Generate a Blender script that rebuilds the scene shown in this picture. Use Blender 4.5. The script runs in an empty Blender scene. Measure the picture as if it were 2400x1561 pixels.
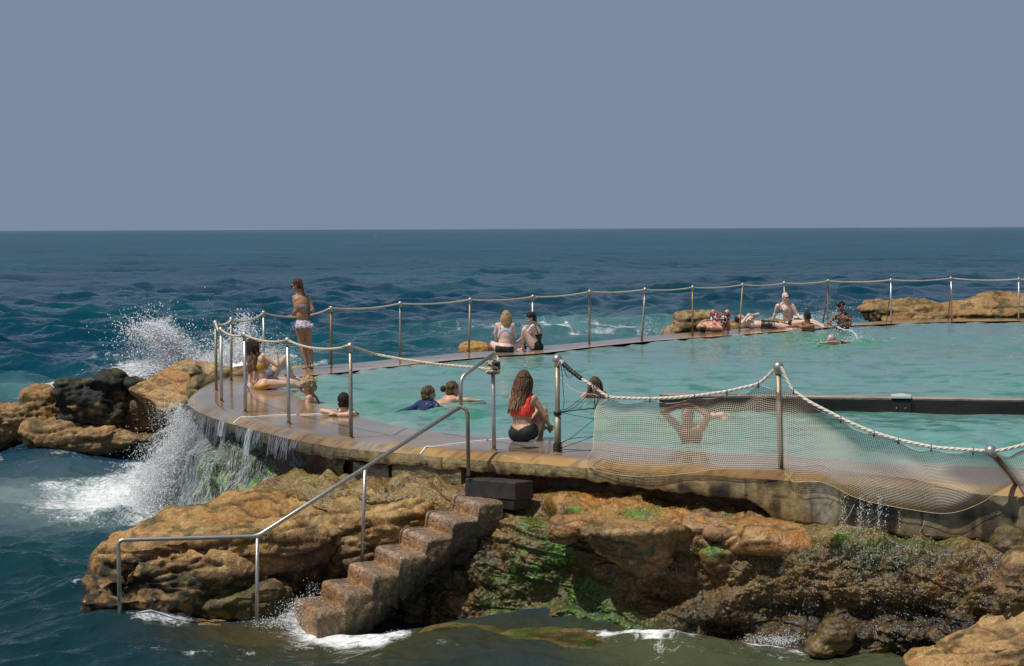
import bpy, bmesh, math, random
import numpy as np
from mathutils import Vector, Matrix
random.seed(7)
RNG = np.random.default_rng(11)
SC = bpy.context.scene
COL = SC.collection
# ------------------------------------------------------------------ camera
F = 4500.0                       # focal length in photo pixels (2400 wide)
CAMP = np.array([0.0, 0.0, 2.5])
PITCH = math.atan((780.5 - 536.5) / F)
ROLL = math.atan(9.0 / 2400.0)
fw = np.array([0, math.cos(PITCH), -math.sin(PITCH)])
rt0 = np.array([1.0, 0, 0]); up0 = np.array([0, math.sin(PITCH), math.cos(PITCH)])
rt = rt0 * math.cos(ROLL) - up0 * math.sin(ROLL)
up = up0 * math.cos(ROLL) + rt0 * math.sin(ROLL)
cam = bpy.data.cameras.new('camera')
cam.sensor_width = 36; cam.lens = F / 2400 * 36
cam.clip_start = 0.5; cam.clip_end = 90000
camo = bpy.data.objects.new('camera', cam)
M = Matrix(((rt[0], up[0], -fw[0], CAMP[0]), (rt[1], up[1], -fw[1], CAMP[1]), (rt[2], up[2], -fw[2], CAMP[2]), (0, 0, 0, 1)))
camo.matrix_world = M
COL.objects.link(camo); SC.camera = camo

# ------------------------------------------------------------------ light
SUN_EL = math.radians(63); SUN_AZ = math.atan2(-0.46, -0.26)   # direction towards the sun in plan (x, y)
sdir = Vector((math.cos(SUN_EL) * math.sin(SUN_AZ), math.cos(SUN_EL) * math.cos(SUN_AZ), math.sin(SUN_EL)))
sun = bpy.data.lights.new('sun', 'SUN'); sun.energy = 5.0; sun.angle = math.radians(0.5); sun.color = (1.0, 0.95, 0.87)
suno = bpy.data.objects.new('sun', sun); suno.rotation_euler = sdir.to_track_quat('Z', 'Y').to_euler(); COL.objects.link(suno)
W = bpy.data.worlds.new('World'); SC.world = W; W.use_nodes = True
nt = W.node_tree; nt.nodes.clear()
o = nt.nodes.new('ShaderNodeOutputWorld'); bg = nt.nodes.new('ShaderNodeBackground'); bg.inputs[1].default_value = 0.05
sky = nt.nodes.new('ShaderNodeTexSky'); sky.sky_type = 'NISHITA'; sky.sun_disc = False
sky.sun_elevation = SUN_EL; sky.sun_rotation = SUN_AZ; sky.dust_density = 3; sky.air_density = 1.2
tc = nt.nodes.new('ShaderNodeTexCoord'); sp = nt.nodes.new('ShaderNodeSeparateXYZ')
mr = nt.nodes.new('ShaderNodeMapRange'); mr.interpolation_type = 'SMOOTHSTEP'
mr.inputs['From Min'].default_value = 0.2; mr.inputs['From Max'].default_value = 0.5
mr.inputs['To Min'].default_value = 0.0; mr.inputs['To Max'].default_value = 0.93
mx = nt.nodes.new('ShaderNodeMix'); mx.data_type = 'RGBA'
mx.inputs[6].default_value = (5.6, 7.0, 9.4, 1)          # hazy marine air low in the sky
nt.links.new(tc.outputs['Generated'], sp.inputs[0]); nt.links.new(sp.outputs['Z'], mr.inputs['Value'])
nt.links.new(mr.outputs[0], mx.inputs[0]); nt.links.new(sky.outputs[0], mx.inputs[7])
nt.links.new(mx.outputs[2], bg.inputs[0]); nt.links.new(bg.outputs[0], o.inputs[0])
SC.view_settings.view_transform = 'Standard'; SC.view_settings.look = 'None'
SC.view_settings.exposure = -0.45; SC.view_settings.gamma = 1.0
SC.render.engine = 'CYCLES'
SC.cycles.max_bounces = 6; SC.cycles.transparent_max_bounces = 12

# ------------------------------------------------------------------ geometry helpers
def ray(px, py):
    d = fw + rt * ((px - 1200) / F) + up * ((780.5 - py) / F)
    return d / np.linalg.norm(d)
def P(px, py, z=None, Y=None):
    """world point seen in the photo at (px, py): on the level z, or at the distance Y"""
    d = ray(px, py)
    t = (z - CAMP[2]) / d[2] if z is not None else (Y - CAMP[1]) / d[1]
    return CAMP + d * t
def proj(p):
    v = np.asarray(p) - CAMP
    w = v @ fw
    return 1200 + F * (v @ rt) / w, 780.5 - F * (v @ up) / w
def near(px, py, c, L, sign):
    """point on the line of sight at bone length L from joint c: sign -1 nearer, +1 farther"""
    d = ray(px, py); m = c - CAMP; b = m @ d
    disc = L * L - (m @ m - b * b)
    return CAMP + d * (b + sign * math.sqrt(max(disc, 0.0)))

def link(name, me, mat=None, parent=None, smooth=True):
    ob = bpy.data.objects.new(name, me); COL.objects.link(ob)
    if mat is not None and len(me.materials) == 0: me.materials.append(mat)
    if parent is not None: ob.parent = parent
    if smooth:
        me.polygons.foreach_set('use_smooth', np.ones(len(me.polygons), dtype=bool))
    return ob
def raw_mesh(name, V, Fc):
    me = bpy.data.meshes.new(name)
    V = np.asarray(V, dtype=np.float32)
    if isinstance(Fc, np.ndarray):
        n, k = Fc.shape
        me.vertices.add(len(V)); me.vertices.foreach_set('co', V.ravel())
        me.loops.add(n * k); me.loops.foreach_set('vertex_index', Fc.astype(np.int32).ravel())
        me.polygons.add(n); me.polygons.foreach_set('loop_start', np.arange(0, n * k, k, dtype=np.int32))
        me.update(calc_edges=True)
    else:
        me.from_pydata([tuple(v) for v in V], [], Fc); me.update()
    return me
def mk(name, V, Fc, mat=None, parent=None, smooth=True, cols=None):
    me = raw_mesh(name, V, Fc)
    if cols is not None: set_col(me, cols)
    return link(name, me, mat, parent, smooth)
def set_col(me, cols, name='Col'):
    a = me.color_attributes.new(name, 'FLOAT_COLOR', 'POINT')
    c = np.ones((len(me.vertices), 4), dtype=np.float32); c[:, :cols.shape[1]] = cols
    a.data.foreach_set('color', c.ravel())
def grid_faces(nr, nc, wrap=False):
    i = np.arange(nr - 1)[:, None]; j = np.arange(nc if wrap else nc - 1)[None, :]
    j2 = (j + 1) % nc
    a = i * nc + j; b = i * nc + j2; c = (i + 1) * nc + j2; d = (i + 1) * nc + j
    return np.stack([a, b, c, d], -1).reshape(-1, 4)
def tag(o, label=None, cat=None, group=None, kind=None):
    if label: o['label'] = label
    if cat: o['category'] = cat
    if group: o['group'] = group
    if kind: o['kind'] = kind
    return o
def empty(name, loc, label, cat, group=None):
    e = bpy.data.objects.new(name, None); e.empty_display_size = 0.2
    e.location = Vector([float(x) for x in loc]); COL.objects.link(e)
    return tag(e, label, cat, group)
def adopt(o, root):
    """parent o to root, keeping its world coordinates"""
    o.parent = root; o.matrix_parent_inverse = Matrix.Translation(-Vector(root.location))
    return o

class MB:
    def __init__(s): s.V = []; s.F = []; s.n = 0
    def add(s, V, Fc):
        V = np.asarray(V, float); s.V.append(V); s.F.extend([[int(i) + s.n for i in f] for f in Fc]); s.n += len(V); return s
    def tube(s, pts, r, sides=8, caps=True):
        pts = np.asarray(pts, float); n = len(pts)
        r = np.broadcast_to(np.asarray(r, float), (n,))
        T = np.gradient(pts, axis=0); T /= np.linalg.norm(T, axis=1)[:, None] + 1e-12
        a = np.array([0, 0, 1.0]) if abs(T[0][2]) < 0.9 else np.array([1.0, 0, 0])
        N = np.cross(T[0], a); N /= np.linalg.norm(N)
        V = []
        for i in range(n):
            N = N - T[i] * (N @ T[i]); N /= np.linalg.norm(N) + 1e-12
            B = np.cross(T[i], N)
            for k in range(sides):
                th = 2 * math.pi * k / sides
                V.append(pts[i] + r[i] * (math.cos(th) * N + math.sin(th) * B))
        Fc = grid_faces(n, sides, True).tolist()
        if caps: Fc += [list(range(sides))[::-1], [(n - 1) * sides + k for k in range(sides)]]
        return s.add(V, Fc)
    def ell(s, c, rad, R=None, seg=14, rings=9, pw=1.0):
        V = []
        for i in range(rings + 1):
            ph = math.pi * i / rings
            for k in range(seg):
                th = 2 * math.pi * k / seg
                v = np.array([math.sin(ph) * math.cos(th), math.sin(ph) * math.sin(th), math.cos(ph)])
                if pw != 1.0:
                    v = np.sign(v) * np.abs(v) ** pw
                V.append(v * rad)
        V = np.array(V)
        if R is not None: V = V @ np.asarray(R).T
        return s.add(V + c, grid_faces(rings + 1, seg, True).tolist())
    def box(s, c, h, R=None, bev=0.0):
        V = np.array([[x, y, z] for x in (-1, 1) for y in (-1, 1) for z in (-1, 1)], float) * h
        if R is not None: V = V @ np.asarray(R).T
        return s.add(V + c, [[0, 1, 3, 2], [4, 6, 7, 5], [0, 4, 5, 1], [2, 3, 7, 6], [0, 2, 6, 4], [1, 5, 7, 3]])
    def rope(s, pts, r, pitch=0.11, sides=5):
        pts = smooth_path(pts, pitch / 7.0)
        T = np.gradient(pts, axis=0); T /= np.linalg.norm(T, axis=1)[:, None]
        L = np.concatenate([[0], np.cumsum(np.linalg.norm(np.diff(pts, axis=0), axis=1))])
        U = np.array([0, 0, 1.0]); S = np.cross(T, U); S /= np.linalg.norm(S, axis=1)[:, None] + 1e-9; Nn = np.cross(S, T)
        for k in range(3):
            ph = L / pitch * 2 * math.pi / 1.0 * 0.5 + k * 2 * math.pi / 3
            s.tube(pts + (r * 0.5) * (np.cos(ph)[:, None] * S + np.sin(ph)[:, None] * Nn), r * 0.58, sides)
        return s
    def build(s, name, mat, parent=None, smooth=True):
        ob = mk(name, np.concatenate(s.V), s.F, mat, None, smooth)
        if parent is not None: adopt(ob, parent)
        return ob

def smooth_path(pts, step):
    """Catmull-Rom through pts, resampled about every step metres"""
    pts = np.asarray(pts, float)
    if len(pts) == 2:
        n = max(2, int(np.linalg.norm(pts[1] - pts[0]) / step)); return pts[0] + np.linspace(0, 1, n)[:, None] * (pts[1] - pts[0])
    Q = np.vstack([2 * pts[0] - pts[1], pts, 2 * pts[-1] - pts[-2]]); out = []
    for i in range(1, len(Q) - 2):
        n = max(2, int(math.ceil(np.linalg.norm(Q[i + 1] - Q[i]) / step)))
        t = np.linspace(0, 1, n, endpoint=False)[:, None]
        a, b, c, d = Q[i - 1], Q[i], Q[i + 1], Q[i + 2]
        out.append(0.5 * ((2 * b) + (-a + c) * t + (2 * a - 5 * b + 4 * c - d) * t ** 2 + (-a + 3 * b - 3 * c + d) * t ** 3))
    out.append(Q[-2][None]); return np.vstack(out)

# ------------------------------------------------------------------ noise in numpy
def _h(ix, iy, iz, seed):
    n = (ix.astype(np.int64) * 73856093) ^ (iy.astype(np.int64) * 19349663) ^ (iz.astype(np.int64) * 83492791) ^ (seed * 2654435761)
    n = (n ^ (n >> 13)) * 1274126177 & 0x7fffffff
    n = (n ^ (n >> 16)) & 0xffffff
    return n / float(0xffffff)
def vnoise(p, seed=0):
    p = np.asarray(p, float); i = np.floor(p).astype(np.int64); f = p - i; f = f * f * f * (f * (f * 6 - 15) + 10)
    r = 0
    for dx in (0, 1):
        for dy in (0, 1):
            for dz in (0, 1):
                w = (f[:, 0] if dx else 1 - f[:, 0]) * (f[:, 1] if dy else 1 - f[:, 1]) * (f[:, 2] if dz else 1 - f[:, 2])
                r = r + w * _h(i[:, 0] + dx, i[:, 1] + dy, i[:, 2] + dz, seed)
    return r * 2 - 1
def fbm(p, fr=1.0, oc=5, seed=0, gain=0.5, ridge=False):
    a = 1; s = 0; t = 0; p = np.asarray(p, float) * fr
    for k in range(oc):
        n = vnoise(p + 17.3 * k, seed + k)
        s = s + a * ((1 - 2 * np.abs(n)) if ridge else n); t += a; a *= gain; p = p * 2.03
    return s / t
def worley(p, fr=1.0, seed=0):
    p = np.asarray(p, float) * fr; i = np.floor(p).astype(np.int64); f1 = np.full(len(p), 9.0); f2 = np.full(len(p), 9.0); idv = np.zeros(len(p))
    for dx in (-1, 0, 1):
        for dy in (-1, 0, 1):
            for dz in (-1, 0, 1):
                c = i + np.array([dx, dy, dz])
                q = c + np.stack([_h(c[:, 0], c[:, 1], c[:, 2], seed + s) for s in (1, 2, 3)], -1)
                d = np.linalg.norm(q - p, axis=1)
                idn = _h(c[:, 0], c[:, 1], c[:, 2], seed + 9)
                m = d < f1; f2 = np.where(m, f1, np.minimum(f2, d)); idv = np.where(m, idn, idv); f1 = np.where(m, d, f1)
    return f1, f2, idv
def sstep(a, b, x):
    t = np.clip((x - a) / (b - a), 0, 1); return t * t * (3 - 2 * t)
def lerpc(c, col, w):
    col = np.asarray(col); col = col if col.ndim == 2 else col[None, :]
    return c * (1 - w[:, None]) + col * w[:, None]
# ------------------------------------------------------------------ materials
def nodes_of(m):
    m.use_nodes = True; t = m.node_tree; return t, t.nodes['Principled BSDF']
def mat(name, col, rough=0.6, metal=0.0, bump=0.0, bscale=40.0, var=0.0, vscale=8.0, spec=0.5, sss=0.0, stretch=None, attr=False, coat=0.0, rvar=0.0):
    m = bpy.data.materials.new(name); t, b = nodes_of(m); N = t.nodes.new; L = t.links.new
    b.inputs['Base Color'].default_value = (*col, 1); b.inputs['Roughness'].default_value = rough
    b.inputs['Metallic'].default_value = metal; b.inputs['Specular IOR Level'].default_value = spec
    b.inputs['Coat Weight'].default_value = coat; b.inputs['Coat Roughness'].default_value = 0.12
    if sss: b.inputs['Subsurface Weight'].default_value = sss; b.inputs['Subsurface Radius'].default_value = (0.02, 0.008, 0.004); b.inputs['Subsurface Scale'].default_value = 0.6
    tcn = N('ShaderNodeTexCoord'); src = tcn.outputs['Object']
    if stretch:
        mp = N('ShaderNodeMapping'); mp.inputs['Scale'].default_value = stretch; L(src, mp.inputs['Vector']); src = mp.outputs[0]
    colsrc = None
    if attr:
        at = N('ShaderNodeAttribute'); at.attribute_name = 'Col'; colsrc = at.outputs['Color']
    if var:
        nz = N('ShaderNodeTexNoise'); nz.inputs['Scale'].default_value = vscale; nz.inputs['Detail'].default_value = 6; L(src, nz.inputs['Vector'])
        rp = N('ShaderNodeMapRange'); rp.inputs['From Min'].default_value = 0.25; rp.inputs['From Max'].default_value = 0.75
        rp.inputs['To Min'].default_value = 1 - var; rp.inputs['To Max'].default_value = 1 + var; L(nz.outputs['Fac'], rp.inputs['Value'])
        mu = N('ShaderNodeVectorMath'); mu.operation = 'SCALE'; L(rp.outputs[0], mu.inputs['Scale'])
        if colsrc is not None: L(colsrc, mu.inputs[0])
        else: mu.inputs[0].default_value = col
        colsrc = mu.outputs[0]
    if colsrc is not None and attr and bump > .9:      # grains and shell bits in the stone
        n3 = N('ShaderNodeTexNoise'); n3.inputs['Scale'].default_value = 95; n3.inputs['Detail'].default_value = 3; L(src, n3.inputs['Vector'])
        r3 = N('ShaderNodeMapRange'); r3.inputs['From Min'].default_value = 0.32; r3.inputs['From Max'].default_value = 0.68; r3.inputs['To Min'].default_value = 0.5; r3.inputs['To Max'].default_value = 1.5; L(n3.outputs['Fac'], r3.inputs['Value'])
        m3 = N('ShaderNodeVectorMath'); m3.operation = 'SCALE'; L(colsrc, m3.inputs[0]); L(r3.outputs[0], m3.inputs['Scale']); colsrc = m3.outputs[0]
    if colsrc is not None: L(colsrc, b.inputs['Base Color'])
    if rvar:
        nr = N('ShaderNodeTexNoise'); nr.inputs['Scale'].default_value = vscale * 0.7; nr.inputs['Detail'].default_value = 4; L(src, nr.inputs['Vector'])
        rr = N('ShaderNodeMapRange'); rr.inputs['From Min'].default_value = 0.35; rr.inputs['From Max'].default_value = 0.65
        rr.inputs['To Min'].default_value = max(rough - rvar, 0.03); rr.inputs['To Max'].default_value = min(rough + rvar, 1); L(nr.outputs['Fac'], rr.inputs['Value']); L(rr.outputs[0], b.inputs['Roughness'])
    if bump:
        nb = N('ShaderNodeTexNoise'); nb.inputs['Scale'].default_value = bscale; nb.inputs['Detail'].default_value = 8; nb.inputs['Roughness'].default_value = 0.6; L(src, nb.inputs['Vector'])
        bp = N('ShaderNodeBump'); bp.inputs['Strength'].default_value = bump; bp.inputs['Distance'].default_value = 0.02; L(nb.outputs['Fac'], bp.inputs['Height']); L(bp.outputs[0], b.inputs['Normal'])
    return m

MT = {}
MT['steel'] = mat('brushed_steel', (0.50, 0.49, 0.46), 0.36, 0.75, 0.1, 60, 0.12, 14)
MT['steel_rusty'] = mat('weathered_steel', (0.27, 0.235, 0.17), 0.46, 0.5, 0.25, 60, 0.45, 9, stretch=(1, 1, 0.25), rvar=0.12)
MT['steel_brown'] = mat('rust_stained_steel', (0.26, 0.15, 0.05), 0.48, 0.5, 0.3, 60, 0.5, 9, stretch=(1, 1, 0.25), rvar=0.12)
MT['rope'] = mat('weathered_rope', (0.66, 0.57, 0.43), 0.85, 0, 0.4, 120, 0.2, 20)
MT['rope_white'] = mat('pale_rope', (0.74, 0.68, 0.58), 0.85, 0, 0.4, 120, 0.15, 20)
MT['net'] = mat('net_twine', (0.60, 0.54, 0.44), 0.85, attr=True)
MT['black_cord'] = mat('black_cord', (0.012, 0.012, 0.014), 0.5)
MT['tape'] = mat('black_tape', (0.02, 0.02, 0.025), 0.35, bump=0.6, bscale=60)
MT['rock'] = mat('sandstone_dry', (0.4, 0.26, 0.13), 0.72, 0, 1.0, 26, 0.30, 22, attr=True, rvar=0.12)
MT['rock_wet'] = mat('sandstone_wet', (0.3, 0.2, 0.1), 0.30, 0, 1.0, 30, 0.32, 26, attr=True, rvar=0.16, spec=0.55)
MT['wallconc'] = mat('stained_concrete', (0.32, 0.29, 0.2), 0.55, 0, 0.45, 50, 0.2, 20, attr=True, rvar=0.15)
MT['block'] = mat('dark_wet_concrete', (0.042, 0.037, 0.032), 0.35, 0, 0.3, 70, 0.3, 12, rvar=0.12)
MT['timber'] = mat('dark_wet_timber', (0.014, 0.011, 0.009), 0.42, 0, 0.5, 30, 0.5, 9, stretch=(0.12, 1, 1), rvar=0.15)
MT['timber_top'] = mat('sunbleached_timber', (0.30, 0.25, 0.2), 0.7, 0, 0.5, 30, 0.4, 9, stretch=(0.12, 1, 1))
MT['white_paint'] = mat('white_paint', (0.75, 0.75, 0.73), 0.5)
MT['lens'] = mat('dark_glass', (0.01, 0.012, 0.02), 0.08, 0, coat=0.5)
MT['lens_blue'] = mat('blue_mirror_glass', (0.01, 0.06, 0.35), 0.1, 0.7, coat=0.5)
MT['lips'] = mat('lips', (0.42, 0.13, 0.11), 0.5)
MT['eye'] = mat('eye', (0.05, 0.035, 0.03), 0.3)
def skin(name, c, v=0.10): return mat(name, c, 0.48, 0, 0.06, 120, v, 14, sss=0.08, rvar=0.08)
MT['skin_tan'] = skin('tanned_skin', (0.42, 0.215, 0.125))
MT['skin_fair'] = skin('fair_skin', (0.66, 0.42, 0.31))
MT['skin_pale'] = skin('pale_skin', (0.70, 0.50, 0.42))
MT['skin_mid'] = skin('mid_skin', (0.50, 0.29, 0.185))
MT['skin_red'] = skin('sunburnt_skin', (0.58, 0.30, 0.215), 0.16)
MT['skin_brown'] = skin('brown_skin', (0.30, 0.145, 0.075))
MT['skin_deep'] = skin('bronzed_skin', (0.24, 0.085, 0.05))
MT['skin_dark'] = skin('dark_skin', (0.13, 0.06, 0.035))
def hair(name, c, v=0.6): return mat(name, c, 0.55, 0, 0.9, 90, v, 40, stretch=(1, 1, 0.15), spec=.35)
MT['hair_dark'] = hair('dark_brown_hair', (0.035, 0.018, 0.012))
MT['hair_black'] = hair('black_hair', (0.010, 0.009, 0.009))
MT['hair_red'] = hair('auburn_hair', (0.075, 0.025, 0.012))
MT['hair_brown'] = hair('brown_hair', (0.12, 0.065, 0.032))
MT['hair_lbrown'] = hair('light_brown_hair', (0.24, 0.145, 0.075))
MT['hair_blonde'] = hair('blonde_hair', (0.46, 0.30, 0.14))
MT['hair_ash'] = hair('ash_blonde_hair', (0.46, 0.32, 0.17))
def cloth(name, c, bump=0.15): return mat(name, c, 0.75, 0, bump, 120, 0.1, 20)
MT['yellow'] = cloth('mustard_fabric', (0.52, 0.25, 0.01)); MT['black'] = cloth('black_fabric', (0.012, 0.012, 0.014))
MT['coral'] = cloth('coral_fabric', (0.86, 0.055, 0.035)); MT['blue'] = cloth('blue_fabric', (0.004, 0.022, 0.095)); MT['cyan'] = cloth('light_blue_fabric', (0.02, 0.22, 0.55))
MT['navy'] = cloth('navy_fabric', (0.02, 0.02, 0.06)); MT['greyblue'] = cloth('grey_blue_fabric', (0.12, 0.15, 0.2)); MT['capgrey'] = mat('silver_rubber', (0.40, 0.38, 0.38), 0.35)
MT['charcoal'] = mat('wet_dark_shorts', (0.016, 0.018, 0.024), 0.35, 0, 0.5, 18, 0.3, 12)
def pattern(name, scale, cols, pos, stretch=(1, 1, 1), wave=False):
    m = bpy.data.materials.new(name); t, b = nodes_of(m); N = t.nodes.new; L = t.links.new
    tcn = N('ShaderNodeTexCoord'); mp = N('ShaderNodeMapping'); mp.inputs['Scale'].default_value = stretch; L(tcn.outputs['Object'], mp.inputs['Vector'])
    if wave:
        n = N('ShaderNodeTexWave'); n.wave_type = 'BANDS'; n.bands_direction = 'Z'; n.inputs['Scale'].default_value = scale; n.inputs['Distortion'].default_value = 0.6; out = n.outputs['Fac']
    else:
        n = N('ShaderNodeTexVoronoi'); n.inputs['Scale'].default_value = scale; out = n.outputs['Color']
        s2 = N('ShaderNodeSeparateColor'); L(out, s2.inputs[0]); out = s2.outputs[0]
    L(mp.outputs[0], n.inputs['Vector'])
    r = N('ShaderNodeValToRGB'); r.color_ramp.interpolation = 'CONSTANT'
    el = r.color_ramp.elements
    el[0].position = pos[0]; el[0].color = (*cols[0], 1); el[1].position = pos[1]; el[1].color = (*cols[1], 1)
    for p_, c_ in zip(pos[2:], cols[2:]): e = el.new(p_); e.color = (*c_, 1)
    L(out, r.inputs[0]); L(r.outputs[0], b.inputs['Base Color']); b.inputs['Roughness'].default_value = 0.75
    return m
MT['floral'] = pattern('floral_fabric', 34, [(0.50, 0.50, 0.66), (0.22, 0.22, 0.52), (0.55, 0.53, 0.55), (0.36, 0.18, 0.04), (0.42, 0.40, 0.55)], [0, 0.25, 0.4, 0.68, 0.85])
MT['stripes'] = pattern('striped_fabric', 22, [(0.08, 0.09, 0.2), (0.75, 0.76, 0.85)], [0, 0.45], wave=True)
MT['boardshorts'] = pattern('printed_fabric', 24, [(0.012, 0.012, 0.02), (0.65, 0.66, 0.72), (0.015, 0.02, 0.04), (0.62, 0.01, 0.02), (0.02, 0.02, 0.03), (0.3, 0.33, 0.42)], [0, 0.32, 0.52, 0.7, 0.8, 0.92])

def foam_mat(name, col, alpha=1.0, trans=0.0):
    m = bpy.data.materials.new(name); t, b = nodes_of(m)
    b.inputs['Base Color'].default_value = (*col, 1); b.inputs['Roughness'].default_value = 0.35; b.inputs['Alpha'].default_value = alpha
    b.inputs['Subsurface Weight'].default_value = 0.0
    return m
MT['drops'] = foam_mat('white_water', (0.86, 0.89, 0.92))
MT['mist'] = foam_mat('falling_water', (0.62, 0.68, 0.74), 0.55)
MT['drip'] = foam_mat('dripping_water', (0.50, 0.56, 0.66), 0.75)

def water_mat(name, bscale, bstr, rough, bdist=0.05, stretch=(1, 1, 1), spec=.5):
    """body colour from the mesh (depth, silt, foam; on the sea also painted haze and wave shading), mirror-like surface on top"""
    m = bpy.data.materials.new(name); t, b = nodes_of(m); N = t.nodes.new; L = t.links.new
    at = N('ShaderNodeAttribute'); at.attribute_name = 'Col'; af = N('ShaderNodeAttribute'); af.attribute_name = 'Foam'
    sf = N('ShaderNodeSeparateColor'); L(af.outputs['Color'], sf.inputs[0])
    tcn = N('ShaderNodeTexCoord'); mp = N('ShaderNodeMapping'); mp.inputs['Scale'].default_value = stretch; L(tcn.outputs['Object'], mp.inputs['Vector'])
    fn = N('ShaderNodeTexNoise'); fn.inputs['Scale'].default_value = 5.0; fn.inputs['Detail'].default_value = 9; fn.inputs['Roughness'].default_value = 0.8; fn.inputs['Distortion'].default_value = 1.6; L(tcn.outputs['Object'], fn.inputs['Vector'])
    ad = N('ShaderNodeMath'); ad.operation = 'ADD'; fx = N('ShaderNodeMath'); fx.operation = 'MULTIPLY_ADD'; fx.inputs[1].default_value = 2.4; fx.inputs[2].default_value = -0.75; L(fn.outputs['Fac'], fx.inputs[0]); L(sf.outputs[0], ad.inputs[0]); L(fx.outputs[0], ad.inputs[1])
    mr_ = N('ShaderNodeMapRange'); mr_.inputs['From Min'].default_value = 0.95; mr_.inputs['From Max'].default_value = 1.45; L(ad.outputs[0], mr_.inputs['Value'])
    fn.inputs['Scale'].default_value = 7.0; cap = N('ShaderNodeMath'); cap.operation = 'MULTIPLY'; cs = N('ShaderNodeMapRange'); cs.inputs['From Max'].default_value = 0.12; L(sf.outputs[0], cs.inputs['Value']); L(mr_.outputs[0], cap.inputs[0]); L(cs.outputs[0], cap.inputs[1])
    mixc = N('ShaderNodeMix'); mixc.data_type = 'RGBA'; mixc.inputs[7].default_value = (0.78, 0.82, 0.84, 1); L(cap.outputs[0], mixc.inputs[0]); L(at.outputs['Color'], mixc.inputs[6])
    L(mixc.outputs[2], b.inputs['Base Color'])
    mr2 = N('ShaderNodeMapRange'); mr2.inputs['To Min'].default_value = rough; mr2.inputs['To Max'].default_value = 0.7; L(cap.outputs[0], mr2.inputs['Value']); L(mr2.outputs[0], b.inputs['Roughness'])
    b.inputs['IOR'].default_value = 1.33; b.inputs['Specular IOR Level'].default_value = spec
    nb = N('ShaderNodeTexNoise'); nb.inputs['Scale'].default_value = bscale; nb.inputs['Detail'].default_value = 5; nb.inputs['Distortion'].default_value = 0.5; L(mp.outputs[0], nb.inputs['Vector'])
    bp = N('ShaderNodeBump'); bp.inputs['Strength'].default_value = bstr; bp.inputs['Distance'].default_value = bdist; L(nb.outputs['Fac'], bp.inputs['Height']); L(bp.outputs[0], b.inputs['Normal'])
    return m
MT['sea'] = water_mat('sea_water', 5.0, 0.8, 0.06, 0.06)
def limit_gloss(m, top, grough):
    """sub-pixel wavelets tilt every way, so even at grazing angles a sea mirrors only part of the sky"""
    t = m.node_tree; b = t.nodes['Principled BSDF']; N = t.nodes.new; L = t.links.new; out = t.nodes['Material Output']
    b.inputs['Specular IOR Level'].default_value = 0.0
    fr = N('ShaderNodeFresnel'); fr.inputs['IOR'].default_value = 1.33; bn = b.inputs['Normal'].links[0].from_socket; L(bn, fr.inputs['Normal'])
    mr_ = N('ShaderNodeMapRange'); mr_.inputs['From Min'].default_value = grough; mr_.inputs['From Max'].default_value = .85; mr_.inputs['To Max'].default_value = top; L(fr.outputs[0], mr_.inputs['Value'])
    rs = b.inputs['Roughness'].links[0].from_socket
    g = N('ShaderNodeBsdfGlossy'); g.inputs['Color'].default_value = (1, 1, 1, 1); L(bn, g.inputs['Normal']); L(rs, g.inputs['Roughness'])
    mx_ = N('ShaderNodeMixShader');  L(b.outputs[0], mx_.inputs[1]); ag = N('ShaderNodeAttribute'); ag.attribute_name = 'Foam'; sg_ = N('ShaderNodeSeparateColor'); L(ag.outputs['Color'], sg_.inputs[0]); mm = N('ShaderNodeMath'); mm.operation = 'MULTIPLY'; L(mr_.outputs[0], mm.inputs[0]); L(sg_.outputs[1], mm.inputs[1]); L(g.outputs[0], mx_.inputs[2]); L(mm.outputs[0], mx_.inputs[0]); L(mx_.outputs[0], out.inputs['Surface'])
limit_gloss(MT['sea'], 0.70, 0.1)
MT['pool'] = water_mat('pool_water', 5.0, 0.8, 0.04, 0.035, (0.6, 1.0, 1.0)); limit_gloss(MT['pool'], 0.8, 0.05)
def deck_mat():
    m = bpy.data.materials.new('wet_concrete'); t, b = nodes_of(m); N = t.nodes.new; L = t.links.new
    tcn = N('ShaderNodeTexCoord')
    n1 = N('ShaderNodeTexNoise'); n1.inputs['Scale'].default_value = 1.1; n1.inputs['Detail'].default_value = 7; L(tcn.outputs['Object'], n1.inputs['Vector'])
    r = N('ShaderNodeValToRGB'); e = r.color_ramp.elements; e[0].position = 0.35; e[0].color = (0.30, 0.20, 0.12, 1); e[1].position = 0.62; e[1].color = (0.33, 0.30, 0.27, 1)
    x = e.new(0.48); x.color = (0.38, 0.26, 0.14, 1); L(n1.outputs['Fac'], r.inputs[0])
    at = N('ShaderNodeAttribute'); at.attribute_name = 'Col'
    mu = N('ShaderNodeMix'); mu.data_type = 'RGBA'; mu.blend_type = 'MULTIPLY'; mu.inputs[0].default_value = 1.0; L(r.outputs[0], mu.inputs[6]); L(at.outputs['Color'], mu.inputs[7]); L(mu.outputs[2], b.inputs['Base Color'])
    mrr = N('ShaderNodeMapRange'); mrr.inputs['From Min'].default_value = 0.3; mrr.inputs['From Max'].default_value = 0.7; mrr.inputs['To Min'].default_value = 0.04; mrr.inputs['To Max'].default_value = 0.16
    L(n1.outputs['Fac'], mrr.inputs['Value']); L(mrr.outputs[0], b.inputs['Roughness'])
    nb = N('ShaderNodeTexNoise'); nb.inputs['Scale'].default_value = 9; nb.inputs['Detail'].default_value = 4; L(tcn.outputs['Object'], nb.inputs['Vector'])
    bp = N('ShaderNodeBump'); bp.inputs['Strength'].default_value = 0.12; bp.inputs['Distance'].default_value = 0.02; L(nb.outputs['Fac'], bp.inputs['Height']); L(bp.outputs[0], b.inputs['Normal'])
    b.inputs['Specular IOR Level'].default_value = 0.6
    return m
MT['deck'] = deck_mat()
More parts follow.
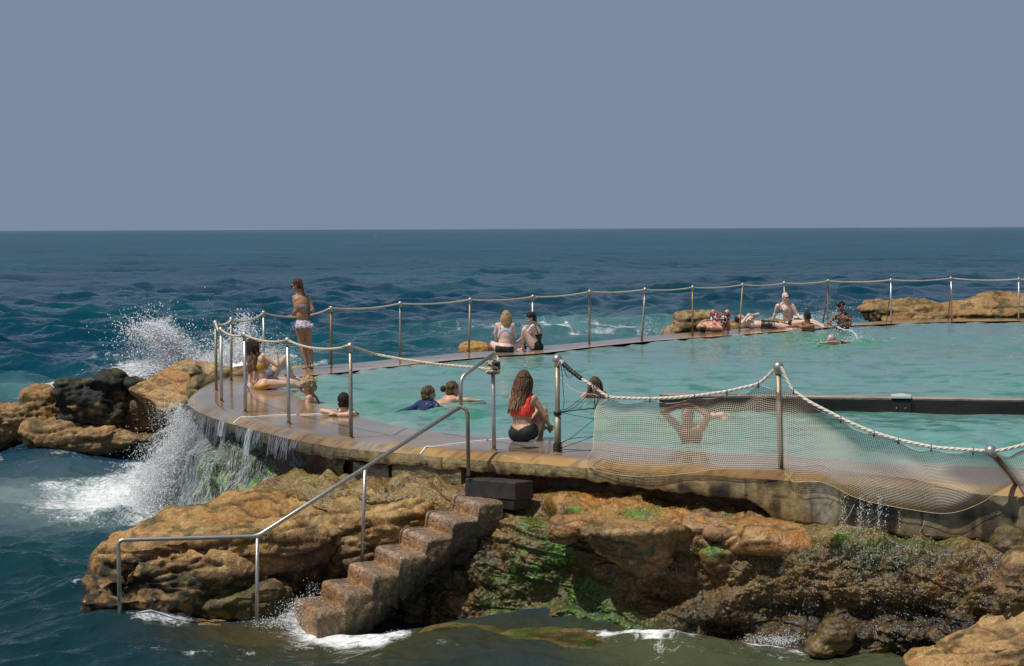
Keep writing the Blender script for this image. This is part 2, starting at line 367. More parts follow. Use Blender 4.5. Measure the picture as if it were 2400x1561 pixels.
# ------------------------------------------------------------------ the sea
SEA = -1.7
def ginp(px, py, cx, cy, rx, ry):
    return np.exp(-((px - cx) / rx) ** 2 - ((py - cy) / ry) ** 2)
def waves(x, y, spec, seed, spread=1.2, dirn=-1.35, dys=None):
    rg = np.random.default_rng(seed); dx = np.zeros_like(x); dy = np.zeros_like(x); z = np.zeros_like(x)
    for lam, amp in spec:
        th = dirn + rg.normal() * spread * 0.5; k = 2 * math.pi / lam; ph = rg.uniform(0, 6.283)
        kx, ky = math.cos(th), math.sin(th); a = amp
        if dys is not None: a = amp * np.clip((lam / (dys * 2.2)) - 0.3, 0.5, 1.0)
        arg = k * (kx * x + ky * y) + ph
        s, c = np.sin(arg), np.cos(arg); z += a * s; q = 0.85
        dx += q * a * kx * c; dy += q * a * ky * c
    return dx, dy, z
def build_sea():
    H = CAMP[2] - SEA
    offs = np.concatenate([np.linspace(1150, 60, 1010), np.geomspace(59.0, 5.0, 75), np.geomspace(4.5, 0.35, 14)])
    d = F * H / offs
    nc = 860; sl = np.linspace(-0.36, 0.36, nc)
    Y = np.repeat(d[:, None], nc, 1); X = Y * sl[None, :]
    X = X.ravel(); Y = Y.ravel()
    dys = np.repeat(np.abs(np.gradient(d))[:, None], nc, 1).ravel()
    px, py = proj(np.stack([X, Y, np.full_like(X, SEA)], -1))
    rg = np.random.default_rng(3)
    lams = np.geomspace(0.22, 5.0, 70) * rg.uniform(0.9, 1.1, 70)
    spec = [(l, (0.0125 if l < 3.2 else 0.0085) * l * rg.uniform(0.5, 1.4)) for l in lams]
    wx = vnoise(np.stack([X * 0.12, Y * 0.12, X * 0], -1), 5) * 1.6; wy = vnoise(np.stack([X * 0.12, Y * 0.12, X * 0 + 7], -1), 6) * 1.6
    dx, dy, z = waves(X + wx, Y + wy, spec, 21, 1.3, -1.45, dys)
    bx, by, bz = waves(X + wx, Y + wy, [(l, 0.0045 * l) for l in (5.5, 6.3, 7.4, 8.8, 10.2, 12.5, 15.0)] + [(19, 0.05), (27, 0.08)], 22, 0.9, -1.4, dys)
    sw = sstep(37, 60, Y); dx = dx + bx * sw; dy = dy + by * sw
    gust = 0.75 + 0.5 * vnoise(np.stack([X * 0.05, Y * 0.035, X * 0], -1), 9)
    # the inlet in front of the pool is calmer
    calm = 1 - 0.72 * sstep(39, 33, Y) * sstep(2.5, 0.0, X * 0 + 1)
    calm = np.where(Y < 34, 0.5, 1.0) * sstep(0, 1, np.ones_like(Y)); calm = np.where(Y < 34, calm, 0.5 + 0.5 * sstep(34, 42, Y))
    calm = np.maximum(calm, 0.58)
    far = sstep(60000, 3000, Y)
    amp = gust * calm * far
    nz = fbm(np.stack([X * 0.9, Y * 0.9, X * 0], -1), 1, 4, 3)
    z = z * amp + 0.03 * nz * amp + bz * sw * far
    # short steep chop: sharp little crests at every scale the distance still shows
    for k, lam in enumerate((0.5, 0.95, 1.8, 3.4, 6.5, 12.5, 24.0)):
        w = sstep(0.9 * dys, 2.0 * dys, np.full_like(dys, lam)) * sstep(9.0 * dys + 3.6, 4.5 * dys + 2.0, np.full_like(dys, lam))
        if not (w > 0.01).any(): continue
        q = np.stack([X / lam * 0.62 + 0.3 * wy / lam, Y / lam + 0.5 * wx / lam, np.full_like(X, 13.1 * k)], -1)
        r1 = (1 - np.abs(vnoise(q, 50 + k))) ** 2 - 0.35
        r1 = r1 * (0.6 + 0.8 * (0.5 + 0.5 * vnoise(q * 0.37, 70 + k)))
        z += r1 * w * lam * (0.070 if lam < 2 else 0.060 if lam < 5 else 0.040 if lam < 20 else 0.02) * np.clip(amp * 1.4, 0.0, 1.6)
    # surge swells seen in the picture: breaker behind the far wall, swell lip near the lower right rocks
    brk = ginp(px, py, 1830, 766, 90, 12) + 0.8 * ginp(px, py, 1960, 760, 60, 11)
    z += 0.12 * brk * np.clip(0.7 + 0.6 * vnoise(np.stack([X * 0.9, Y * 0.5, X * 0], -1), 2), 0, 2)
    lip = ginp(px, py, 1640, 1535, 260, 26) + 0.8 * ginp(px, py, 2080, 1545, 120, 22)
    z += 0.13 * lip * (0.8 + 0.5 * vnoise(np.stack([X * 1.3, Y * 2.5, X * 0], -1), 12))
    z += 0.06 * ginp(px, py, 130, 1265, 180, 26)
    V = np.stack([X + dx * amp, Y + dy * amp, SEA + z], -1)
    # body colour: depth, sand in suspension, weed; also painted horizon haze and wave shading
    n1 = fbm(np.stack([X * 0.04, Y * 0.03, X * 0], -1), 1, 4, 31); n2 = fbm(np.stack([X * 0.5, Y * 0.5, X * 0], -1), 1, 4, 33)
    c = np.tile(np.array([0.003, 0.038, 0.074]), (len(X), 1))
    c = lerpc(c, (0.004, 0.066, 0.090), sstep(-0.2, 0.5, n1))
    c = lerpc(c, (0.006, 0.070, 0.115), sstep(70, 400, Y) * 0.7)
    c = lerpc(c, (0.02, 0.09, 0.14), sstep(500, 5000, Y) * 0.9)  # haze towards the horizon, painted into the sea's colour
    near_ = sstep(27, 21, Y) * sstep(900, 200, px)
    tq = np.clip(ginp(px, py, 150, 1185, 330, 62) * 1.3, 0, 1) * (0.75 + 0.5 * n2)
    c = lerpc(c, (0.19, 0.265, 0.26), np.clip(tq * 1.0, 0, 0.75))
    c = lerpc(c, (0.012, 0.05, 0.055), 0.8 * np.clip(ginp(px, py, 100, 1310, 260, 60), 0, 1))
    ol = np.clip(sstep(1440, 1500, py) * sstep(150, 500, px) * (0.8 + 0.6 * n2), 0, 1)
    c = lerpc(c, (0.045, 0.045, 0.018), ol * 0.95)
    c = lerpc(c, (0.075, 0.085, 0.040), np.clip(sstep(1495, 1530, py) * sstep(1250, 1450, px) * (0.7 + n2), 0, 1))
    c = lerpc(c, (0.085, 0.06, 0.016), 0.7 * np.clip(ginp(px, py, 520, 1480, 200, 24) * (1 + n2), 0, 1))
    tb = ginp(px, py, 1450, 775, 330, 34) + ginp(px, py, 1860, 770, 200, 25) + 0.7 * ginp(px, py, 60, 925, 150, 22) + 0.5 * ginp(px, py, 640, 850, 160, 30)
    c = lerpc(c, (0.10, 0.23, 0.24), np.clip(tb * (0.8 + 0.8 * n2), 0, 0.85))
    c = lerpc(c, (0.010, 0.034, 0.044), np.clip(sstep(1290, 1400, py) * sstep(700, 300, px), 0, 1) * .8)
    pw = fbm(np.stack([X * 0.10 + 0 * Y, np.log(np.maximum(Y, 1)) * 55, X * 0], -1), 1, 4, 35); c *= (1 + .34 * pw * sstep(60, 160, Y))[:, None]  # light and dark wave shading painted into the far sea's colour
    # foam
    lace = fbm(np.stack([X * 1.1, Y * 0.7, X * 0], -1), 1, 4, 41, ridge=True)
    f = 0.95 * ginp(px, py, 385, 1195, 150, 45) + 0.7 * ginp(px, py, 250, 1190, 170, 38) + 0.75 * ginp(px, py, 330, 1120, 110, 42)
    f += 0.42 * ginp(px, py, 160, 1190, 200, 60) * (0.4 + lace) + 0.30 * ginp(px, py, 60, 1120, 150, 50) * (0.3 + lace)
    f += 0.95 * ginp(px, py, 60, 920, 100, 9) * (.6 + .5 * lace) + 0.8 * ginp(px, py, 135, 908, 50, 7)
    f += 0.5 * ginp(px, py, 120, 1075, 220, 22) * sstep(.1, .6, lace) + .4 * ginp(px, py, 120, 1300, 260, 50) * sstep(.3, .8, lace)
    f += 0.9 * ginp(px, py, 400, 885, 130, 40) + 0.8 * ginp(px, py, 600, 850, 120, 28) + 0.3 * ginp(px, py, 250, 880, 120, 40)
    f += 0.55 * ginp(px, py, 1420, 775, 260, 18) * (0.2 + 1.1 * lace) + 0.42 * ginp(px, py, 1200, 790, 400, 20) * (0.1 + lace) + 0.35 * ginp(px, py, 1100, 770, 300, 26) * (0.2 + lace)
    f += (1.0 * ginp(px, py, 1880, 744, 60, 6) + 0.95 * ginp(px, py, 1850, 762, 110, 9) + 1.0 * ginp(px, py, 1975, 742, 50, 6) + 0.8 * ginp(px, py, 1760, 740, 60, 4)) * (0.55 + 0.6 * lace)
    f += 0.30 * ginp(px, py, 850, 830, 140, 30) * (0.2 + lace)
    f += 0.9 * ginp(px, py, 655, 1475, 90, 22) + 0.55 * ginp(px, py, 700, 1445, 50, 30) + 0.6 * ginp(px, py, 930, 1490, 30, 9) + 0.6 * ginp(px, py, 1040, 1535, 70, 12)
    f += 0.95 * ginp(px, py, 1470, 1507, 120, 8) + .75 * ginp(px, py, 1380, 1520, 45, 12) + 0.5 * ginp(px, py, 1700, 1522, 260, 14) * (0.4 + lace) + 0.35 * ginp(px, py, 1850, 1540, 320, 20) * (0.3 + lace)
    f += 0.75 * ginp(px, py, 1870, 1510, 100, 13) + 0.75 * ginp(px, py, 2090, 1535, 80, 15) + 0.4 * ginp(px, py, 700, 1500, 250, 24) * lace + 0.28 * ginp(px, py, 600, 1540, 500, 26) * lace
    f += 0.40 * ginp(px, py, 300, 1478, 130, 12) * (0.4 + lace)
    wl = np.interp(px, [180, 230, 600, 720, 760, 960, 1250, 1400, 1900, 2150, 2400], [1400, 1462, 1458, 1450, 1490, 1486, 1495, 1502, 1512, 1520, 1530])
    f += 0.62 * np.exp(-((py - wl - 4) / 9) ** 2) * (0.25 + 1.1 * lace) + 0.34 * np.exp(-((py - wl - 14) / 22) ** 2) * lace * sstep(500, 700, px)
    f += 0.30 * ginp(px, py, 1100, 1550, 1300, 30) * sstep(-0.1, 0.7, fbm(np.stack([X * 1.2, Y * 2.6, X * 0], -1), 1, 4, 45, ridge=True))
    f = np.where(py > 1400, f * (0.50 + 0.85 * np.clip(lace + .1, 0, 1.2)), f)
    f = np.where((px > 1300) & (py > 1480), f * 1.15, f)
    # scattered white horses on the open sea
    cell = worley(np.stack([X * 0.05, Y * 0.035, X * 0], -1), 1, 77)
    cap = sstep(0.10, 0.03, cell[0]) * sstep(0.66, 0.72, cell[2]) * sstep(40, 55, Y)
    f += cap * 1.0 * sstep(-0.2, 0.3, n2 + 0.1)
    sp2 = fbm(np.stack([X * 1.7, Y * 1.1, X * 0], -1), 1, 3, 91)
    f += 0.55 * sstep(0.42, 0.6, sp2) * sstep(38, 42, Y) * sstep(110, 60, Y) * 0.8
    f = np.clip(f, 0, 1)
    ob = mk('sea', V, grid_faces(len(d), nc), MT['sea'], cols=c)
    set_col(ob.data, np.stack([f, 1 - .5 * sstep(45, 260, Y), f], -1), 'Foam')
    return tag(ob, kind='structure')
sea = build_sea()

# ------------------------------------------------------------------ pool deck: outer edge / inner edge, traced on the level z = 0
PAIRS = [(3000,1196,3000,1143),(2480,1150,2480,1101),(2379,1139,2343,1095),(2160,1124,2150,1090),(1955,1110,1960,1079),(1824,1101,1836,1069),(1687,1094,1660,1061),(1540,1085,1530,1050),
 (1372,1074,1387,1038),(1248,1065,1250,1031),(1124,1057,1120,1022),(1000,1047,1000,1011),(900,1038,925,997),(840,1033,870,985),(803,1029,828,973),(741,1019,775,960),(679,1006,735,948),(617,991,705,935),(567,978,685,922),
 (520,964,668,912),(487,951,655,905),(466,938,645,899),(461,925,643,895),(470,912,645,892),(490,899,655,889),(515,889,668,887),(545,881,675,886),(600,874,690,884),(688,864,720,881),(738,859,760,877),
 (800,853,818,871),(859,848,865,865),(936,840,939,857),(999,835,999,850),(1077,827,1093,841),(1149,823,1174,834),(1270,811,1270,828),(1381,801,1381,814),(1502,789,1508,801),(1599,780.5,1599,794),
 (1727,770.5,1727,785),(1825,763.5,1825,777),(1913,759.5,1913,770),(2001,756,1997,763),(2089,751.5,2089,759),(2215,747.5,2215,754),(2383,746,2400,752),(2500,745,2500,751),(3400,740,3400,746)]
Oc = np.array([P(a, b, z=0)[:2] for a, b, _, _ in PAIRS]); Ic = np.array([P(c, d_, z=0)[:2] for _, _, c, d_ in PAIRS])
def cat2(pts, per):
    pts3 = np.hstack([pts, np.zeros((len(pts), 1))]); out = []
    Q = np.vstack([2 * pts3[0] - pts3[1], pts3, 2 * pts3[-1] - pts3[-2]])
    for i in range(1, len(Q) - 2):
        t = np.linspace(0, 1, per, endpoint=False)[:, None]; a, b, c, d = Q[i - 1], Q[i], Q[i + 1], Q[i + 2]
        lin = b + (c - b) * t
        out.append(0.6 * lin + 0.4 * 0.5 * ((2 * b) + (-a + c) * t + (2 * a - 5 * b + 4 * c - d) * t ** 2 + (-a + 3 * b - 3 * c + d) * t ** 3))
    out.append(Q[-2][None]); return np.vstack(out)[:, :2]
PER = 12
O2 = cat2(Oc, PER); I2 = cat2(Ic, PER); NS = len(O2)
for _ in range(6):
    O2[1:-1] = O2[1:-1] * 0.5 + 0.25 * (O2[:-2] + O2[2:])
    I2[1:-1] = I2[1:-1] * 0.5 + 0.25 * (I2[:-2] + I2[2:])
Tg = np.gradient(O2, axis=0); Tg /= np.linalg.norm(Tg, axis=1)[:, None]
ON = np.stack([-Tg[:, 1], Tg[:, 0]], -1)           # candidate outward normal
if ((I2 - O2) * ON).sum() > 0: ON = -ON
SPX, SPY = proj(np.hstack([O2, np.zeros((NS, 1))]))
def front_index(px):
    """index along the near side of the deck for photo column px"""
    lim = int(np.argmin(O2[:, 0] + 1000 * (np.arange(NS) > 24 * PER)))
    return int(np.argmin(np.abs(SPX[:lim] - px)))
def Yw(px):
    return O2[front_index(px)][1]
# key columns: face height of the concrete edge along the path
idx = np.arange(NS)
faceh = np.interp(idx, np.array([0, 3, 4, 5, 5.4, 6, 7, 8, 11, 14, 17, 20, 24, 48]) * PER, [.46, .46, .44, .40, .24, .21, .17, .12, .13, .14, .13, .14, .14, .14])
def build_deck():
    sec = []  # rows of vertices
    nin = 9
    for k in range(nin + 1):
        t = k / nin; p = I2 * (1 - t) + O2 * t; sec.append(np.hstack([p, np.zeros((NS, 1))]))
    def out(w, z):
        return np.hstack([O2 + ON * np.asarray(w).reshape(-1, 1), np.broadcast_to(np.asarray(z, float).reshape(-1, 1), (NS, 1)).copy()])
    sec.append(out(np.full(NS, 0.055), -0.030)); sec.append(out(np.full(NS, 0.13), -0.088))
    V = np.vstack(sec)
    # small wear along the chamfer
    nz = fbm(V, 6, 3, 8); V[(nin + 1) * NS:, 2] += 0.008 * nz[(nin + 1) * NS:]
    V[:, 2] += 0.0025 * fbm(V, 2, 3, 5)
    px, py = proj(V)
    c = np.ones((len(V), 3))
    wet = 0.8 + 0.35 * fbm(V, 0.8, 4, 12)
    c *= wet[:, None]
    ch = np.arange(len(V)) >= (nin + 1) * NS - 1
    dryer = sstep(820, 1000, px)
    c[ch] = lerpc(c[ch], (1.12, 1.0, 0.74), (0.85 * dryer)[ch] + 0.15)
    # pits on the chamfer
    w = worley(V, 26, 4); c[ch] *= (1 - 0.35 * (w[2][ch] > 0.8))[:, None]
    # pale submerged inner edge on the sea side
    farside = (np.arange(len(V)) % NS) > 26 * PER; inner = np.arange(len(V)) < 3 * NS
    c[farside & inner] *= np.array([1.75, 1.5, 1.15])
    ob = mk('pool_deck', V, grid_faces(nin + 3, NS), MT['deck'], smooth=True, cols=c)
    ob.data.polygons.foreach_set('use_smooth', np.ones(len(ob.data.polygons), bool))
    tag(ob, kind='structure')
    return ob
deck = build_deck()
def build_wall():
    """stained concrete face, the recess under it and the wall behind the recess"""
    J = 26
    rows = []; 
    def prof(i):
        h = faceh[i]; wob = 0
        return [(0.13, -0.088), (0.135, -0.088 - h * .35), (0.133, -0.088 - h * .7), (0.128, -0.088 - h), (0.06, -0.094 - h), (-0.06, -0.10 - h), (-0.10, -0.16 - h), (-0.12, -0.35 - h), (-0.16, -0.6 - h), (-0.2, -2.2)]
    pr = np.array([prof(i) for i in range(NS)])       # NS,10,2
    # refine vertically
    tt = np.linspace(0, pr.shape[1] - 1, 46); k0 = np.minimum(tt.astype(int), pr.shape[1] - 2); fr = (tt - k0)[None, :, None]
    pr = pr[:, k0] * (1 - fr) + pr[:, k0 + 1] * fr
    # refine along
    u = np.linspace(0, NS - 1, NS * 3); i0 = np.minimum(u.astype(int), NS - 2); fu = (u - i0)[:, None]
    o = O2[i0] * (1 - fu) + O2[i0 + 1] * fu; n = ON[i0] * (1 - fu) + ON[i0 + 1] * fu; n /= np.linalg.norm(n, axis=1)[:, None]
    pr = pr[i0] * (1 - fu[..., None]) + pr[i0 + 1] * fu[..., None]
    V = np.zeros((len(u), pr.shape[1], 3)); V[..., :2] = o[:, None, :] + n[:, None, :] * pr[..., :1]; V[..., 2] = pr[..., 1]
    flat = V.reshape(-1, 3); nr = np.repeat(n, pr.shape[1], 0)
    row = np.tile(np.arange(pr.shape[1]), len(u)); tt_r = tt[row]
    edge = sstep(2.2, 3.2, tt_r); 
    nz = fbm(flat, 3.5, 5, 20); lump = worley(flat, 9, 22)[0]
    flat[:, 2] += (0.035 * nz + .03 * fbm(flat, 11, 4, 77)) * ((tt_r > 2.2) & (tt_r < 5.4)) 
    disp = 0.006 * fbm(flat, 12, 3, 3) + edge * (0.05 * nz + 0.05 * (0.5 - lump)) * (tt_r > 3.5)
    flat[:, :2] += nr * disp[:, None]
    px, py = proj(flat)
    c = np.tile(np.array([0.40, 0.30, 0.13]), (len(flat), 1))
    g = fbm(flat * np.array([1, 1, 0.3]), 2.2, 4, 25); g2 = fbm(flat * np.array([1, 1, 0.15]), 9, 4, 26)
    c = lerpc(c, (0.24, 0.21, 0.125), sstep(-0.15, 0.35, g) * .6)
    c = lerpc(c, (0.36, 0.345, 0.28), sstep(1880, 1900, px) * sstep(2000, 1935, px) * 0.8)
    c = lerpc(c, (0.16, 0.145, 0.10), sstep(1950, 2100, px) * 0.6)
    hf = np.repeat(faceh[i0] * (1 - fu[:, 0]) + faceh[i0 + 1] * fu[:, 0], pr.shape[1])
    depth = (-0.088 - flat[:, 2]) / hf                                   # 0 at top of the face, 1 at its foot
    rust = sstep(0.55, 1.0, depth + 0.35 * g2); c = lerpc(c, (0.15, 0.075, 0.028), 0.75 * rust)
    streak = sstep(0.05, 0.4, g2) * sstep(0.1, 0.8, depth); c = lerpc(c, (0.035, 0.028, 0.018), streak * 0.85)
    blackst = (ginp(px, py, 1690, 1165, 40, 40) + ginp(px, py, 2030, 1180, 90, 60) + ginp(px, py, 1810, 1125, 45, 22) + 0.8 * ginp(px, py, 2200, 1210, 200, 18)) * sstep(-0.35, 0.25, g2)
    c = lerpc(c, (0.018, 0.015, 0.012), np.clip(blackst, 0, 0.95))
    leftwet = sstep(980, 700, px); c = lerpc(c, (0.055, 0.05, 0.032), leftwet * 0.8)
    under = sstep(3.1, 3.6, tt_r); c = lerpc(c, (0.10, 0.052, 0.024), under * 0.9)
    vj = sstep(.012, .0, np.abs(np.mod(flat[:, 0] * .62 + .012 * g2, 1.0) - .5)) * (depth < 1.05); c = c * (1 - .75 * vj)[:, None]
    pits = worley(flat, 24, 29); c = c * (1 - .5 * ((pits[0] < .2) & (pits[2] > .7)))[:, None]
    hc = sstep(.03, .0, np.abs(depth - .45 - .25 * fbm(flat, 1.8, 3, 71))) * sstep(.0, .2, fbm(flat, 1.1, 3, 72)); c = c * (1 - .7 * hc)[:, None]
    c = c * (0.85 + 0.55 * (fbm(flat, 18, 4, 27)) + .25 * g)[:, None]
    nrow = pr.shape[1]
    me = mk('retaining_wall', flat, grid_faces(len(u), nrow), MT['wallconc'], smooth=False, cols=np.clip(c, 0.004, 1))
    return tag(me, 'weathered tan concrete retaining wall under the rim of the sea pool, rust streaked and undercut', 'wall')
pool_wall = build_wall()
def deck_z(px):
    return 0.0
# painted / sealed white joints running over the deck and down the chamfer
def strip(name, pts, w, zoff, matn, parent=None):
    pts = smooth_path(np.array(pts), 0.05); T = np.gradient(pts, axis=0); T[:, 2] = 0; T /= np.linalg.norm(T, axis=1)[:, None]
    S = np.stack([-T[:, 1], T[:, 0], T[:, 2] * 0], -1)
    V = np.vstack([pts + S * w, pts - S * w, pts + S * w * .6 + [0, 0, .006], pts - S * w * .6 + [0, 0, .006]]); V[:, 2] += zoff
    n = len(pts); Fc = []
    for i in range(n - 1):
        for a, b in ((0, 2), (2, 3), (3, 1)): Fc.append([a * n + i, a * n + i + 1, b * n + i + 1, b * n + i])
    ob = mk(name, V, Fc, matn); 
    if parent: adopt(ob, parent)
    return ob
for pts in ([(757, 971), (700, 972), (640, 974), (585, 978), (567, 979)], [(1195, 1028), (1130, 1033), (1070, 1040), (1020, 1047), (1004, 1049)]):
    w = [P(a, b, z=0.0) for a, b in pts]
    i = front_index(pts[-1][0]); e = np.array([*O2[i], 0]); n3 = np.array([*ON[i], 0])
    w[-1] = e + n3 * 0.01
    w += [e + n3 * 0.06 + [0, 0, -0.028], e + n3 * 0.128 + [0, 0, -0.08]]
    s = strip('joint_sealant', w, 0.011, 0.004, MT['white_paint'], deck)

# ------------------------------------------------------------------ pool water
def build_pool():
    # grid over the pool's bounding wedge, trimmed to the inner edge polygon (slightly under the deck rim)
    offs = np.linspace(640, 205, 620); d = F * 2.5 / offs; nc = 980; sl = np.linspace(-0.16, 0.49, nc)
    Y = np.repeat(d[:, None], nc, 1).ravel(); X = (np.repeat(d[:, None], nc, 1) * sl[None]).ravel()
    poly = I2; inside = np.zeros(len(X), bool); j = len(poly) - 1
    for i in range(len(poly)):
        xi, yi = poly[i]; xj, yj = poly[j]
        cnd = ((yi > Y) != (yj > Y))
        with np.errstate(divide='ignore', invalid='ignore'):
            inside ^= cnd & (X < (xj - xi) * (Y - yi) / (yj - yi + 1e-12) + xi)
        j = i
    px, py = proj(np.stack([X, Y, X * 0], -1))
    rg = np.random.default_rng(8)
    lams = np.geomspace(0.16, 1.7, 34); spec = [(l, 0.0068 * l * rg.uniform(0.4, 1.5)) for l in lams] + [(2.6, 0.008), (3.6, 0.008)]
    dx, dy, z = waves(X, Y, spec, 5, 2.4, -1.2)
    g = 0.7 + 0.6 * vnoise(np.stack([X * 0.35, Y * 0.35, X * 0], -1), 4) + 1.0 * ginp(px, py, 1980, 800, 160, 22) + 0.6 * ginp(px, py, 950, 940, 200, 25)
    z = z * g
    for (bx, by) in ((1605, 1035), (1395, 925), (1950, 803), (1010, 948), (1065, 938), (725, 937), (810, 976)):
        c_ = P(bx, by, z=0); r_ = np.hypot(X - c_[0], (Y - c_[1]))
        z += 0.012 * np.sin(r_ * 16) * np.exp(-(r_ / 0.9) ** 2)
    V = np.stack([X + dx * 0.5, Y + dy * 0.5, -0.026 + z], -1)
    fc = grid_faces(len(d), nc); ok = inside[fc].all(1); 
    # keep one ring beyond so the sheet tucks under the rim
    ok = inside[fc].any(1)
    used = np.unique(fc[ok]); mp_ = -np.ones(len(X), int); mp_[used] = np.arange(len(used))
    n1 = fbm(np.stack([X * 0.45, Y * 0.45, X * 0], -1), 1, 4, 61); n2 = fbm(np.stack([X * 2.0, Y * 3.0, X * 0], -1), 1, 4, 62)
    c = np.tile(np.array([0.135, 0.315, 0.29]), (len(X), 1))
    n3 = fbm(np.stack([X * 1.6, Y * 2.6, X * 0], -1), 1, 4, 63); c = lerpc(c, (0.035, 0.19, 0.13), sstep(0.0, 0.45, n2 + 0.35 * n1) * 0.85); c = lerpc(c, (0.16, 0.30, 0.29), sstep(0.05, .4, n3) * .7)
    c = lerpc(c, (0.10, 0.22, 0.205), sstep(900, 780, py) * .55)
    c = lerpc(c, (0.20, 0.42, 0.37), sstep(1000, 1060, py) * 0.6 * sstep(-0.3, 0.3, n1 + 0.2))
    c = lerpc(c, (0.045, 0.25, 0.13), np.clip(ginp(px, py, 1950, 800, 230, 22) + 0.8 * ginp(px, py, 960, 935, 210, 22) + 0.6 * ginp(px, py, 1600, 1000, 200, 30), 0, 0.85) * sstep(-0.5, 0.2, n2))
    c = lerpc(c, (0.10, 0.23, 0.27), sstep(1900, 2100, px) * sstep(800, 765, py) * 0.8)
    # the floor shelves up to the rim
    dd = np.full(len(X), 9.0)
    for q in I2[::4]: dd = np.minimum(dd, np.hypot(X - q[0], Y - q[1]))
    c = lerpc(c, (0.26, 0.34, 0.28), np.exp(-(dd / 0.32) ** 2) * 0.8)
    f = np.clip(0.5 * ginp(px, py, 1975, 806, 70, 5) + 0.45 * ginp(px, py, 1890, 802, 30, 4) + 0.4 * ginp(px, py, 1020, 948, 60, 4), 0, 1)
    ob = mk('pool_water', V[used], mp_[fc[ok]], MT['pool'], cols=c[used])
    set_col(ob.data, np.stack([f[used], np.ones(len(used)), f[used]], -1), 'Foam')
    return tag(ob, kind='structure')
pool = build_pool()
def build_floor():
    cx = I2.mean(0)
    V = np.vstack([np.hstack([I2 + (I2 - cx) * 0.02, np.full((NS, 1), -0.06)]), np.hstack([I2 + (I2 - cx) * 0.01, np.full((NS, 1), -1.6)])]); 
    Fc = grid_faces(2, NS, True).tolist() + [[NS + k for k in range(NS)]]
    ob = mk('pool_basin', V, Fc, mat('pool_basin_concrete', (0.3, 0.42, 0.38), 0.7), smooth=False)
    return tag(ob, kind='structure')
build_floor()
# wave-worn rock platform under the pool so that nothing hollow shows from the side
# ------------------------------------------------------------------ rail posts: (ball px, ball py, base px, base py, metal, where)
NEARP = [(505,757,507,915,'steel_rusty','at the very tip of the pool rim'),
 (518,773,519,941,'steel','second from the tip of the pool rim, right of the tip post'),
 (573,785,575,966,'steel','beside the long haired sunbather in the yellow bikini'),
 (674,798,677,994,'steel','in front of the yellow bikini sunbather\'s outstretched leg'),
 (821,811,823,1026,'steel_rusty','in front of the dark haired swimmer resting on crossed arms'),
 (1155,838,1158,1055,'steel','left of the coral top sitter, its head bound with rope')]
FARP = [(542,749,542,893,'steel_rusty','on the seaward rim nearest the tip, in front of sea spray'),
 (618,733,618,872,'steel','left of the standing bather in the floral bikini'),
 (776,722,776,856,'steel_brown','just right of the standing bather, stained brown'),
 (938,711,938,840,'steel_rusty','midway between the brown stained post and the small orange rock'),
 (1102,702,1099,826,'steel_rusty','left of the blonde sitter, in front of the small orange rock'),
 (1249,695,1247,814,'steel','behind the head of the dark haired sitter in black'),
 (1382,683,1381,807,'steel_rusty','first one right of the two seated friends'),
 (1512,678,1504,799,'steel_rusty','second right of the seated friends, left of the big brown boulder'),
 (1623.5,673,1623,788,'steel_brown','rust brown, at the head of the man in patterned shorts'),
 (1741,667,1733,777.5,'steel_rusty','leaning, between the two men lying on their backs'),
 (1838.5,663,1838,763,'steel_rusty','directly behind the bald man\'s head'),
 (1941,658,1940,758,'steel_rusty','between the bald man and the splashing bather'),
 (2088,656,2088.5,756.5,'steel','in front of the left part of the long brown rock'),
 (2229,652,2231,751,'steel','in front of the middle of the long brown rock'),
 (2388,654,2387,750,'steel','at the right end of the seaward rim')]
def post(ball, base, metal, label, group, r=0.023, braces=(), cutz=0.0):
    root = empty('rail_post', base, label, 'post', group)
    ball = np.asarray(ball); base = np.asarray(base); ax = (ball - base) / np.linalg.norm(ball - base)
    m = MB(); m.tube([base - ax * 0.01, base + ax * 0.3, ball - ax * 0.05], r, 16); m.build('pole', MT[metal], root)
    b = MB(); b.ell(ball, np.array([1, 1, 1]) * r * 1.95, seg=20, rings=14); b.tube([ball - ax * 0.075, ball - ax * 0.03], r * 1.22, 16); b.build('ball_cap', MT['steel'], root)
    f = MB(); f.tube([base + [0, 0, -0.005], base + [0, 0, 0.008]], r * 1.9, 16); f.build('base_plate', MT['steel_brown'], root)
    for t0, t1 in braces:
        q = MB(); q.tube([t0, t1], 0.014, 8); q.build('brace', MT['steel_brown'], root)
    return root
near_tops = []; far_tops = []
for (a, b, c, d, mt, w) in NEARP:
    base = P(c, d, z=0); top = P(a, b, Y=base[1]); near_tops.append(top)
    post(top, base, mt, 'ball capped post ' + w, 'steel posts along the near rim of the pool')
for k, (a, b, c, d, mt, w) in enumerate(FARP):
    base = P(c, d, z=0); top = P(a, b, Y=base[1]); far_tops.append(top)
    br = []
    if k in (11, 12, 13):
        off = {11: ((1936, 685), (1929, 757)), 12: ((2084, 680), (2077.5, 754)), 13: ((2226, 676), (2222, 750))}[k]
        e = P(*off[1], z=0.0); s_ = top * 0.82 + base * 0.18; br = [(s_, e)]
    post(top, base, mt, 'ball capped post ' + w, 'steel posts along the seaward rim of the pool', r=0.022, braces=br)
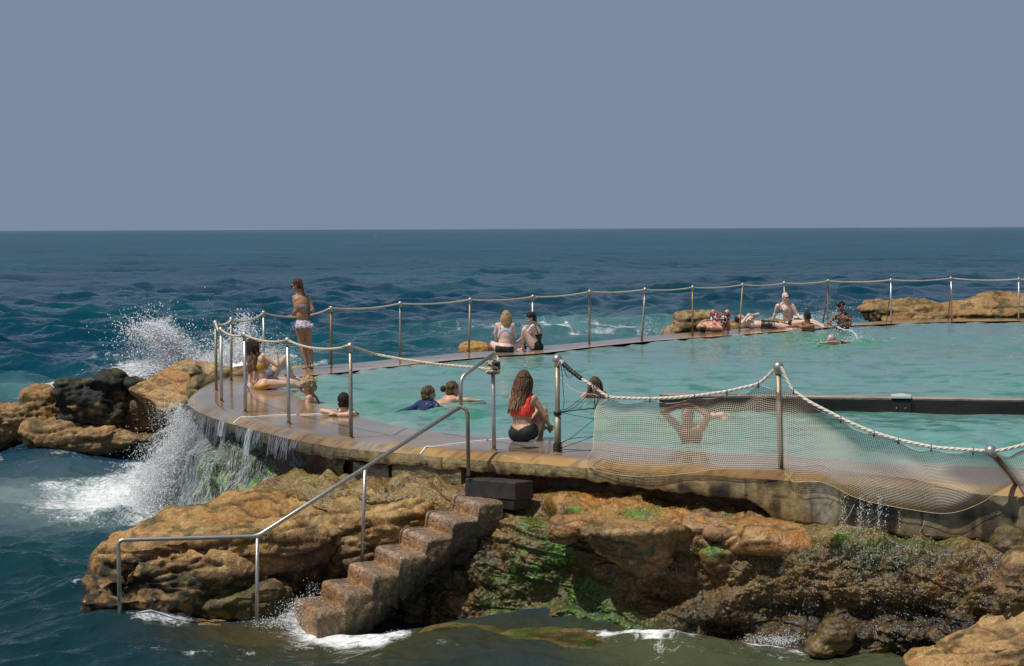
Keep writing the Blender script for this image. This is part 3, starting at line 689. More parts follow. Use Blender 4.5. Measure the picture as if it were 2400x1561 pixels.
# net posts
Gb = P(1307, 1060, z=0); Gt = P(1306, 842, Y=Gb[1]); Hb = P(1830, 1100, z=0); Ht = P(1824, 860, Y=Hb[1])
g = post(Gt, Gb, 'steel_rusty', 'thick steel post right of the coral top sitter, lashed with black cord', 'steel posts carrying the net', r=0.029)
m = MB(); m.tube([Gb + [0, 0, 0.0], Gb + [0, 0, 0.40]], 0.038, 16); m.build('sleeve', MT['steel_rusty'], g)
h = post(Ht, Hb, 'steel_rusty', 'upright brown steel post between the two hanging nets', 'steel posts carrying the net', r=0.029)
Ib = P(2386, 1137, z=0.0); It = near(2322, 1057, Ib, 0.62, -1)
post(It, Ib, 'steel_brown', 'bent steel post leaning steeply left at the photo right edge, holding up the net', 'steel posts carrying the net', r=0.029)

# ------------------------------------------------------------------ ropes
def sagged(tops, sags, r=0.0):
    out = []
    for i in range(len(tops) - 1):
        a, b = tops[i], tops[i + 1]
        for t in np.linspace(0, 1, 9)[:-1]:
            p = a * (1 - t) + b * t; p = p - np.array([0, 0, sags[i] * 4 * t * (1 - t)]); out.append(p)
    out.append(tops[-1]); return out
ft = [near_tops[0]] + far_tops
ft2 = ft + [far_tops[-1] + (far_tops[-1] - far_tops[-2]) * 0.9]
sg = [0.05, 0.07, 0.11, 0.045] + [0.038] * 12
pts = sagged([t - [0, 0, 0.005] for t in ft2], sg)
# the standing bather leans on the rope between the 2nd and 3rd seaward posts
m = MB(); m.rope(pts, 0.0165, 0.12, 5); rp = m.build('safety_rope', MT['rope'])
tag(rp, 'pale rope threaded through the ball caps of the seaward row of posts', 'rope')
nt_ = [near_tops[0], near_tops[1], near_tops[2], near_tops[3], near_tops[4]]
end = P(1122, 852, Y=near_tops[5][1] - 0.02)
pp = sagged(nt_, [0.06, 0.05, 0.05, 0.07])
pp += [P(880, 830, Y=23.9), P(950, 843, Y=23.3), P(1020, 853, Y=22.7), P(1080, 859, Y=22.3), P(1120, 862, Y=22.0), P(1150, 868, Y=21.75)]
m = MB(); m.rope(pp, 0.0165, 0.115, 5); rp2 = m.build('safety_rope', MT['rope'])
tag(rp2, 'pale twisted rope of the near rim, sagging from tip post to knotted post', 'rope')
# knot on post F
T5 = near_tops[5]
kn = MB()
def coil(c, R, tilt, az, r=0.018, turns=1.0):
    ts = np.linspace(0, turns * 2 * math.pi, int(28 * turns))
    a = np.stack([np.cos(ts) * R, np.sin(ts) * R, ts * 0.004], -1)
    Rm = np.array(Matrix.Rotation(az, 3, 'Z') @ Matrix.Rotation(tilt, 3, 'X'))
    return a @ Rm.T + c
for (dz, R, ti, az, tn) in ((-0.035, .055, .5, .3, 1.6), (-0.07, .06, -.45, 1.1, 1.5), (-0.15, .062, .25, 2.0, 2.2), (-0.175, .066, -.2, .2, 1.3)):
    kn.rope(coil(T5 + [0, -0.01, dz], R, ti, az, turns=tn), 0.017, 0.09, 5)
kn.rope([T5 + [-0.05, -.05, -.02], T5 + [-.02, -.075, -.07], T5 + [.05, -.06, -.12], T5 + [.065, 0, -.16]], 0.017, 0.09, 5)
knot = kn.build('rope_knot', MT['rope']); tag(knot, 'thick rope knot coiled round the post at the top of the handrail', 'rope')
tp = MB()
for k, dz in enumerate((-.085, -.10, -.115, -.13)): tp.tube(coil(T5 + [0.012, -.01, dz], .060 + .004 * (k % 2), .1 * (-1) ** k, k, turns=1.05), 0.013, 6)
adopt(tp.build('tape_binding', MT['tape']), knot)

# ------------------------------------------------------------------ stainless handrail down the steps
def lvl(px, py, Y): return P(px, py, Y=Y)
A0 = P(282, 1474, z=SEA - 0.0); Ya = A0[1]; Yb = P(601, 1458, z=SEA)[1]
hr = empty('handrail', (A0[0], A0[1], SEA), 'stainless steel handrail running from the sea up beside the concrete steps to the pool rim', 'handrail')
def bend(pts, r0=0.06):
    """round the inner corners of a polyline"""
    pts = [np.asarray(p, float) for p in pts]; out = [pts[0]]
    for i in range(1, len(pts) - 1):
        a, b, c = pts[i - 1], pts[i], pts[i + 1]; u = (a - b) / np.linalg.norm(a - b); v = (c - b) / np.linalg.norm(c - b)
        for t in np.linspace(0, 1, 7):
            p0 = b + u * r0; p1 = b + v * r0; out.append((1 - t) ** 2 * p0 + 2 * t * (1 - t) * b + t * t * p1)
    out.append(pts[-1]); return out
RR = 0.0225
topl = lvl(276, 1266, Ya); mid1 = lvl(603, 1257, Yb); jn = lvl(1080, 953, 21.15); el1 = lvl(1080, 885, 21.2); topk = lvl(1157, 829, 21.55)
m = MB(); m.tube(bend([A0 - [0, 0, .35], lvl(278, 1300, Ya), topl, mid1, jn], 0.07), RR, 14)
m.build('rail', MT['steel'], hr)
m = MB(); m.tube(bend([jn, el1, topk], 0.09), RR, 14); m.build('upper_rail', MT['steel'], hr)
m = MB(); m.tube(bend([jn, lvl(1096, 958, 21.13), lvl(1098, 1116, 21.05)], 0.08), RR * .95, 14); m.build('leg', MT['steel_rusty'], hr)
m = MB(); m.tube([mid1, P(601, 1458, z=SEA) - [0, 0, .3]], RR * .9, 12); m.build('leg', MT['steel'], hr)
m = MB(); m.tube([lvl(856, 1096, 20.87), lvl(848, 1322, 20.87)], RR * .9, 12); m.build('leg', MT['steel'], hr)
for p_ in (jn, mid1):
    m = MB(); m.ell(p_, np.array([1, 1, 1]) * RR * 1.12, seg=12, rings=8); m.build('joint', MT['steel'], hr)
m = MB(); m.tube([A0 - [0, 0, .3], A0 + [0, 0, .28]], RR * 1.12, 12); m.build('weed_growth', mat('green_weed', (0.012, 0.035, 0.008), 0.5, bump=1, bscale=60), hr)

# ------------------------------------------------------------------ timber beam dividing the pool
b0 = P(1545, 955, z=0); b1 = P(2600, 971, z=0)
ax = (b1 - b0) / np.linalg.norm(b1 - b0); perp = np.cross([0, 0, 1.0], ax); Rb = np.stack([ax, perp, [0, 0, 1.0]], -1)
beam = empty('timber_beam', b0, 'long dark waterlogged timber beam lying across the pool', 'beam')
L_ = np.linalg.norm(b1 - b0)
def bar(x0, x1, w, z0, z1, name, mt, n=60, rough_=0.006):
    xs = np.linspace(x0, x1, n); V = []
    sec = [(-w, z0), (-w, z1 - .02), (-w + .02, z1), (w - .02, z1), (w, z1 - .02), (w, z0)]
    for x in xs:
        for (a, z) in sec: V.append(b0 + ax * x + perp * (a + 0.13) + np.array([0, 0, z]))
    V = np.array(V); V += (fbm(V, 5, 3, 70) * rough_)[:, None] * np.array([0, 1, 1])
    Fc = grid_faces(n, 6, True).tolist() + [[0, 1, 2, 3, 4, 5], [(n - 1) * 6 + k for k in range(5, -1, -1)]]
    ob = mk(name, V, Fc, MT[mt], smooth=False); adopt(ob, beam); return ob
bar(0, L_, 0.12, -0.2, 0.172, 'log', 'timber'); bar(0.03, L_, 0.10, 0.170, 0.186, 'weathered_top', 'timber_top')
cp = P(2112, 962, z=0); xc = (cp - b0) @ ax
bar(xc - .125, xc + .125, 0.15, -0.2, 0.155, 'bracket', 'black', 2, 0)
m = MB(); cc = b0 + ax * xc + perp * 0.13 + np.array([0, 0, .19]); hw = .135
V = np.array([[-hw, -.17, -.012], [hw, -.17, -.012], [hw, .17, -.012], [-hw, .17, -.012], [-hw, -.17, .015], [hw, -.17, .015], [hw, .17, .015], [-hw, .17, .015], [0, 0, .045]]) @ Rb.T + cc
m.add(V, [[3, 2, 1, 0], [0, 1, 5, 4], [1, 2, 6, 5], [2, 3, 7, 6], [3, 0, 4, 7], [4, 5, 8], [5, 6, 8], [6, 7, 8], [7, 4, 8]])
m.build('pyramid_cap', mat('galvanised_cap', (0.5, 0.5, 0.47), 0.5), beam, smooth=False)
for s_ in (-.06, .06):
    m = MB(); m.ell(b0 + ax * (xc + s_) + perp * (-.025) + np.array([0, 0, .04]), np.array([.014] * 3), seg=8, rings=6); m.build('bolt', MT['steel_brown'], beam)

# ------------------------------------------------------------------ hanging nets
def curve(pts, n, Yf):
    p = np.array([P(a, b, Y=Yf(a, b)) for a, b in pts]); q = smooth_path(p, 0.03)
    L = np.concatenate([[0], np.cumsum(np.linalg.norm(np.diff(q, axis=0), axis=1))]); t = np.linspace(0, L[-1], n)
    return np.stack([np.interp(t, L, q[:, k]) for k in range(3)], -1)
Yr = lambda px, py=None: float(np.interp(px, [1306, 1824, 2322, 2480], [Gt[1], Ht[1], It[1], It[1] - 0.1]) - 0.02)
def hang(top, bot, left, right, nu, nv, sag, seed, tieout=0.0):
    """surface between four edges (Coons patch) with some sag and wrinkles"""
    u = np.linspace(0, 1, nu)[:, None, None]; v = np.linspace(0, 1, nv)[None, :, None]
    T = top[:, None, :]; B = bot[:, None, :]; Lf = left[None]; Rg = right[None]
    S = (1 - v) * T + v * B + (1 - u) * Lf + u * Rg - ((1 - u) * (1 - v) * top[0] + u * (1 - v) * top[-1] + (1 - u) * v * bot[0] + u * v * bot[-1])
    S = S + 0.0
    w = vnoise(np.stack([(u * 5 + 0 * v)[..., 0].ravel(), (v * 2 + 0 * u)[..., 0].ravel(), np.full(nu * nv, seed)], -1), 2).reshape(nu, nv)
    edge = (4 * u * (1 - u) * 4 * v * (1 - v))[..., 0]
    S[..., 1] -= sag * edge + 0.03 * w * edge
    w2 = vnoise(np.stack([(u * 9 + 0 * v)[..., 0].ravel(), (v * 4 + 0 * u)[..., 0].ravel(), np.full(nu * nv, seed + 3)], -1), 3).reshape(nu, nv)
    S[..., 2] += 0.008 * w2 * edge
    return S
def net_mesh(S, r, dark_top, stain, root, shear=0.0):
    nu, nv, _ = S.shape; segs = []; cols = []
    V = []; Fc = []; base = 0
    def strand(line, cl):
        nonlocal base
        T = np.gradient(line, axis=0); T /= np.linalg.norm(T, axis=1)[:, None] + 1e-9
        N1 = np.cross(T, [0, 1.0, 0.01]); N1 /= np.linalg.norm(N1, axis=1)[:, None] + 1e-9; N2 = np.cross(T, N1)
        for k in range(3):
            th = k * 2 * math.pi / 3; V.append(line + r * (math.cos(th) * N1 + math.sin(th) * N2)); cols.append(cl)
        n = len(line); i = np.arange(n - 1)
        for k in range(3):
            k2 = (k + 1) % 3; Fc.append(np.stack([base + k * n + i, base + k * n + i + 1, base + k2 * n + i + 1, base + k2 * n + i], -1))
        base += 3 * n
    cm = np.zeros((nu, nv, 3)); vv = np.linspace(0, 1, nv)[None, :]; uu = np.linspace(0, 1, nu)[:, None]
    pos = S.reshape(-1, 3); nz = vnoise(pos * 3, 8).reshape(nu, nv)
    cm[:] = (0.72, 0.62, 0.48)
    dk = np.clip(dark_top(uu, vv) + 0.12 * nz, 0, 1)[..., None]; cm = cm * (1 - dk) + np.array([0.03, 0.027, 0.024]) * dk
    st = np.clip(stain(uu, vv) + 0.2 * nz, 0, 1)[..., None]; cm = cm * (1 - st) + np.array([0.50, 0.33, 0.14]) * st
    for i in range(nu): strand(S[i], cm[i])
    for j in range(nv): strand(S[:, j] + [0, -r * .6, 0], cm[:, j])
    ob = mk('mesh', np.vstack(V), np.vstack(Fc), MT['net'], cols=np.vstack(cols)); adopt(ob, root)
    return ob
def border(lines, r, mt, root, name='border_cord'):
    m = MB()
    for l in lines: m.tube(smooth_path(l[::6] if len(l) > 14 else l, 0.03), r, 6)
    m.build(name, mt, root)
def wallfront(px, py):
    """distance for the net's lower hem: in front of the rim where it hangs below it"""
    i = front_index(px); return O2[i][1] - 0.19
# net one
n1t = [(1425, 935), (1470, 946), (1523, 940), (1575, 946), (1627, 934), (1665, 936), (1703, 924), (1745, 925), (1777, 905), (1800, 912), (1828, 916)]
n1b = [(1373, 1079), (1387, 1097), (1455, 1114), (1523, 1116), (1605, 1110), (1684, 1099), (1750, 1099), (1826, 1101)]
n1l = [(1425, 935), (1397, 957), (1394, 982), (1395, 1005), (1391, 1023), (1389, 1056), (1373, 1079)]
n1r = [(1828, 916), (1830, 1000), (1831, 1060), (1826, 1101)]
def Ynet(ytop, ybot, y0, y1):
    return lambda px, py: Yr(px) + (wallfront(px, py) - Yr(px)) * min(max((py - y0) / (y1 - y0), 0), 1) ** 0.8
NU, NV = 88, 38
ty = curve(n1t, NU, lambda a, b: Yr(a)); by = curve(n1b, NU, wallfront)
ly = curve(n1l, NV, Ynet(0, 0, 935, 1075)); ry = curve(n1r, NV, Ynet(0, 0, 916, 1098))
root1 = empty('safety_net', ty[0], 'left hanging rope net, between the cord lashed post and the upright brown post', 'net', 'nets hung along the pool rim')
S1 = hang(ty, by, ly, ry, NU, NV, 0.03, 1)
net_mesh(S1, 0.0027, lambda u, v: sstep(0.20, 0.08, v), lambda u, v: sstep(0.84, 0.93, v) * sstep(0.75, 0.5, u), root1)
border([ty, ly, by], 0.0032, MT['rope'], root1)
# net two
n2t = [(1833, 916), (1859, 917), (1903, 952), (1940, 972), (1970, 985), (2010, 1010), (2048, 1019), (2080, 1030), (2105, 1036), (2150, 1056), (2182, 1055), (2235, 1063), (2281, 1059), (2320, 1060)]
n2b = [(1839, 1108), (1852, 1128), (1916, 1128), (1955, 1141), (1985, 1158), (2045, 1178), (2110, 1190), (2165, 1199), (2226, 1203), (2291, 1183), (2337, 1154), (2374, 1132)]
n2l = [(1833, 916), (1836, 980), (1838, 1050), (1839, 1108)]
n2r = [(2320, 1060), (2338, 1085), (2358, 1110), (2374, 1132)]
NU2, NV2 = 98, 44
ty2 = curve(n2t, NU2, lambda a, b: Yr(a)); by2 = curve(n2b, NU2, lambda a, b: wallfront(a, b) - 0.03)
ly2 = curve(n2l, NV2, Ynet(0, 0, 916, 1100)); ry2 = curve(n2r, NV2, lambda a, b: float(np.interp(a, [2320, 2374], [It[1], wallfront(2374, 0)])))
root2 = empty('safety_net', ty2[0], 'large middle rope net sweeping down to the leaning post, its belly drooping over the wall', 'net', 'nets hung along the pool rim')
S2 = hang(ty2, by2, ly2, ry2, NU2, NV2, 0.05, 2)
net_mesh(S2, 0.0027, lambda u, v: 0.85 * sstep(0.30, 0.1, v) + 0.62 * np.exp(-((u - 0.36 - 0.25 * v) / 0.13) ** 2) * sstep(0.85, 0.4, v), lambda u, v: sstep(0.84, 0.97, v), root2)
border([ty2, by2], 0.0028, MT['rope'], root2)
# a sliver of the third net at the right edge
n3t = [(2334, 1066), (2350, 1072), (2366, 1072), (2385, 1064), (2402, 1055), (2440, 1050), (2500, 1048)]
n3b = [(2390, 1140), (2398, 1160), (2420, 1172), (2450, 1178), (2475, 1180), (2500, 1180), (2540, 1180)]
NU3, NV3 = 34, 32
Y3 = lambda a, b: float(np.interp(a, [2330, 2540], [It[1] - 0.02, It[1] - 0.10]))
ty3 = curve(n3t, NU3, Y3); by3 = curve(n3b, NU3, lambda a, b: wallfront(min(a, 2560), b) - 0.02)
l3 = ty3[0] + (by3[0] - ty3[0]) * np.linspace(0, 1, NV3)[:, None]; r3 = ty3[-1] + (by3[-1] - ty3[-1]) * np.linspace(0, 1, NV3)[:, None]
root3 = empty('safety_net', ty3[0], 'corner of a third rope net, to the right of the leaning post', 'net', 'nets hung along the pool rim')
S3 = hang(ty3, by3, l3, r3, NU3, NV3, 0.02, 3)
net_mesh(S3, 0.0027, lambda u, v: 0.7 * sstep(0.5, 0.1, v) + 0 * u, lambda u, v: sstep(0.75, 0.95, v) + 0 * u, root3)
border([ty3], 0.010, MT['rope'], root3)
# the thick rope the nets hang from
rp_pts = [(1313, 845), (1336, 866), (1362, 887), (1390, 905), (1425, 929), (1470, 933), (1523, 934), (1580, 932), (1627, 928), (1665, 923), (1703.5, 917), (1740, 909), (1777, 899), (1800, 881), (1817, 864), (1824, 859), (1833, 864), (1845, 890), (1859, 914), (1880, 930), (1903, 945), (1940, 964), (1970.5, 979.5), (2010, 998), (2048, 1013), (2105, 1030), (2182, 1047), (2235, 1052), (2281, 1055), (2320, 1057), (2340, 1056), (2370, 1050), (2400, 1042), (2450, 1026), (2500, 1010)]
RP = [P(a, b, Y=Yr(a)) for a, b in rp_pts]
m = MB(); m.rope(RP, 0.0172, 0.10, 6); nr = m.build('net_rope', MT['rope_white']); tag(nr, 'thick white twisted rope the nets are tied to, looping over the upright brown post', 'rope')
for a, b in ((1425, 930), (1523, 935), (1627, 929), (1703.5, 918), (1777, 900), (1859, 915), (1970, 981), (2048, 1014), (2105, 1031), (2182, 1048), (2281, 1056)):
    c_ = P(a, b, Y=Yr(a)); m = MB(); ts = np.linspace(0, 2 * math.pi, 15)
    m.tube(np.stack([c_[0] + 0 * ts, c_[1] + 0.027 * np.cos(ts), c_[2] - 0.008 + 0.034 * np.sin(ts)], -1), 0.004, 5); m.build('cable_tie', MT['black_cord'], nr)
m = MB(); ps = [P(a, b, Y=Yr(a)) for a, b in ((1320, 852), (1336, 867), (1350, 878), (1363, 888))]
m.tube(smooth_path(ps, 0.012), 0.026 + 0.004 * np.sin(np.arange(len(smooth_path(ps, 0.012))) * 1.9), 8); m.build('tape_binding', MT['tape'], nr)
# lacing cords between the first post and net one
def cord(name, pts, r, mt, label, cat='cord', dY=0.0, group=None):
    q = smooth_path([P(a, b, Y=Yr(a) + dY) for a, b in pts], 0.02); m = MB(); m.tube(q, r, 5); ob = m.build(name, mt); return tag(ob, label, cat, group)
cord('lacing_cord', [(1313, 963), (1334, 955), (1360, 935), (1392, 905), (1396, 899)], .0035, MT['black_cord'], 'topmost black cord rising from the post lashing to the knot on the rope')
cord('lacing_cord', [(1313, 966), (1342, 957), (1368, 936), (1388, 915), (1395, 902)], .0035, MT['black_cord'], 'black cord just below the topmost one, also rising to the knot on the rope', dY=.02)
cord('lacing_cord', [(1312, 968), (1336, 963), (1370, 959), (1394, 957)], .006, MT['black_cord'], 'doubled black cord running level from the post lashing to the net\'s upper left corner')
cord('lacing_cord', [(1358, 960), (1368, 944), (1382, 930), (1390, 920)], .003, MT['black_cord'], 'short black cord curling down from the knot onto the level doubled cord')
cord('lacing_cord', [(1312, 966), (1350, 974), (1394, 982)], .0035, MT['black_cord'], 'black cord slanting down right from the post lashing to the net\'s left edge')
cord('lacing_cord', [(1394, 982), (1366, 1004), (1340, 1025), (1312, 1040)], .0035, MT['black_cord'], 'black cord slanting down left from net edge to post foot, longest of the cords')
cord('lacing_cord', [(1310, 1040), (1340, 1028), (1391, 1023)], .0035, MT['black_cord'], 'black cord rising gently from the post\'s foot to the middle of the net\'s left edge')
cord('lacing_cord', [(1391, 1023), (1350, 1038), (1310, 1052)], .0035, MT['black_cord'], 'black cord falling from the middle of the net\'s left edge to the post\'s foot')
cord('lacing_cord', [(1310, 1053), (1340, 1054), (1389, 1056)], .0045, MT['black_cord'], 'level black cord just above the rim between the post\'s foot and the net')
cord('lacing_cord', [(1310, 1059), (1345, 1069), (1373, 1079)], .0045, MT['black_cord'], 'lowest black cord, tying the net\'s bottom left corner to the post\'s foot')
cord('loose_cord', [(1314, 850), (1318, 880), (1320, 915), (1322, 940), (1320, 958)], .0035, MT['black_cord'], 'loose black cord hanging straight down beside the lashed post', dY=-.04)
cord('loose_cord', [(1319, 857), (1325, 872), (1330, 884), (1336, 886), (1341, 881)], .0035, MT['black_cord'], 'loose black cord end hooking upward near the lashed post\'s top')
cord('loose_cord', [(1314, 884), (1327, 900), (1345, 914), (1372, 923), (1392, 924), (1402, 928)], .003, MT['rope_white'], 'thin cream cord sagging from the lashed post to the knot on the rope')
cord('loose_cord', [(1300, 850), (1299, 863), (1304, 860), (1311, 848)], .004, MT['rope'], 'short loop of grey string round the ball cap of the lashed post', dY=-.05)
cord('loose_cord', [(2002, 1183), (1988, 1210), (1965, 1235), (1945, 1262), (1932, 1282)], .004, MT['rope'], 'frayed tan cord hanging from the middle net down to the mossy ledge', dY=-.45)
cord('loose_cord', [(2166, 1221), (2164, 1232), (2158, 1241), (2155, 1248)], .003, MT['rope_white'], 'short pale cord end dangling under the belly of the middle net', dY=-.4)
for (yy, st, nk, rr_, lb) in ((965, 1.3, 6, .04, 'black cord wound round the middle of the thick lashed post'), (1040, 4.0, 5, .05, 'black cord wound round the foot of the thick lashed post')):
    lm = MB(); th = np.linspace(0, 6.283 * nk, 16 * nk); zz = [P(1307, yy + st * q_ / 6.283, Y=Gb[1])[2] for q_ in th]
    lm.tube(np.stack([Gb[0] + rr_ * np.cos(th), Gb[1] + rr_ * np.sin(th), zz], -1), .006, 5); tag(lm.build('cord_lashing', MT['black_cord']), lb, 'cord')
km = MB()
kc = P(1396, 903, Y=Yr(1396)); rg = np.random.default_rng(4)
for k in range(6):
    km.tube(coil(kc + rg.normal(0, .012, 3), .032, rg.uniform(-1.5, 1.5), rg.uniform(0, 3), turns=1.1), .004, 5)
for k in range(4):
    a = kc + rg.normal(0, .015, 3); km.tube(smooth_path([a, a + [rg.normal(0, .03), 0, -.12], a + [rg.normal(-.01, .03), 0, -.26]], .02), .0035, 5)
tag(km.build('cord_knot', MT['black_cord']), 'tangled black cord knot on the rope in front of the swimmer\'s face', 'cord')
# ------------------------------------------------------------------ rocks
DG = None
def remeshed(V, Fc, voxel, smooth_it=2):
    """voxel-fused surface of overlapping closed pieces, returned as arrays"""
    me = raw_mesh('tmp', V, Fc); ob = bpy.data.objects.new('tmp', me); COL.objects.link(ob)
    md = ob.modifiers.new('r', 'REMESH'); md.mode = 'VOXEL'; md.voxel_size = voxel
    if smooth_it:
        sm = ob.modifiers.new('s', 'SMOOTH'); sm.factor = 0.5; sm.iterations = smooth_it
    dg = bpy.context.evaluated_depsgraph_get(); ev = ob.evaluated_get(dg); m2 = bpy.data.meshes.new_from_object(ev)
    n = len(m2.vertices); co = np.zeros(n * 3, np.float32); m2.vertices.foreach_get('co', co)
    nm = np.zeros(n * 3, np.float32); m2.vertex_normals.foreach_get('vector', nm)
    lp = np.zeros(len(m2.loops), np.int32); m2.loops.foreach_get('vertex_index', lp)
    tot = np.zeros(len(m2.polygons), np.int32); m2.polygons.foreach_get('loop_total', tot)
    if (tot == 4).all(): fc = lp.reshape(-1, 4)
    else:
        st = np.cumsum(tot) - tot; fc = [lp[a:a + b].tolist() for a, b in zip(st, tot)]
    bpy.data.objects.remove(ob); bpy.data.meshes.remove(me); bpy.data.meshes.remove(m2)
    return co.reshape(-1, 3).astype(float), nm.reshape(-1, 3).astype(float), fc
def rotm(rx=0, ry=0, rz=0):
    return np.array((Matrix.Rotation(math.radians(rz), 3, 'Z') @ Matrix.Rotation(math.radians(ry), 3, 'Y') @ Matrix.Rotation(math.radians(rx), 3, 'X')))
TAN = np.array([0.385, 0.215, 0.068]); ORANGE = np.array([0.37, 0.15, 0.032]); PALE = np.array([0.46, 0.31, 0.13]); BROWN = np.array([0.17, 0.085, 0.035])
OLIVE = np.array([0.10, 0.085, 0.02]); MOSS = np.array([0.055, 0.13, 0.012]); WEED = np.array([0.016, 0.018, 0.009]); PURP = np.array([0.16, 0.075, 0.06]); GREY = np.array([0.26, 0.21, 0.15])
def rock_col(p, n, px, py, wet=0.0, weed=0.0, base=TAN, moss=0.2, seed=0):
    a = fbm(p, 1.6, 5, seed + 1); b = fbm(p * np.array([1, 1, 4]), 2.2, 5, seed + 2); g = fbm(p, 9, 4, seed + 3); h = fbm(p, 26, 3, seed + 4)
    c = np.tile(base.astype(float), (len(p), 1))
    c = lerpc(c, ORANGE, sstep(0.0, 0.4, a) * 0.5); c = lerpc(c, PALE, sstep(-0.1, 0.35, b) * 0.6)
    c = lerpc(c, BROWN, sstep(0.15, 0.5, -a + 0.6 * g) * 0.6)
    m = sstep(0.32 - moss, 0.62 - moss, fbm(p, 2.7, 5, seed + 5) + 0.45 * g + 0.1 * n[:, 2])
    c = lerpc(c, OLIVE, np.clip(m, 0, 0.8))
    if weed is not 0.0:
        c = lerpc(c, WEED, np.clip(weed * sstep(-0.45, 0.2, g + 0.3 * h), 0, 0.95))
    c *= (1 - 0.35 * np.asarray(wet))[:, None] if np.ndim(wet) else (1 - 0.35 * wet)
    w = worley(p, 30, seed + 6); spot = (w[0] < 0.22) & (w[2] > 0.72)
    c = np.where(spot[:, None], c * 0.35, c)
    c *= (0.9 + 0.35 * h)[:, None]
    return np.clip(c, 0.006, 0.9)
def rock(name, blobs, voxel, label, amp=0.10, fr=1.6, strata=0.05, lump=0.04, matn='rock', colf=None, group=None, cat='rock', seed=0, kind=None, lumpfr=5.0, smooth=True, bed=(0.0, 0.0, 4.0, .04), hulls=(), smo=3):
    """blobs: (px, py, Y, half-sizes, rotation degrees, squareness)"""
    m = MB()
    for hp in hulls:
        bmh = bmesh.new()
        for (a_, b_, y_) in hp: bmh.verts.new(P(a_, b_, Y=y_))
        r_ = bmesh.ops.convex_hull(bmh, input=bmh.verts[:]); bmh.verts.ensure_lookup_table()
        dl = [e for e in r_['geom_interior'] if isinstance(e, bmesh.types.BMVert)]
        if dl: bmesh.ops.delete(bmh, geom=dl, context='VERTS')
        bmesh.ops.recalc_face_normals(bmh, faces=bmh.faces[:]); bmh.verts.index_update()
        m.add([list(v.co) for v in bmh.verts], [[v.index for v in f.verts] for f in bmh.faces]); bmh.free()
    for (px, py, Y, hs, rot, pw) in blobs:
        m.ell(P(px, py, Y=Y), np.array(hs, float), rotm(*rot), seg=28, rings=18, pw=pw)
    if blobs and not hulls and max(b_[3][0] for b_ in blobs) < .45: bed = (bed[0], bed[1], bed[2], bed[3] * .22)
    V, N, Fc = remeshed(np.concatenate(m.V), m.F, voxel, smo)
    d = amp * fbm(V, fr, 6, seed) + strata * fbm(V * np.array([0.35, 0.35, 3.2]) + 0.25 * V[:, [2, 0, 1]], 1.5, 4, seed + 7, ridge=True)
    w = worley(V, lumpfr, seed + 3); d += lump * (0.5 - w[0]) + 0.55 * lump * fbm(V, lumpfr * 2.6, 4, seed + 8, gain=.6) + amp * .16 * fbm(V, 7, 4, seed + 12, gain=.65, ridge=True)
    bz = V[:, 2] + bed[0] * V[:, 0] + bed[1] * V[:, 1]
    fr_ = np.mod(bz * bed[2] + .8 * fbm(V, .7, 3, seed + 31), 1.0); cell_ = np.floor(bz * bed[2] + .8 * fbm(V, .7, 3, seed + 31))
    notch = np.exp(-((fr_ - .5) / .07) ** 2) * sstep(-.25, .2, fbm(V, 1.3, 3, seed + 32)); d += bed[3] * (vnoise(np.stack([cell_ * 3.1, V[:, 0] * .7, V[:, 1] * .7], -1), seed + 33)) - bed[3] * 1.1 * notch
    wj = worley(V * np.array([.55, .55, 1.5]) + .25 * vnoise(V * 1.7, 5)[:, None], 1.25, seed + 34); joint = sstep(.05, .0, wj[1] - wj[0]) * sstep(-.2, .2, fbm(V, 1.1, 3, seed + 35)); d -= bed[3] * .7 * joint; d += bed[3] * .8 * (wj[2] - .5)
    crack = sstep(0.07, 0.0, np.abs(fbm(V * np.array([0.5, 0.5, 1.8]), 1.5, 4, seed + 21))); d -= crack * (amp * 0.35)
    V2 = V + N * d[:, None]
    px, py = proj(V2)
    c = colf(V2, N, px, py) if colf else rock_col(V2, N, px, py, seed=seed)
    c = c * (1 - 0.6 * np.clip(crack + .8 * notch + .7 * joint, 0, 1))[:, None]
    ob = mk(name, V2, Fc, MT[matn], smooth=smooth, cols=c)
    if kind: tag(ob, kind=kind)
    else: tag(ob, label, cat, group)
    return ob
def G(*a): return ginp(*a)

# --- the big sandstone shelf in front, left of the steps
def col_big(p, n, px, py):
    low = sstep(-1.02, -1.36, p[:, 2] + .08 * fbm(p, 2.5, 3, 99))
    nose = G(px, py, 260, 1355, 70, 70) + 0.7 * G(px, py, 340, 1390, 90, 70) + 0.5 * G(px, py, 500, 1230, 40, 16) + .5 * G(px, py, 590, 1225, 22, 14)
    c = rock_col(p, n, px, py, wet=low * 0.8, weed=np.clip(nose * 0.9 + 0.95 * low, 0, 1), base=TAN * 1.08, moss=0.05, seed=3)
    c = lerpc(c, PALE * 1.1, 0.5 * sstep(650, 850, px) * sstep(0.3, 0.8, n[:, 2]))
    c = lerpc(c, OLIVE * 1.3, 0.6 * sstep(1050, 800, -px + 1650) * 0 + 0.55 * G(px, py, 850, 1190, 160, 40) * sstep(-0.2, 0.3, fbm(p, 4, 4, 8)))
    c = lerpc(c, PURP, 0.6 * G(px, py, 740, 1290, 90, 40)); c = lerpc(c, OLIVE * 1.5, 0.6 * G(px, py, 570, 1400, 100, 35))
    barn = worley(p, 22, 5); bb = (barn[0] < 0.2) & (barn[2] > 0.62) & (n[:, 2] < 0.55)
    c = np.where(bb[:, None], c * 0.5 + np.array([.28, .24, .19]), c)
    return c
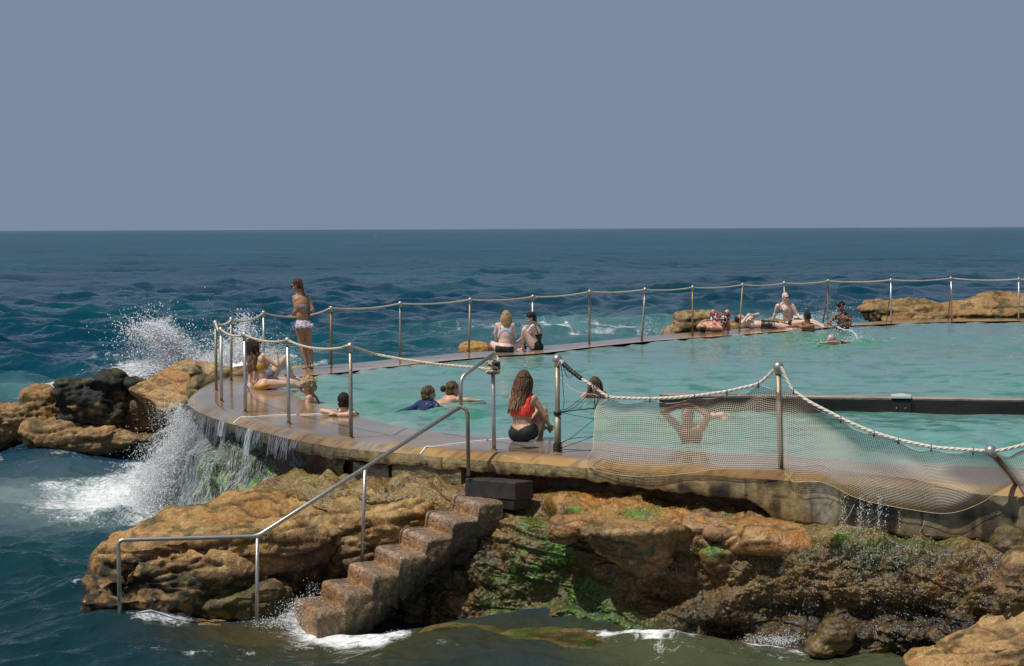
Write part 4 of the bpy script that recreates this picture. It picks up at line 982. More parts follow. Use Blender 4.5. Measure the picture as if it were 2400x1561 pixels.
rock('shelf_rock', [(900, 1215, 21.75, (.60, .6, .28), (8, 0, -18), .5), (575, 1408, 20.95, (.50, .40, .16), (0, -6, 0), .5), (262, 1412, 20.85, (.30, .45, .16), (0, 4, 0), .5), (700, 1440, 21.2, (.5, .35, .18), (0, 0, 0), .6), (820, 1300, 21.75, (.65, .5, .33), (0, -5, -25), .6)],
 0.024, 'big orange sandstone shelf left of the concrete steps, sloping into the sea behind the handrail', amp=.11, strata=.055, lump=.03, colf=col_big, seed=11, bed=(-.16, .05, 3.6, .06), smo=1, hulls=[
 [(215, 1330, 21.0), (240, 1285, 21.1), (330, 1236, 21.5), (440, 1186, 22.1), (570, 1160, 22.5), (660, 1172, 22.4), (880, 1150, 22.6), (960, 1205, 22.0), (930, 1250, 21.6), (330, 1285, 20.75), (500, 1262, 20.65), (625, 1252, 20.75), (760, 1262, 21.1), (700, 1340, 21.2), (250, 1400, 21.1), (600, 1400, 21.0), (820, 1330, 21.5), (500, 1500, 21.8), (300, 1480, 21.6)],
 [(285, 1345, 20.65), (330, 1312, 20.75), (440, 1292, 20.7), (560, 1318, 20.65), (640, 1375, 20.8), (600, 1400, 20.8), (280, 1398, 20.65), (300, 1500, 21.3), (600, 1500, 21.3), (440, 1390, 20.5)],
 [(270, 1410, 20.62), (600, 1405, 20.75), (640, 1500, 21.0), (270, 1500, 20.9), (420, 1402, 20.52), (430, 1500, 20.75), (600, 1405, 21.5), (280, 1405, 21.5)],
 [(193, 1348, 20.95), (236, 1312, 21.0), (300, 1350, 20.8), (290, 1480, 20.9), (200, 1425, 20.95), (192, 1392, 20.9), (230, 1380, 20.6), (240, 1300, 21.6), (220, 1480, 21.4)]])

# --- shore under the pool wall: one continuous sheet of rough rock
def build_shore():
    NC, NR = 1300, 470
    cpx = np.linspace(690, 2950, NC)
    base = np.zeros((NC, 2)); nn = np.zeros((NC, 2))
    for k, q in enumerate(cpx):
        i = front_index(q); f = 0
        base[k] = O2[i]; nn[k] = ON[i]
    for _ in range(30):
        base[1:-1] = base[1:-1] * .5 + .25 * (base[:-2] + base[2:]); nn[1:-1] = nn[1:-1] * .5 + .25 * (nn[:-2] + nn[2:])
    keys = {690: [(-.3, -.45), (.2, -.55), (.7, -.75), (1.2, -1.3), (1.5, -2.2)],
            800: [(-.3, -.42), (.25, -.48), (.8, -.60), (1.3, -1.2), (1.6, -2.2)],
            960: [(-.3, -.36), (.25, -.42), (.75, -.52), (1.0, -1.2), (1.2, -2.2)],
            1080: [(-.3, -.40), (.15, -.46), (.40, -.78), (.85, -1.3), (1.25, -2.2)],
            1230: [(-.3, -.42), (.12, -.50), (.45, -.80), (.88, -1.3), (1.15, -2.2)],
            1350: [(-.3, -.34), (.22, -.42), (.60, -.66), (.85, -1.25), (1.02, -2.2)],
            1700: [(-.3, -.40), (.22, -.46), (.62, -.66), (.80, -1.2), (.98, -2.2)],
            1900: [(-.3, -.50), (.20, -.55), (.50, -.62), (.74, -1.15), (.80, -2.2)],
            2200: [(-.3, -.56), (.30, -.62), (.60, -.74), (.82, -1.2), (.86, -2.2)],
            2950: [(-.3, -.62), (.30, -.68), (.55, -.85), (.75, -1.2), (.9, -2.2)]}
    kx = sorted(keys); K = np.array([keys[k] for k in kx])
    prof = np.zeros((NC, 5, 2))
    for a in range(5):
        for b in range(2): prof[:, a, b] = np.interp(cpx, kx, K[:, a, b])
    # smooth spline down the profile
    t = np.concatenate([np.linspace(0, 1, 70, endpoint=False), np.linspace(1, 2, 100, endpoint=False), np.linspace(2, 4, 300)])
    V = np.zeros((NC, NR, 3))
    for r, tt in enumerate(t):
        k = min(int(tt), 3); f = tt - k
        p0 = prof[:, max(k - 1, 0)]; p1 = prof[:, k]; p2 = prof[:, k + 1]; p3 = prof[:, min(k + 2, 4)]
        q = 0.5 * ((2 * p1) + (-p0 + p2) * f + (2 * p0 - 5 * p1 + 4 * p2 - p3) * f ** 2 + (-p0 + 3 * p1 - 3 * p2 + p3) * f ** 3)
        V[:, r, :2] = base + nn * q[:, :1]; V[:, r, 2] = q[:, 1]
    flat = V.reshape(-1, 3)
    du = np.gradient(V, axis=0); dv = np.gradient(V, axis=1); N = np.cross(du, dv).reshape(-1, 3); N /= np.linalg.norm(N, axis=1)[:, None]
    if N[:, 1].mean() > 0: N = -N
    px, py = proj(flat)
    rough = 0.5 + 0.5 * sstep(0.9, 2.0, np.tile(t, NC))
    slab = G(px, py, 1800, 1235, 130, 50) + G(px, py, 1480, 1250, 150, 60) + .5 * G(px, py, 1750, 1290, 70, 30)
    A = 0.17 * fbm(flat, 1.25, 5, 101)
    w1 = worley(flat + 0.15 * np.stack([vnoise(flat * 3, 1), vnoise(flat * 3, 2), vnoise(flat * 3, 3)], -1), 3.1, 102)
    w2 = worley(flat, 8.5, 103); w3 = worley(flat, 21, 105)
    knob = np.clip(1 - slab, 0.15, 1)
    B = 0.19 * (0.55 - w1[0]) * knob + (0.03 + .055 * sstep(1650, 1900, px)) * (0.5 - w2[0]) * knob * rough + 0.028 * (0.5 - w3[0]) * knob * rough
    C_ = 0.045 * fbm(flat, 9, 5, 104, gain=.62) * rough + (0.02 + .03 * sstep(1800, 2000, px)) * fbm(flat * np.array([.5, .5, 2.2]), 1.2, 4, 106, ridge=True)
    ln = fbm(flat, .6, 3, 140); bz = flat[:, 2] * 3.0 + 1.1 * ln + .12 * flat[:, 0]; fr_ = np.mod(bz, 1); cl = np.floor(bz)
    notch = np.exp(-((fr_ - .5) / .08) ** 2) * sstep(-.3, .1, fbm(flat, 1.6, 3, 141)); wj = worley(flat * np.array([.6, .6, 1.7]) + .25 * vnoise(flat * 1.9, 5)[:, None], 1.3, 142); joint = sstep(.05, .0, wj[1] - wj[0]) * sstep(-.1, .3, fbm(flat, 1.2, 3, 144))
    up_ = sstep(-1.15, -.75, flat[:, 2]); A = A + (.085 * vnoise(np.stack([cl * 3.1, flat[:, 0] * .8, cl * 0], -1), 143) - .05 * notch - .04 * joint + .06 * (wj[2] - .5)) * (.45 + .55 * up_)
    # shadowy hollows at the foot of the cliff
    hol = .30 * G(px, py, 1850, 1440, 90, 40) + .28 * G(px, py, 1260, 1200, 40, 20) + .22 * G(px, py, 1240, 1400, 70, 45) + .25 * G(px, py, 1700, 1480, 60, 20) + .22 * G(px, py, 1560, 1390, 110, 35) + .22 * G(px, py, 2120, 1440, 160, 30) + .15 * G(px, py, 1330, 1340, 60, 60)
    D = (A + B + C_) * (0.45 + 0.55 * rough) - hol
    flat = flat + N * D[:, None]
    px, py = proj(flat)
    V = flat.reshape(NC, NR, 3); du = np.gradient(V, axis=0); dv = np.gradient(V, axis=1); N2 = np.cross(du, dv).reshape(-1, 3); N2 /= np.linalg.norm(N2, axis=1)[:, None] + 1e-9
    if N2[:, 1].mean() > 0: N2 = -N2
    g = fbm(flat, 8, 4, 110); h = fbm(flat, 24, 3, 111); a = fbm(flat, 2.0, 5, 112)
    c = np.tile(np.array([0.22, 0.125, 0.030]), (len(flat), 1))
    c = lerpc(c, ORANGE * .8, sstep(0.05, .4, a) * .7); c = lerpc(c, np.array([.13, .095, .025]), sstep(-.05, .35, g + .4 * a) * .6)
    c = lerpc(c, GREY, sstep(.25, .5, h) * .4); c = lerpc(c, PURP, sstep(.3, .55, -a + .3 * g) * .5)
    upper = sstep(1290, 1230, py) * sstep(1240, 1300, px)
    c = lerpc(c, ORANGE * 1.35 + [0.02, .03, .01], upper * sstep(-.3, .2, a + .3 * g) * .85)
    c = lerpc(c, np.array([.15, .14, .02]), upper * sstep(.0, .35, fbm(flat, 3.5, 4, 133)) * .75)
    c = lerpc(c, np.array([.055, .065, .012]), .9 * np.clip(G(px, py, 2060, 1290, 200, 55) * (1.1 + g), 0, 1))
    lowdark = sstep(1380, 1460, py) * sstep(1500, 1700, px) + .7 * G(px, py, 1160, 1390, 130, 90)
    c = lerpc(c, WEED, np.clip(lowdark * .65 * sstep(-.5, .2, g), 0, .85))
    pebble = sstep(1750, 1950, px) * sstep(1270, 1330, py)
    c = lerpc(c, c * 1.0 + (w2[2] - .5)[:, None] * np.array([.16, .10, .03]), pebble)
    # algae where the water runs: bright green tufts and dark weed
    mo = 1.0 * G(px, py, 1375, 1420, 65, 70) + .9 * G(px, py, 1290, 1290, 60, 45) + .7 * G(px, py, 1250, 1230, 45, 30) + .75 * G(px, py, 1500, 1203, 60, 18) + .8 * G(px, py, 1345, 1195, 25, 12) + .55 * G(px, py, 1450, 1470, 90, 40) \
        + .8 * G(px, py, 1672, 1290, 26, 20) + .55 * G(px, py, 1200, 1420, 80, 90) + .5 * G(px, py, 1380, 1500, 60, 20) + .55 * G(px, py, 1840, 1228, 50, 12) + .45 * G(px, py, 2060, 1260, 220, 25) + .4 * G(px, py, 1240, 1340, 90, 50)
    c = lerpc(c, MOSS, np.clip(mo * 1.25, 0, 1) * sstep(-.45, .05, g * .6 + .2 * h + .4 * a))
    c = lerpc(c, MOSS * np.array([2.0, 1.9, 1.2]), np.clip(mo * 1.3 - .2, 0, 1) * sstep(-.1, .4, .5 * h + .8 * g))
    c = lerpc(c, OLIVE, sstep(.2, .5, fbm(flat, 3, 4, 130)) * .5)
    left = sstep(1050, 950, px); c = lerpc(c, np.array([.30, .23, .085]), left * sstep(-.3, .3, a + g * .4) * .8)
    barn = (w3[0] < .24) & (w3[2] > .7); c = np.where(barn[:, None] & (rough > .8)[:, None], c * .5 + np.array([.17, .15, .11]), c)
    c *= (0.85 + .4 * h)[:, None]
    c *= (1 - .45 * np.clip(notch + .6 * joint, 0, 1))[:, None]
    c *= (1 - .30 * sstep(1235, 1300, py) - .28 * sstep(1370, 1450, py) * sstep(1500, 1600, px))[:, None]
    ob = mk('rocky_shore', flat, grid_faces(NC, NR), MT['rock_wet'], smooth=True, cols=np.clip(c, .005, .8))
    tag(ob, kind='structure')
    return flat, N2, px, py
SH_P, SH_N, SH_X, SH_Y = build_shore()

def col_wet(base, weed=0.2, moss=.25, seed=0, wetn=.3):
    return lambda p, n, px, py: rock_col(p, n, px, py, wet=wetn, weed=np.full(len(p), weed) * sstep(-.2, .4, fbm(p, 2.5, 4, seed + 50)), base=np.asarray(base), moss=moss, seed=seed)
rock('boulder', [], .015, 'pale wedge shaped boulder jutting from the wet shore below the left net', amp=.05, strata=.035, lump=.025, lumpfr=8, colf=col_wet([.30, .19, .085], .25, .2, 5, .1), matn='rock_wet', seed=31, smo=1, bed=(.1, 0, 5, .02), hulls=[
 [(1345, 1222, 20.0), (1420, 1210, 20.1), (1590, 1194, 20.2), (1655, 1212, 20.1), (1370, 1252, 19.45), (1440, 1250, 19.2), (1560, 1246, 19.2), (1640, 1240, 19.55), (1400, 1292, 19.7), (1495, 1352, 19.45), (1565, 1348, 19.5), (1625, 1290, 19.7), (1500, 1330, 20.2)]])
rock('flat_stone', [(1698, 1243, 19.5, (.21, .24, .06), (6, 3, 0), .6)], .012, 'flat reddish stone on the shore, right of the pale wedge boulder', amp=.03, strata=.03, lump=.01, colf=col_wet([.42, .22, .12], 0, 0, 6, 0), seed=32)
rock('flat_stone', [(1640, 1226, 19.7, (.26, .25, .06), (8, -6, 8), .7)], .012, 'low tan stone touching the back right of the pale wedge boulder', amp=.03, strata=.03, lump=.01, colf=col_wet([.36, .21, .10], 0, .05, 7, 0), seed=33)
rock('boulder', [(1320, 1240, 19.9, (.16, .24, .14), (0, 10, 0), .8), (1350, 1232, 19.9, (.2, .24, .10), (0, 0, 0), .8)], .012, 'smooth orange boulder at the left shoulder of the pale wedge boulder', amp=.03, strata=.02, lump=.015, colf=col_wet([.42, .20, .07], 0, .05, 8, 0), seed=34)
rock('boulder', [(1690, 1300, 19.45, (.22, .22, .17), (0, 0, 10), .8)], .014, 'brown block with a bright green algae patch, below the flat reddish stone', amp=.04, strata=.03, lump=.02,
 colf=lambda p, n, px, py: lerpc(col_wet([.24, .13, .05], .1, .1, 9, .2)(p, n, px, py), MOSS * 1.4, np.clip(G(px, py, 1672, 1290, 24, 16) * 1.2, 0, 1)), matn='rock_wet', seed=35)
rock('boulder', [(1830, 1262, 19.35, (.42, .32, .10), (10, 8, 0), .6), (1760, 1262, 19.5, (.3, .3, .09), (5, 0, 0), .7)], .016, 'broad orange slab above the dark mossy cliff, left of the weedy ledge', amp=.05, strata=.05, lump=.015, colf=col_wet([.42, .21, .065], .05, .08, 10, 0), matn='rock_wet', seed=36)
rock('boulder', [(2392, 1268, 18.3, (.25, .24, .135), (0, 4, 0), .8)], .012, 'rounded grey brown boulder under the leaning post, uppermost at the right edge', amp=.02, strata=.02, lump=.02, colf=col_wet([.25, .18, .11], .25, .1, 12, 0), seed=37)
rock('boulder', [(2385, 1362, 17.85, (.21, .24, .33), (0, 14, 0), .8)], .014, 'tall smooth brown boulder between the rounded boulder and the layered rock at the right edge', amp=.03, strata=.0, lump=.01, colf=col_wet([.25, .145, .07], .05, .05, 13, 0), seed=38)
rock('boulder', [(1958, 1492, 18.45, (.19, .2, .17), (0, 20, 0), .75), (1925, 1515, 18.45, (.16, .2, .12), (0, 0, 0), .8)], .012, 'olive brown boulder at the waterline under the weedy cliff', amp=.03, strata=.02, lump=.02, colf=col_wet([.17, .11, .04], .3, .25, 14, .2), matn='rock_wet', seed=39)
rock('layered_rock', [(2390, 1462, 17.5, (.40, .40, .085), (0, -16, 6), .5), (2330, 1500, 17.4, (.50, .45, .085), (0, -16, 0), .5), (2290, 1545, 17.35, (.62, .5, .12), (0, -14, 0), .5), (2400, 1520, 17.4, (.38, .5, .26), (0, -6, 0), .6), (2480, 1520, 17.5, (.5, .5, .36), (0, 0, 0), .6), (2440, 1450, 17.6, (.3, .4, .12), (0, -10, 0), .6)],
 .016, 'layered tan rock rising in the bottom right corner', amp=.045, strata=.07, lump=.03, colf=col_wet([.42, .25, .10], .05, .12, 15, 0), seed=40, bed=(-.25, 0, 6.5, .04))
def col_flat(p, n, px, py):
    g = fbm(p, 5, 5, 60); c = np.tile(np.array([.19, .12, .05]), (len(p), 1)); c = lerpc(c, OLIVE, sstep(-.15, .25, g) * .8); c = lerpc(c, MOSS, sstep(.1, .35, fbm(p, 7, 4, 61)) * .8)
    return lerpc(c, BROWN * .6, sstep(.2, .45, fbm(p, 4, 4, 62)) * .6)
rock('flat_rock', [(1150, 1531, 19.0, (.85, .75, .085), (1, 2, 0), .7), (1300, 1502, 19.25, (.6, .5, .07), (0, 0, 0), .7), (1080, 1488, 19.6, (.45, .35, .08), (0, 0, 0), .8), (1330, 1560, 18.6, (.3, .4, .06), (0, 0, 0), .7)], .022, 'low flat rock with green algae, just breaking the surface at the bottom of the steps', amp=.02, strata=.0, lump=.012, colf=col_flat, matn='rock_wet', seed=41, bed=(0, 0, 4, .008))
rock('flat_rock', [(380, 1468, 20.5, (.75, .35, .06), (0, 0, 0), .8), (240, 1450, 20.8, (.35, .3, .08), (0, 0, 0), .8)], .02, 'dark barnacled ledge awash at the foot of the handrail', amp=.03, strata=.0, lump=.03, colf=col_wet([.12, .085, .045], .4, .2, 17, .3), matn='rock_wet', seed=42)
# --- course of blocks between rim and rocks, left of the steps
def blockmesh(name, corners, z0, z1, depth, mt, label, colr, seed, parent=None):
    a = P(*corners[0], z=0); i0 = front_index(corners[0][0]); i1 = front_index(corners[1][0]); n = max(i1 - i0, 2) if i1 > i0 else max(i0 - i1, 2)
    ids = np.linspace(i0, i1, 40).round().astype(int); m = MB(); zs = np.linspace(z0, z1, 14); V = []
    sec = [( .10, z) for z in np.linspace(z1, z0, 14)] + [(-depth, z0), (-depth, z1)]
    for i in ids:
        for (w, z) in sec: V.append([*(O2[i] + ON[i] * w), z])
    V = np.array(V); d = .022 * fbm(V, 5, 4, seed) + .012 * (0.5 - worley(V, 18, seed)[0]); V[:, 1] -= d; V[:, 2] += .5 * d
    k = len(sec); Fc = grid_faces(len(ids), k, True).tolist() + [list(range(k))[::-1], [(len(ids) - 1) * k + q for q in range(k)]]
    px, py = proj(V); g = fbm(V * [1, 1, .4], 6, 4, seed + 1); c = np.tile(np.array(colr), (len(V), 1)) * (1 + .6 * g)[:, None]; c = lerpc(c, BROWN * .4, sstep(.15, .4, fbm(V, 4, 4, seed + 2)) * .7)
    ob = mk(name, V, Fc, MT['rock_wet'], smooth=False, cols=np.clip(c, .01, .8)); return tag(ob, label, 'block')
blockmesh('stone_block', [(842, 0), (922, 0)], -.50, -.245, .4, None, 'dark pitted block under the pool rim, behind the handrail\'s middle leg', (.045, .04, .032), 5)
blockmesh('stone_block', [(930, 0), (1096, 0)], -.385, -.215, .4, None, 'stained tan concrete block under the pool rim, just left of the handrail\'s upper leg', (.21, .17, .09), 8)
blockmesh('stone_block', [(905, 0), (1100, 0)], -.56, -.395, .3, None, 'rough orange brown stone course below the stained tan concrete block', (.26, .16, .07), 12)

# --- the steps: seven worn concrete treads and a dark top block
SO = P(751, 1397, z=-1.47); SR = P(806, 1426, z=-1.47); S2 = P(1045, 1190, z=-0.62)
side = (SR - SO)[:2]; wid = np.linalg.norm(side); side /= wid; upd = np.array([-side[1], side[0]]); 
if upd @ (S2 - SO)[:2] < 0: upd = -upd
run = ((S2 - SO)[:2] @ upd) / 5; rise = 0.17
steps = empty('concrete_steps', (SO[0], SO[1], SEA), 'worn brown concrete steps climbing from the water to the pool rim', 'steps')
def step_body():
    # profile along the climb (u) and height (z); back edges of the treads sit at u = k*run
    top = []
    nT = 8
    top.append((-run, -2.3)); top.append((-run, -1.9))
    for k in range(0, nT - 1):
        zt = -1.47 + k * rise; ub = k * run; uf = (k - 1) * run - 0.0
        for s, dz in ((0.0, -rise * .97), (0.008, -rise * .5), (.012, -.045), (.030, -.012), (.062, -0.001)): top.append((uf + s, zt + dz))
        for s in (.12, .20, .294): top.append((uf + s, zt + 0.002))
    top = [(u, z) for u, z in top if u < 6.2 * run + .2]
    u0 = top[0][0]; u1 = top[-1][0]
    ns = 26; V = []
    # dense resample of the profile
    tp = np.array(top); L = np.concatenate([[0], np.cumsum(np.linalg.norm(np.diff(tp, axis=0), axis=1))]); tq = np.linspace(0, L[-1], 260)
    U = np.interp(tq, L, tp[:, 0]); Z = np.interp(tq, L, tp[:, 1])
    rows = []
    # across the flight: buried left side, top from left to right, right flank going down
    cross_ = [(-.02, .6)] + [(w, 0.0) for w in np.linspace(0, wid - .03, 22)] + [(wid + .0, .03)]
    for q in np.linspace(.06, 1.0, 26): cross_.append((wid + .02 + .10 * math.sin(q * 3.0) * .5 - .12 * q, q))
    for (w, dn) in cross_:
        zb = Z - dn * (0.42 + .25 * sstep(1.2, .2, U)) if w > wid - .02 else Z - dn * .5
        pts = np.zeros((len(U), 3)); pts[:, :2] = SO[:2] + np.outer(U, upd) + side * w; pts[:, 2] = zb
        if w > wid - .02:
            sm = np.convolve(np.pad(Z, 20, 'edge'), np.ones(41) / 41, 'valid'); f = sstep(.02, .35, dn); pts[:, 2] = Z * (1 - f) + sm * f - dn * (0.50 + .3 * sstep(1.3, .2, U))
        rows.append(pts)
    R = np.array(rows); nR = len(R); flat = R.reshape(-1, 3)
    du = np.gradient(R, axis=0); dv = np.gradient(R, axis=1); N = np.cross(du, dv).reshape(-1, 3); N /= np.linalg.norm(N, axis=1)[:, None] + 1e-9
    if N[:, 2].mean() < 0: N = -N
    rr = np.repeat(np.arange(nR), len(U)); rgh = .02 + .98 * sstep(23, 30, rr)
    edge_w = sstep(18, 23, rr)
    flat = flat + N * (rgh * (.05 * fbm(flat, 4, 5, 5) + .035 * (0.5 - worley(flat, 12, 6)[0])) + .006 * (fbm(flat, 16, 3, 7)))[:, None]
    px, py = proj(flat); g = fbm(flat, 7, 4, 8); sp = worley(flat, 60, 3)
    c = np.tile(np.array([.40, .27, .19]), (len(flat), 1)); c = lerpc(c, (.30, .15, .045), sstep(1290, 1400, py) * .7 * (1 - edge_w))
    ug = np.tile(U, nR); ph = np.mod(ug, run); tread = (sstep(.05, .075, ph)) * (1 - edge_w); c = lerpc(c, (.23, .155, .105), tread * .8); c = lerpc(c, (.30, .14, .03), (sstep(run - .045, run - .015, ph) + sstep(.02, .0, ph)) * .8 * (1 - edge_w))
    c = lerpc(c, (.38, .33, .27), (sp[2] > .75) * .5); c = lerpc(c, (.04, .03, .022), (sp[2] < .22) * .6)
    c = lerpc(c, (.13, .085, .035), edge_w * .75); c = lerpc(c, MOSS * .6, edge_w * sstep(24, 32, rr) * sstep(.08, .35, g + .1 * fbm(flat, 2, 3, 9)) * .7); c = lerpc(c, WEED, sstep(26, 42, rr) * .85)
    c *= (1 + .5 * g)[:, None]
    ob = mk('flight', flat, grid_faces(nR, len(U)), MT['rock_wet'], cols=np.clip(c, .006, .7)); adopt(ob, steps)
step_body()
# top block
bl = P(1089, 1121, z=-.25); br = P(1207, 1131, z=-.25); bb = P(1251, 1126.5, z=-.25)
m = MB(); d3 = bb - br
cs = [bl, br, br + d3, bl + d3]
V = [c_ + [0, 0, 0] for c_ in cs] + [c_ + [0, 0, -.20] for c_ in cs]
bm_ = MB(); bm_.add(V, [[0, 1, 2, 3], [7, 6, 5, 4], [0, 4, 5, 1], [1, 5, 6, 2], [2, 6, 7, 3], [3, 7, 4, 0]])
ob = bm_.build('top_block', MT['block'], steps, smooth=False)
bv = ob.modifiers.new('b', 'BEVEL'); bv.width = .012; bv.segments = 2
bm2 = MB(); cc = (cs[0] + cs[1] + cs[2] + cs[3]) / 4
V = [cc + (c_ - cc) * np.array([.93, .93, 1]) + [0, 0, -.203] for c_ in cs] + [cc + (c_ - cc) * np.array([.9, .9, 1]) + [0, 0, -.30] for c_ in cs]
bm2.add(V, [[0, 1, 2, 3], [7, 6, 5, 4], [0, 4, 5, 1], [1, 5, 6, 2], [2, 6, 7, 3], [3, 7, 4, 0]]); bm2.build('block_footing', MT['block'], steps, smooth=False)

# --- mossy rock face below the overflowing tip of the rim
def build_mossface():
    ia = front_index(800); ib = 25 * PER
    NC, NR = 420, 330
    ii = np.linspace(ia, ib, NC); i0 = ii.astype(int); f = (ii - i0)[:, None]
    o = O2[i0] * (1 - f) + O2[np.minimum(i0 + 1, NS - 1)] * f; n = ON[i0] * (1 - f) + ON[np.minimum(i0 + 1, NS - 1)] * f
    for _ in range(60): n[1:-1] = .5 * n[1:-1] + .25 * (n[:-2] + n[2:]); o[1:-1] = .5 * o[1:-1] + .25 * (o[:-2] + o[2:])
    n /= np.linalg.norm(n, axis=1)[:, None]
    s = np.linspace(0, 1, NC)[:, None]; v = np.linspace(0, 1, NR)[None, :]
    spread = np.interp(s[:, 0], [0, .25, .5, .75, 1], [.55, .75, .9, 1.0, .9])[:, None]
    w = -.10 + spread * v ** 1.25 + 0.04; z = -.17 - 1.9 * v
    V = np.zeros((NC, NR, 3)); V[..., :2] = o[:, None] + n[:, None] * w[..., None]; V[..., 2] = z
    N = np.cross(np.gradient(V, axis=0), np.gradient(V, axis=1)).reshape(-1, 3); N /= np.linalg.norm(N, axis=1)[:, None]
    nn3 = np.zeros((NC, NR, 3)); nn3[..., :2] = n[:, None]; 
    if (N * nn3.reshape(-1, 3)).sum() < 0: N = -N
    flat = V.reshape(-1, 3); px, py = proj(flat)
    w1 = worley(flat, 2.6, 201); w2 = worley(flat * [1, 1, .6], 9, 202)
    d = .20 * fbm(flat, 1.5, 5, 200) + .16 * (.5 - w1[0]) + .05 * (.5 - w2[0]) + .03 * fbm(flat, 14, 3, 203)
    d -= .30 * G(px, py, 497, 1030, 22, 26) + .32 * G(px, py, 640, 1085, 26, 45) + .2 * G(px, py, 720, 1080, 25, 30)
    d *= sstep(0, .10, np.tile(v[0], NC))
    flat = flat + N * d[:, None]; px, py = proj(flat); g = fbm(flat * [1, 1, .5], 7, 4, 204); h = fbm(flat, 22, 3, 205)
    c = np.tile(np.array([.045, .07, .022]), (len(flat), 1)); c = lerpc(c, MOSS * 1.3, sstep(-.1, .3, g) * .8); c = lerpc(c, MOSS * 2.4, np.clip(1.3 * G(px, py, 620, 1145, 100, 40) + .5 * G(px, py, 560, 1110, 60, 40), 0, 1) * sstep(-.1, .25, h + g))
    c = lerpc(c, np.array([.20, .12, .03]), sstep(.28, .5, fbm(flat, 5, 4, 206)) * .8); c = lerpc(c, WEED, sstep(.1, .4, -g) * .7)
    right = sstep(690, 760, px); c = lerpc(c, np.array([.26, .19, .06]), right * sstep(-.3, .2, h) * .8)
    ob = mk('mossy_rock_face', flat, grid_faces(NC, NR), MT['rock_wet'], cols=np.clip(c * (1 + .4 * h)[:, None], .004, .6))
    tag(ob, 'rock face covered in dark green weed under the overflowing tip of the pool rim', 'rock')
    return flat.reshape(NC, NR, 3), N.reshape(NC, NR, 3)
MF_P, MF_N = build_mossface()

# --- rocks beyond the tip of the pool, left
def col_far(base, weedy, seed, moss=.2):
    def f(p, n, px, py):
        top = sstep(.2, .7, n[:, 2])
        return rock_col(p, n, px, py, weed=np.clip(weedy * (.75 + .6 * fbm(p, 2.2, 4, seed)), 0, 1), base=np.asarray(base), moss=moss, seed=seed)
    return f
rock('rock', [(40, 985, 36.6, (1.0, .8, .42), (0, -14, 0), .75), (95, 945, 36.6, (.42, .6, .30), (0, 10, 0), .8), (-60, 1000, 36.6, (.8, .8, .4), (0, 0, 0), .8)], .035, 'rough tan rock at the far left edge, left of the black topped rock', amp=.14, strata=.08, lump=.08, colf=col_far([.34, .20, .085], .15, 51), seed=51)
rock('rock', [(185, 1020, 36.0, (1.1, .6, .24), (0, 6, 0), .7), (330, 1030, 35.9, (.85, .5, .14), (0, -2, 0), .7), (100, 1010, 36.2, (.4, .5, .25), (0, 0, 0), .8)], .035, 'low tan ledge at the waterline in front of the black topped rock', amp=.11, strata=.08, lump=.06, colf=col_far([.34, .20, .085], .15, 52), seed=52)
def col_black(p, n, px, py):
    c = rock_col(p, n, px, py, base=np.array([.30, .16, .06]), moss=.1, seed=53)
    wd = np.clip(1.5 * G(px, py, 215, 925, 105, 85) + 1.2 * G(px, py, 265, 885, 70, 28) + .8 * G(px, py, 160, 960, 50, 60), 0, 1)
    c = lerpc(c, np.array([.014, .014, .010]), wd * sstep(-.5, .0, fbm(p, 4, 4, 54) + .2)); 
    return lerpc(c, np.array([.09, .10, .015]), sstep(.3, .75, n[:, 2]) * sstep(905, 890, py) * sstep(.0, .3, fbm(p, 5, 4, 55)) * .8)
rock('rock', [(400, 1000, 36.2, (.4, .4, .16), (0, 10, 0), .8), (170, 915, 36.0, (.27, .4, .19), (0, 5, 0), .45), (250, 902, 36.0, (.32, .4, .19), (0, -12, 0), .45), (215, 935, 35.9, (.5, .4, .22), (0, 0, 0), .5), (335, 912, 36.0, (.30, .4, .10), (0, 14, 0), .6)],
 .032, 'tall rock with a black weedy top and brown flank, rising behind the waterfall', amp=.10, strata=.05, lump=.06, colf=col_black, seed=53, smo=1, bed=(0, 0, 3, .05), hulls=[
 [(132, 960, 35.9), (140, 905, 36.0), (165, 893, 36.1), (215, 903, 35.9), (255, 884, 36.1), (285, 892, 36.1), (300, 915, 35.9), (135, 1005, 35.8), (290, 1010, 35.7), (200, 950, 35.5), (280, 960, 35.6), (150, 900, 36.8), (280, 890, 36.8), (200, 1040, 36.8)],
 [(285, 912, 36.1), (345, 915, 35.9), (372, 955, 35.8), (400, 1005, 35.8), (300, 1020, 35.8), (330, 950, 35.6), (280, 960, 35.9), (300, 910, 36.7), (390, 1010, 36.7)]])
rock('slab_rock', [], .026, 'tilted flat faced tan slab between the black topped rock and the pool rim', amp=.03, strata=.022, lump=.012, colf=col_far([.42, .25, .10], .0, 56, .0), seed=56, bed=(.3, 0, 5, .022), smo=1, hulls=[[(305, 912, 35.2), (345, 885, 35.3), (395, 863, 35.4), (440, 872, 35.2), (464, 925, 34.6), (455, 950, 34.5), (385, 966, 34.4), (350, 935, 34.6), (300, 915, 36.2), (400, 862, 36.2), (460, 900, 36.0), (380, 1000, 36.0)]])
rock('rock', [(472, 875, 36.5, (.62, .5, .20), (0, 6, 0), .8), (440, 880, 36.0, (.3, .4, .2), (0, 0, 0), .8)], .035, 'spray drenched pale rock behind the tilted slab and the tip of the rim', amp=.08, strata=.02, lump=.05, colf=col_far([.45, .33, .19], .05, 57), seed=57)
rock('rock', [(472, 912, 32.5, (.22, .3, .22), (0, -20, 0), .8), (505, 895, 32.5, (.2, .3, .14), (0, -20, 0), .8)], .025, 'small rock shaggy with green weed, tight behind the tip of the pool rim', amp=.06, strata=.0, lump=.05, colf=col_far([.22, .16, .06], .5, 58, .35), seed=58)
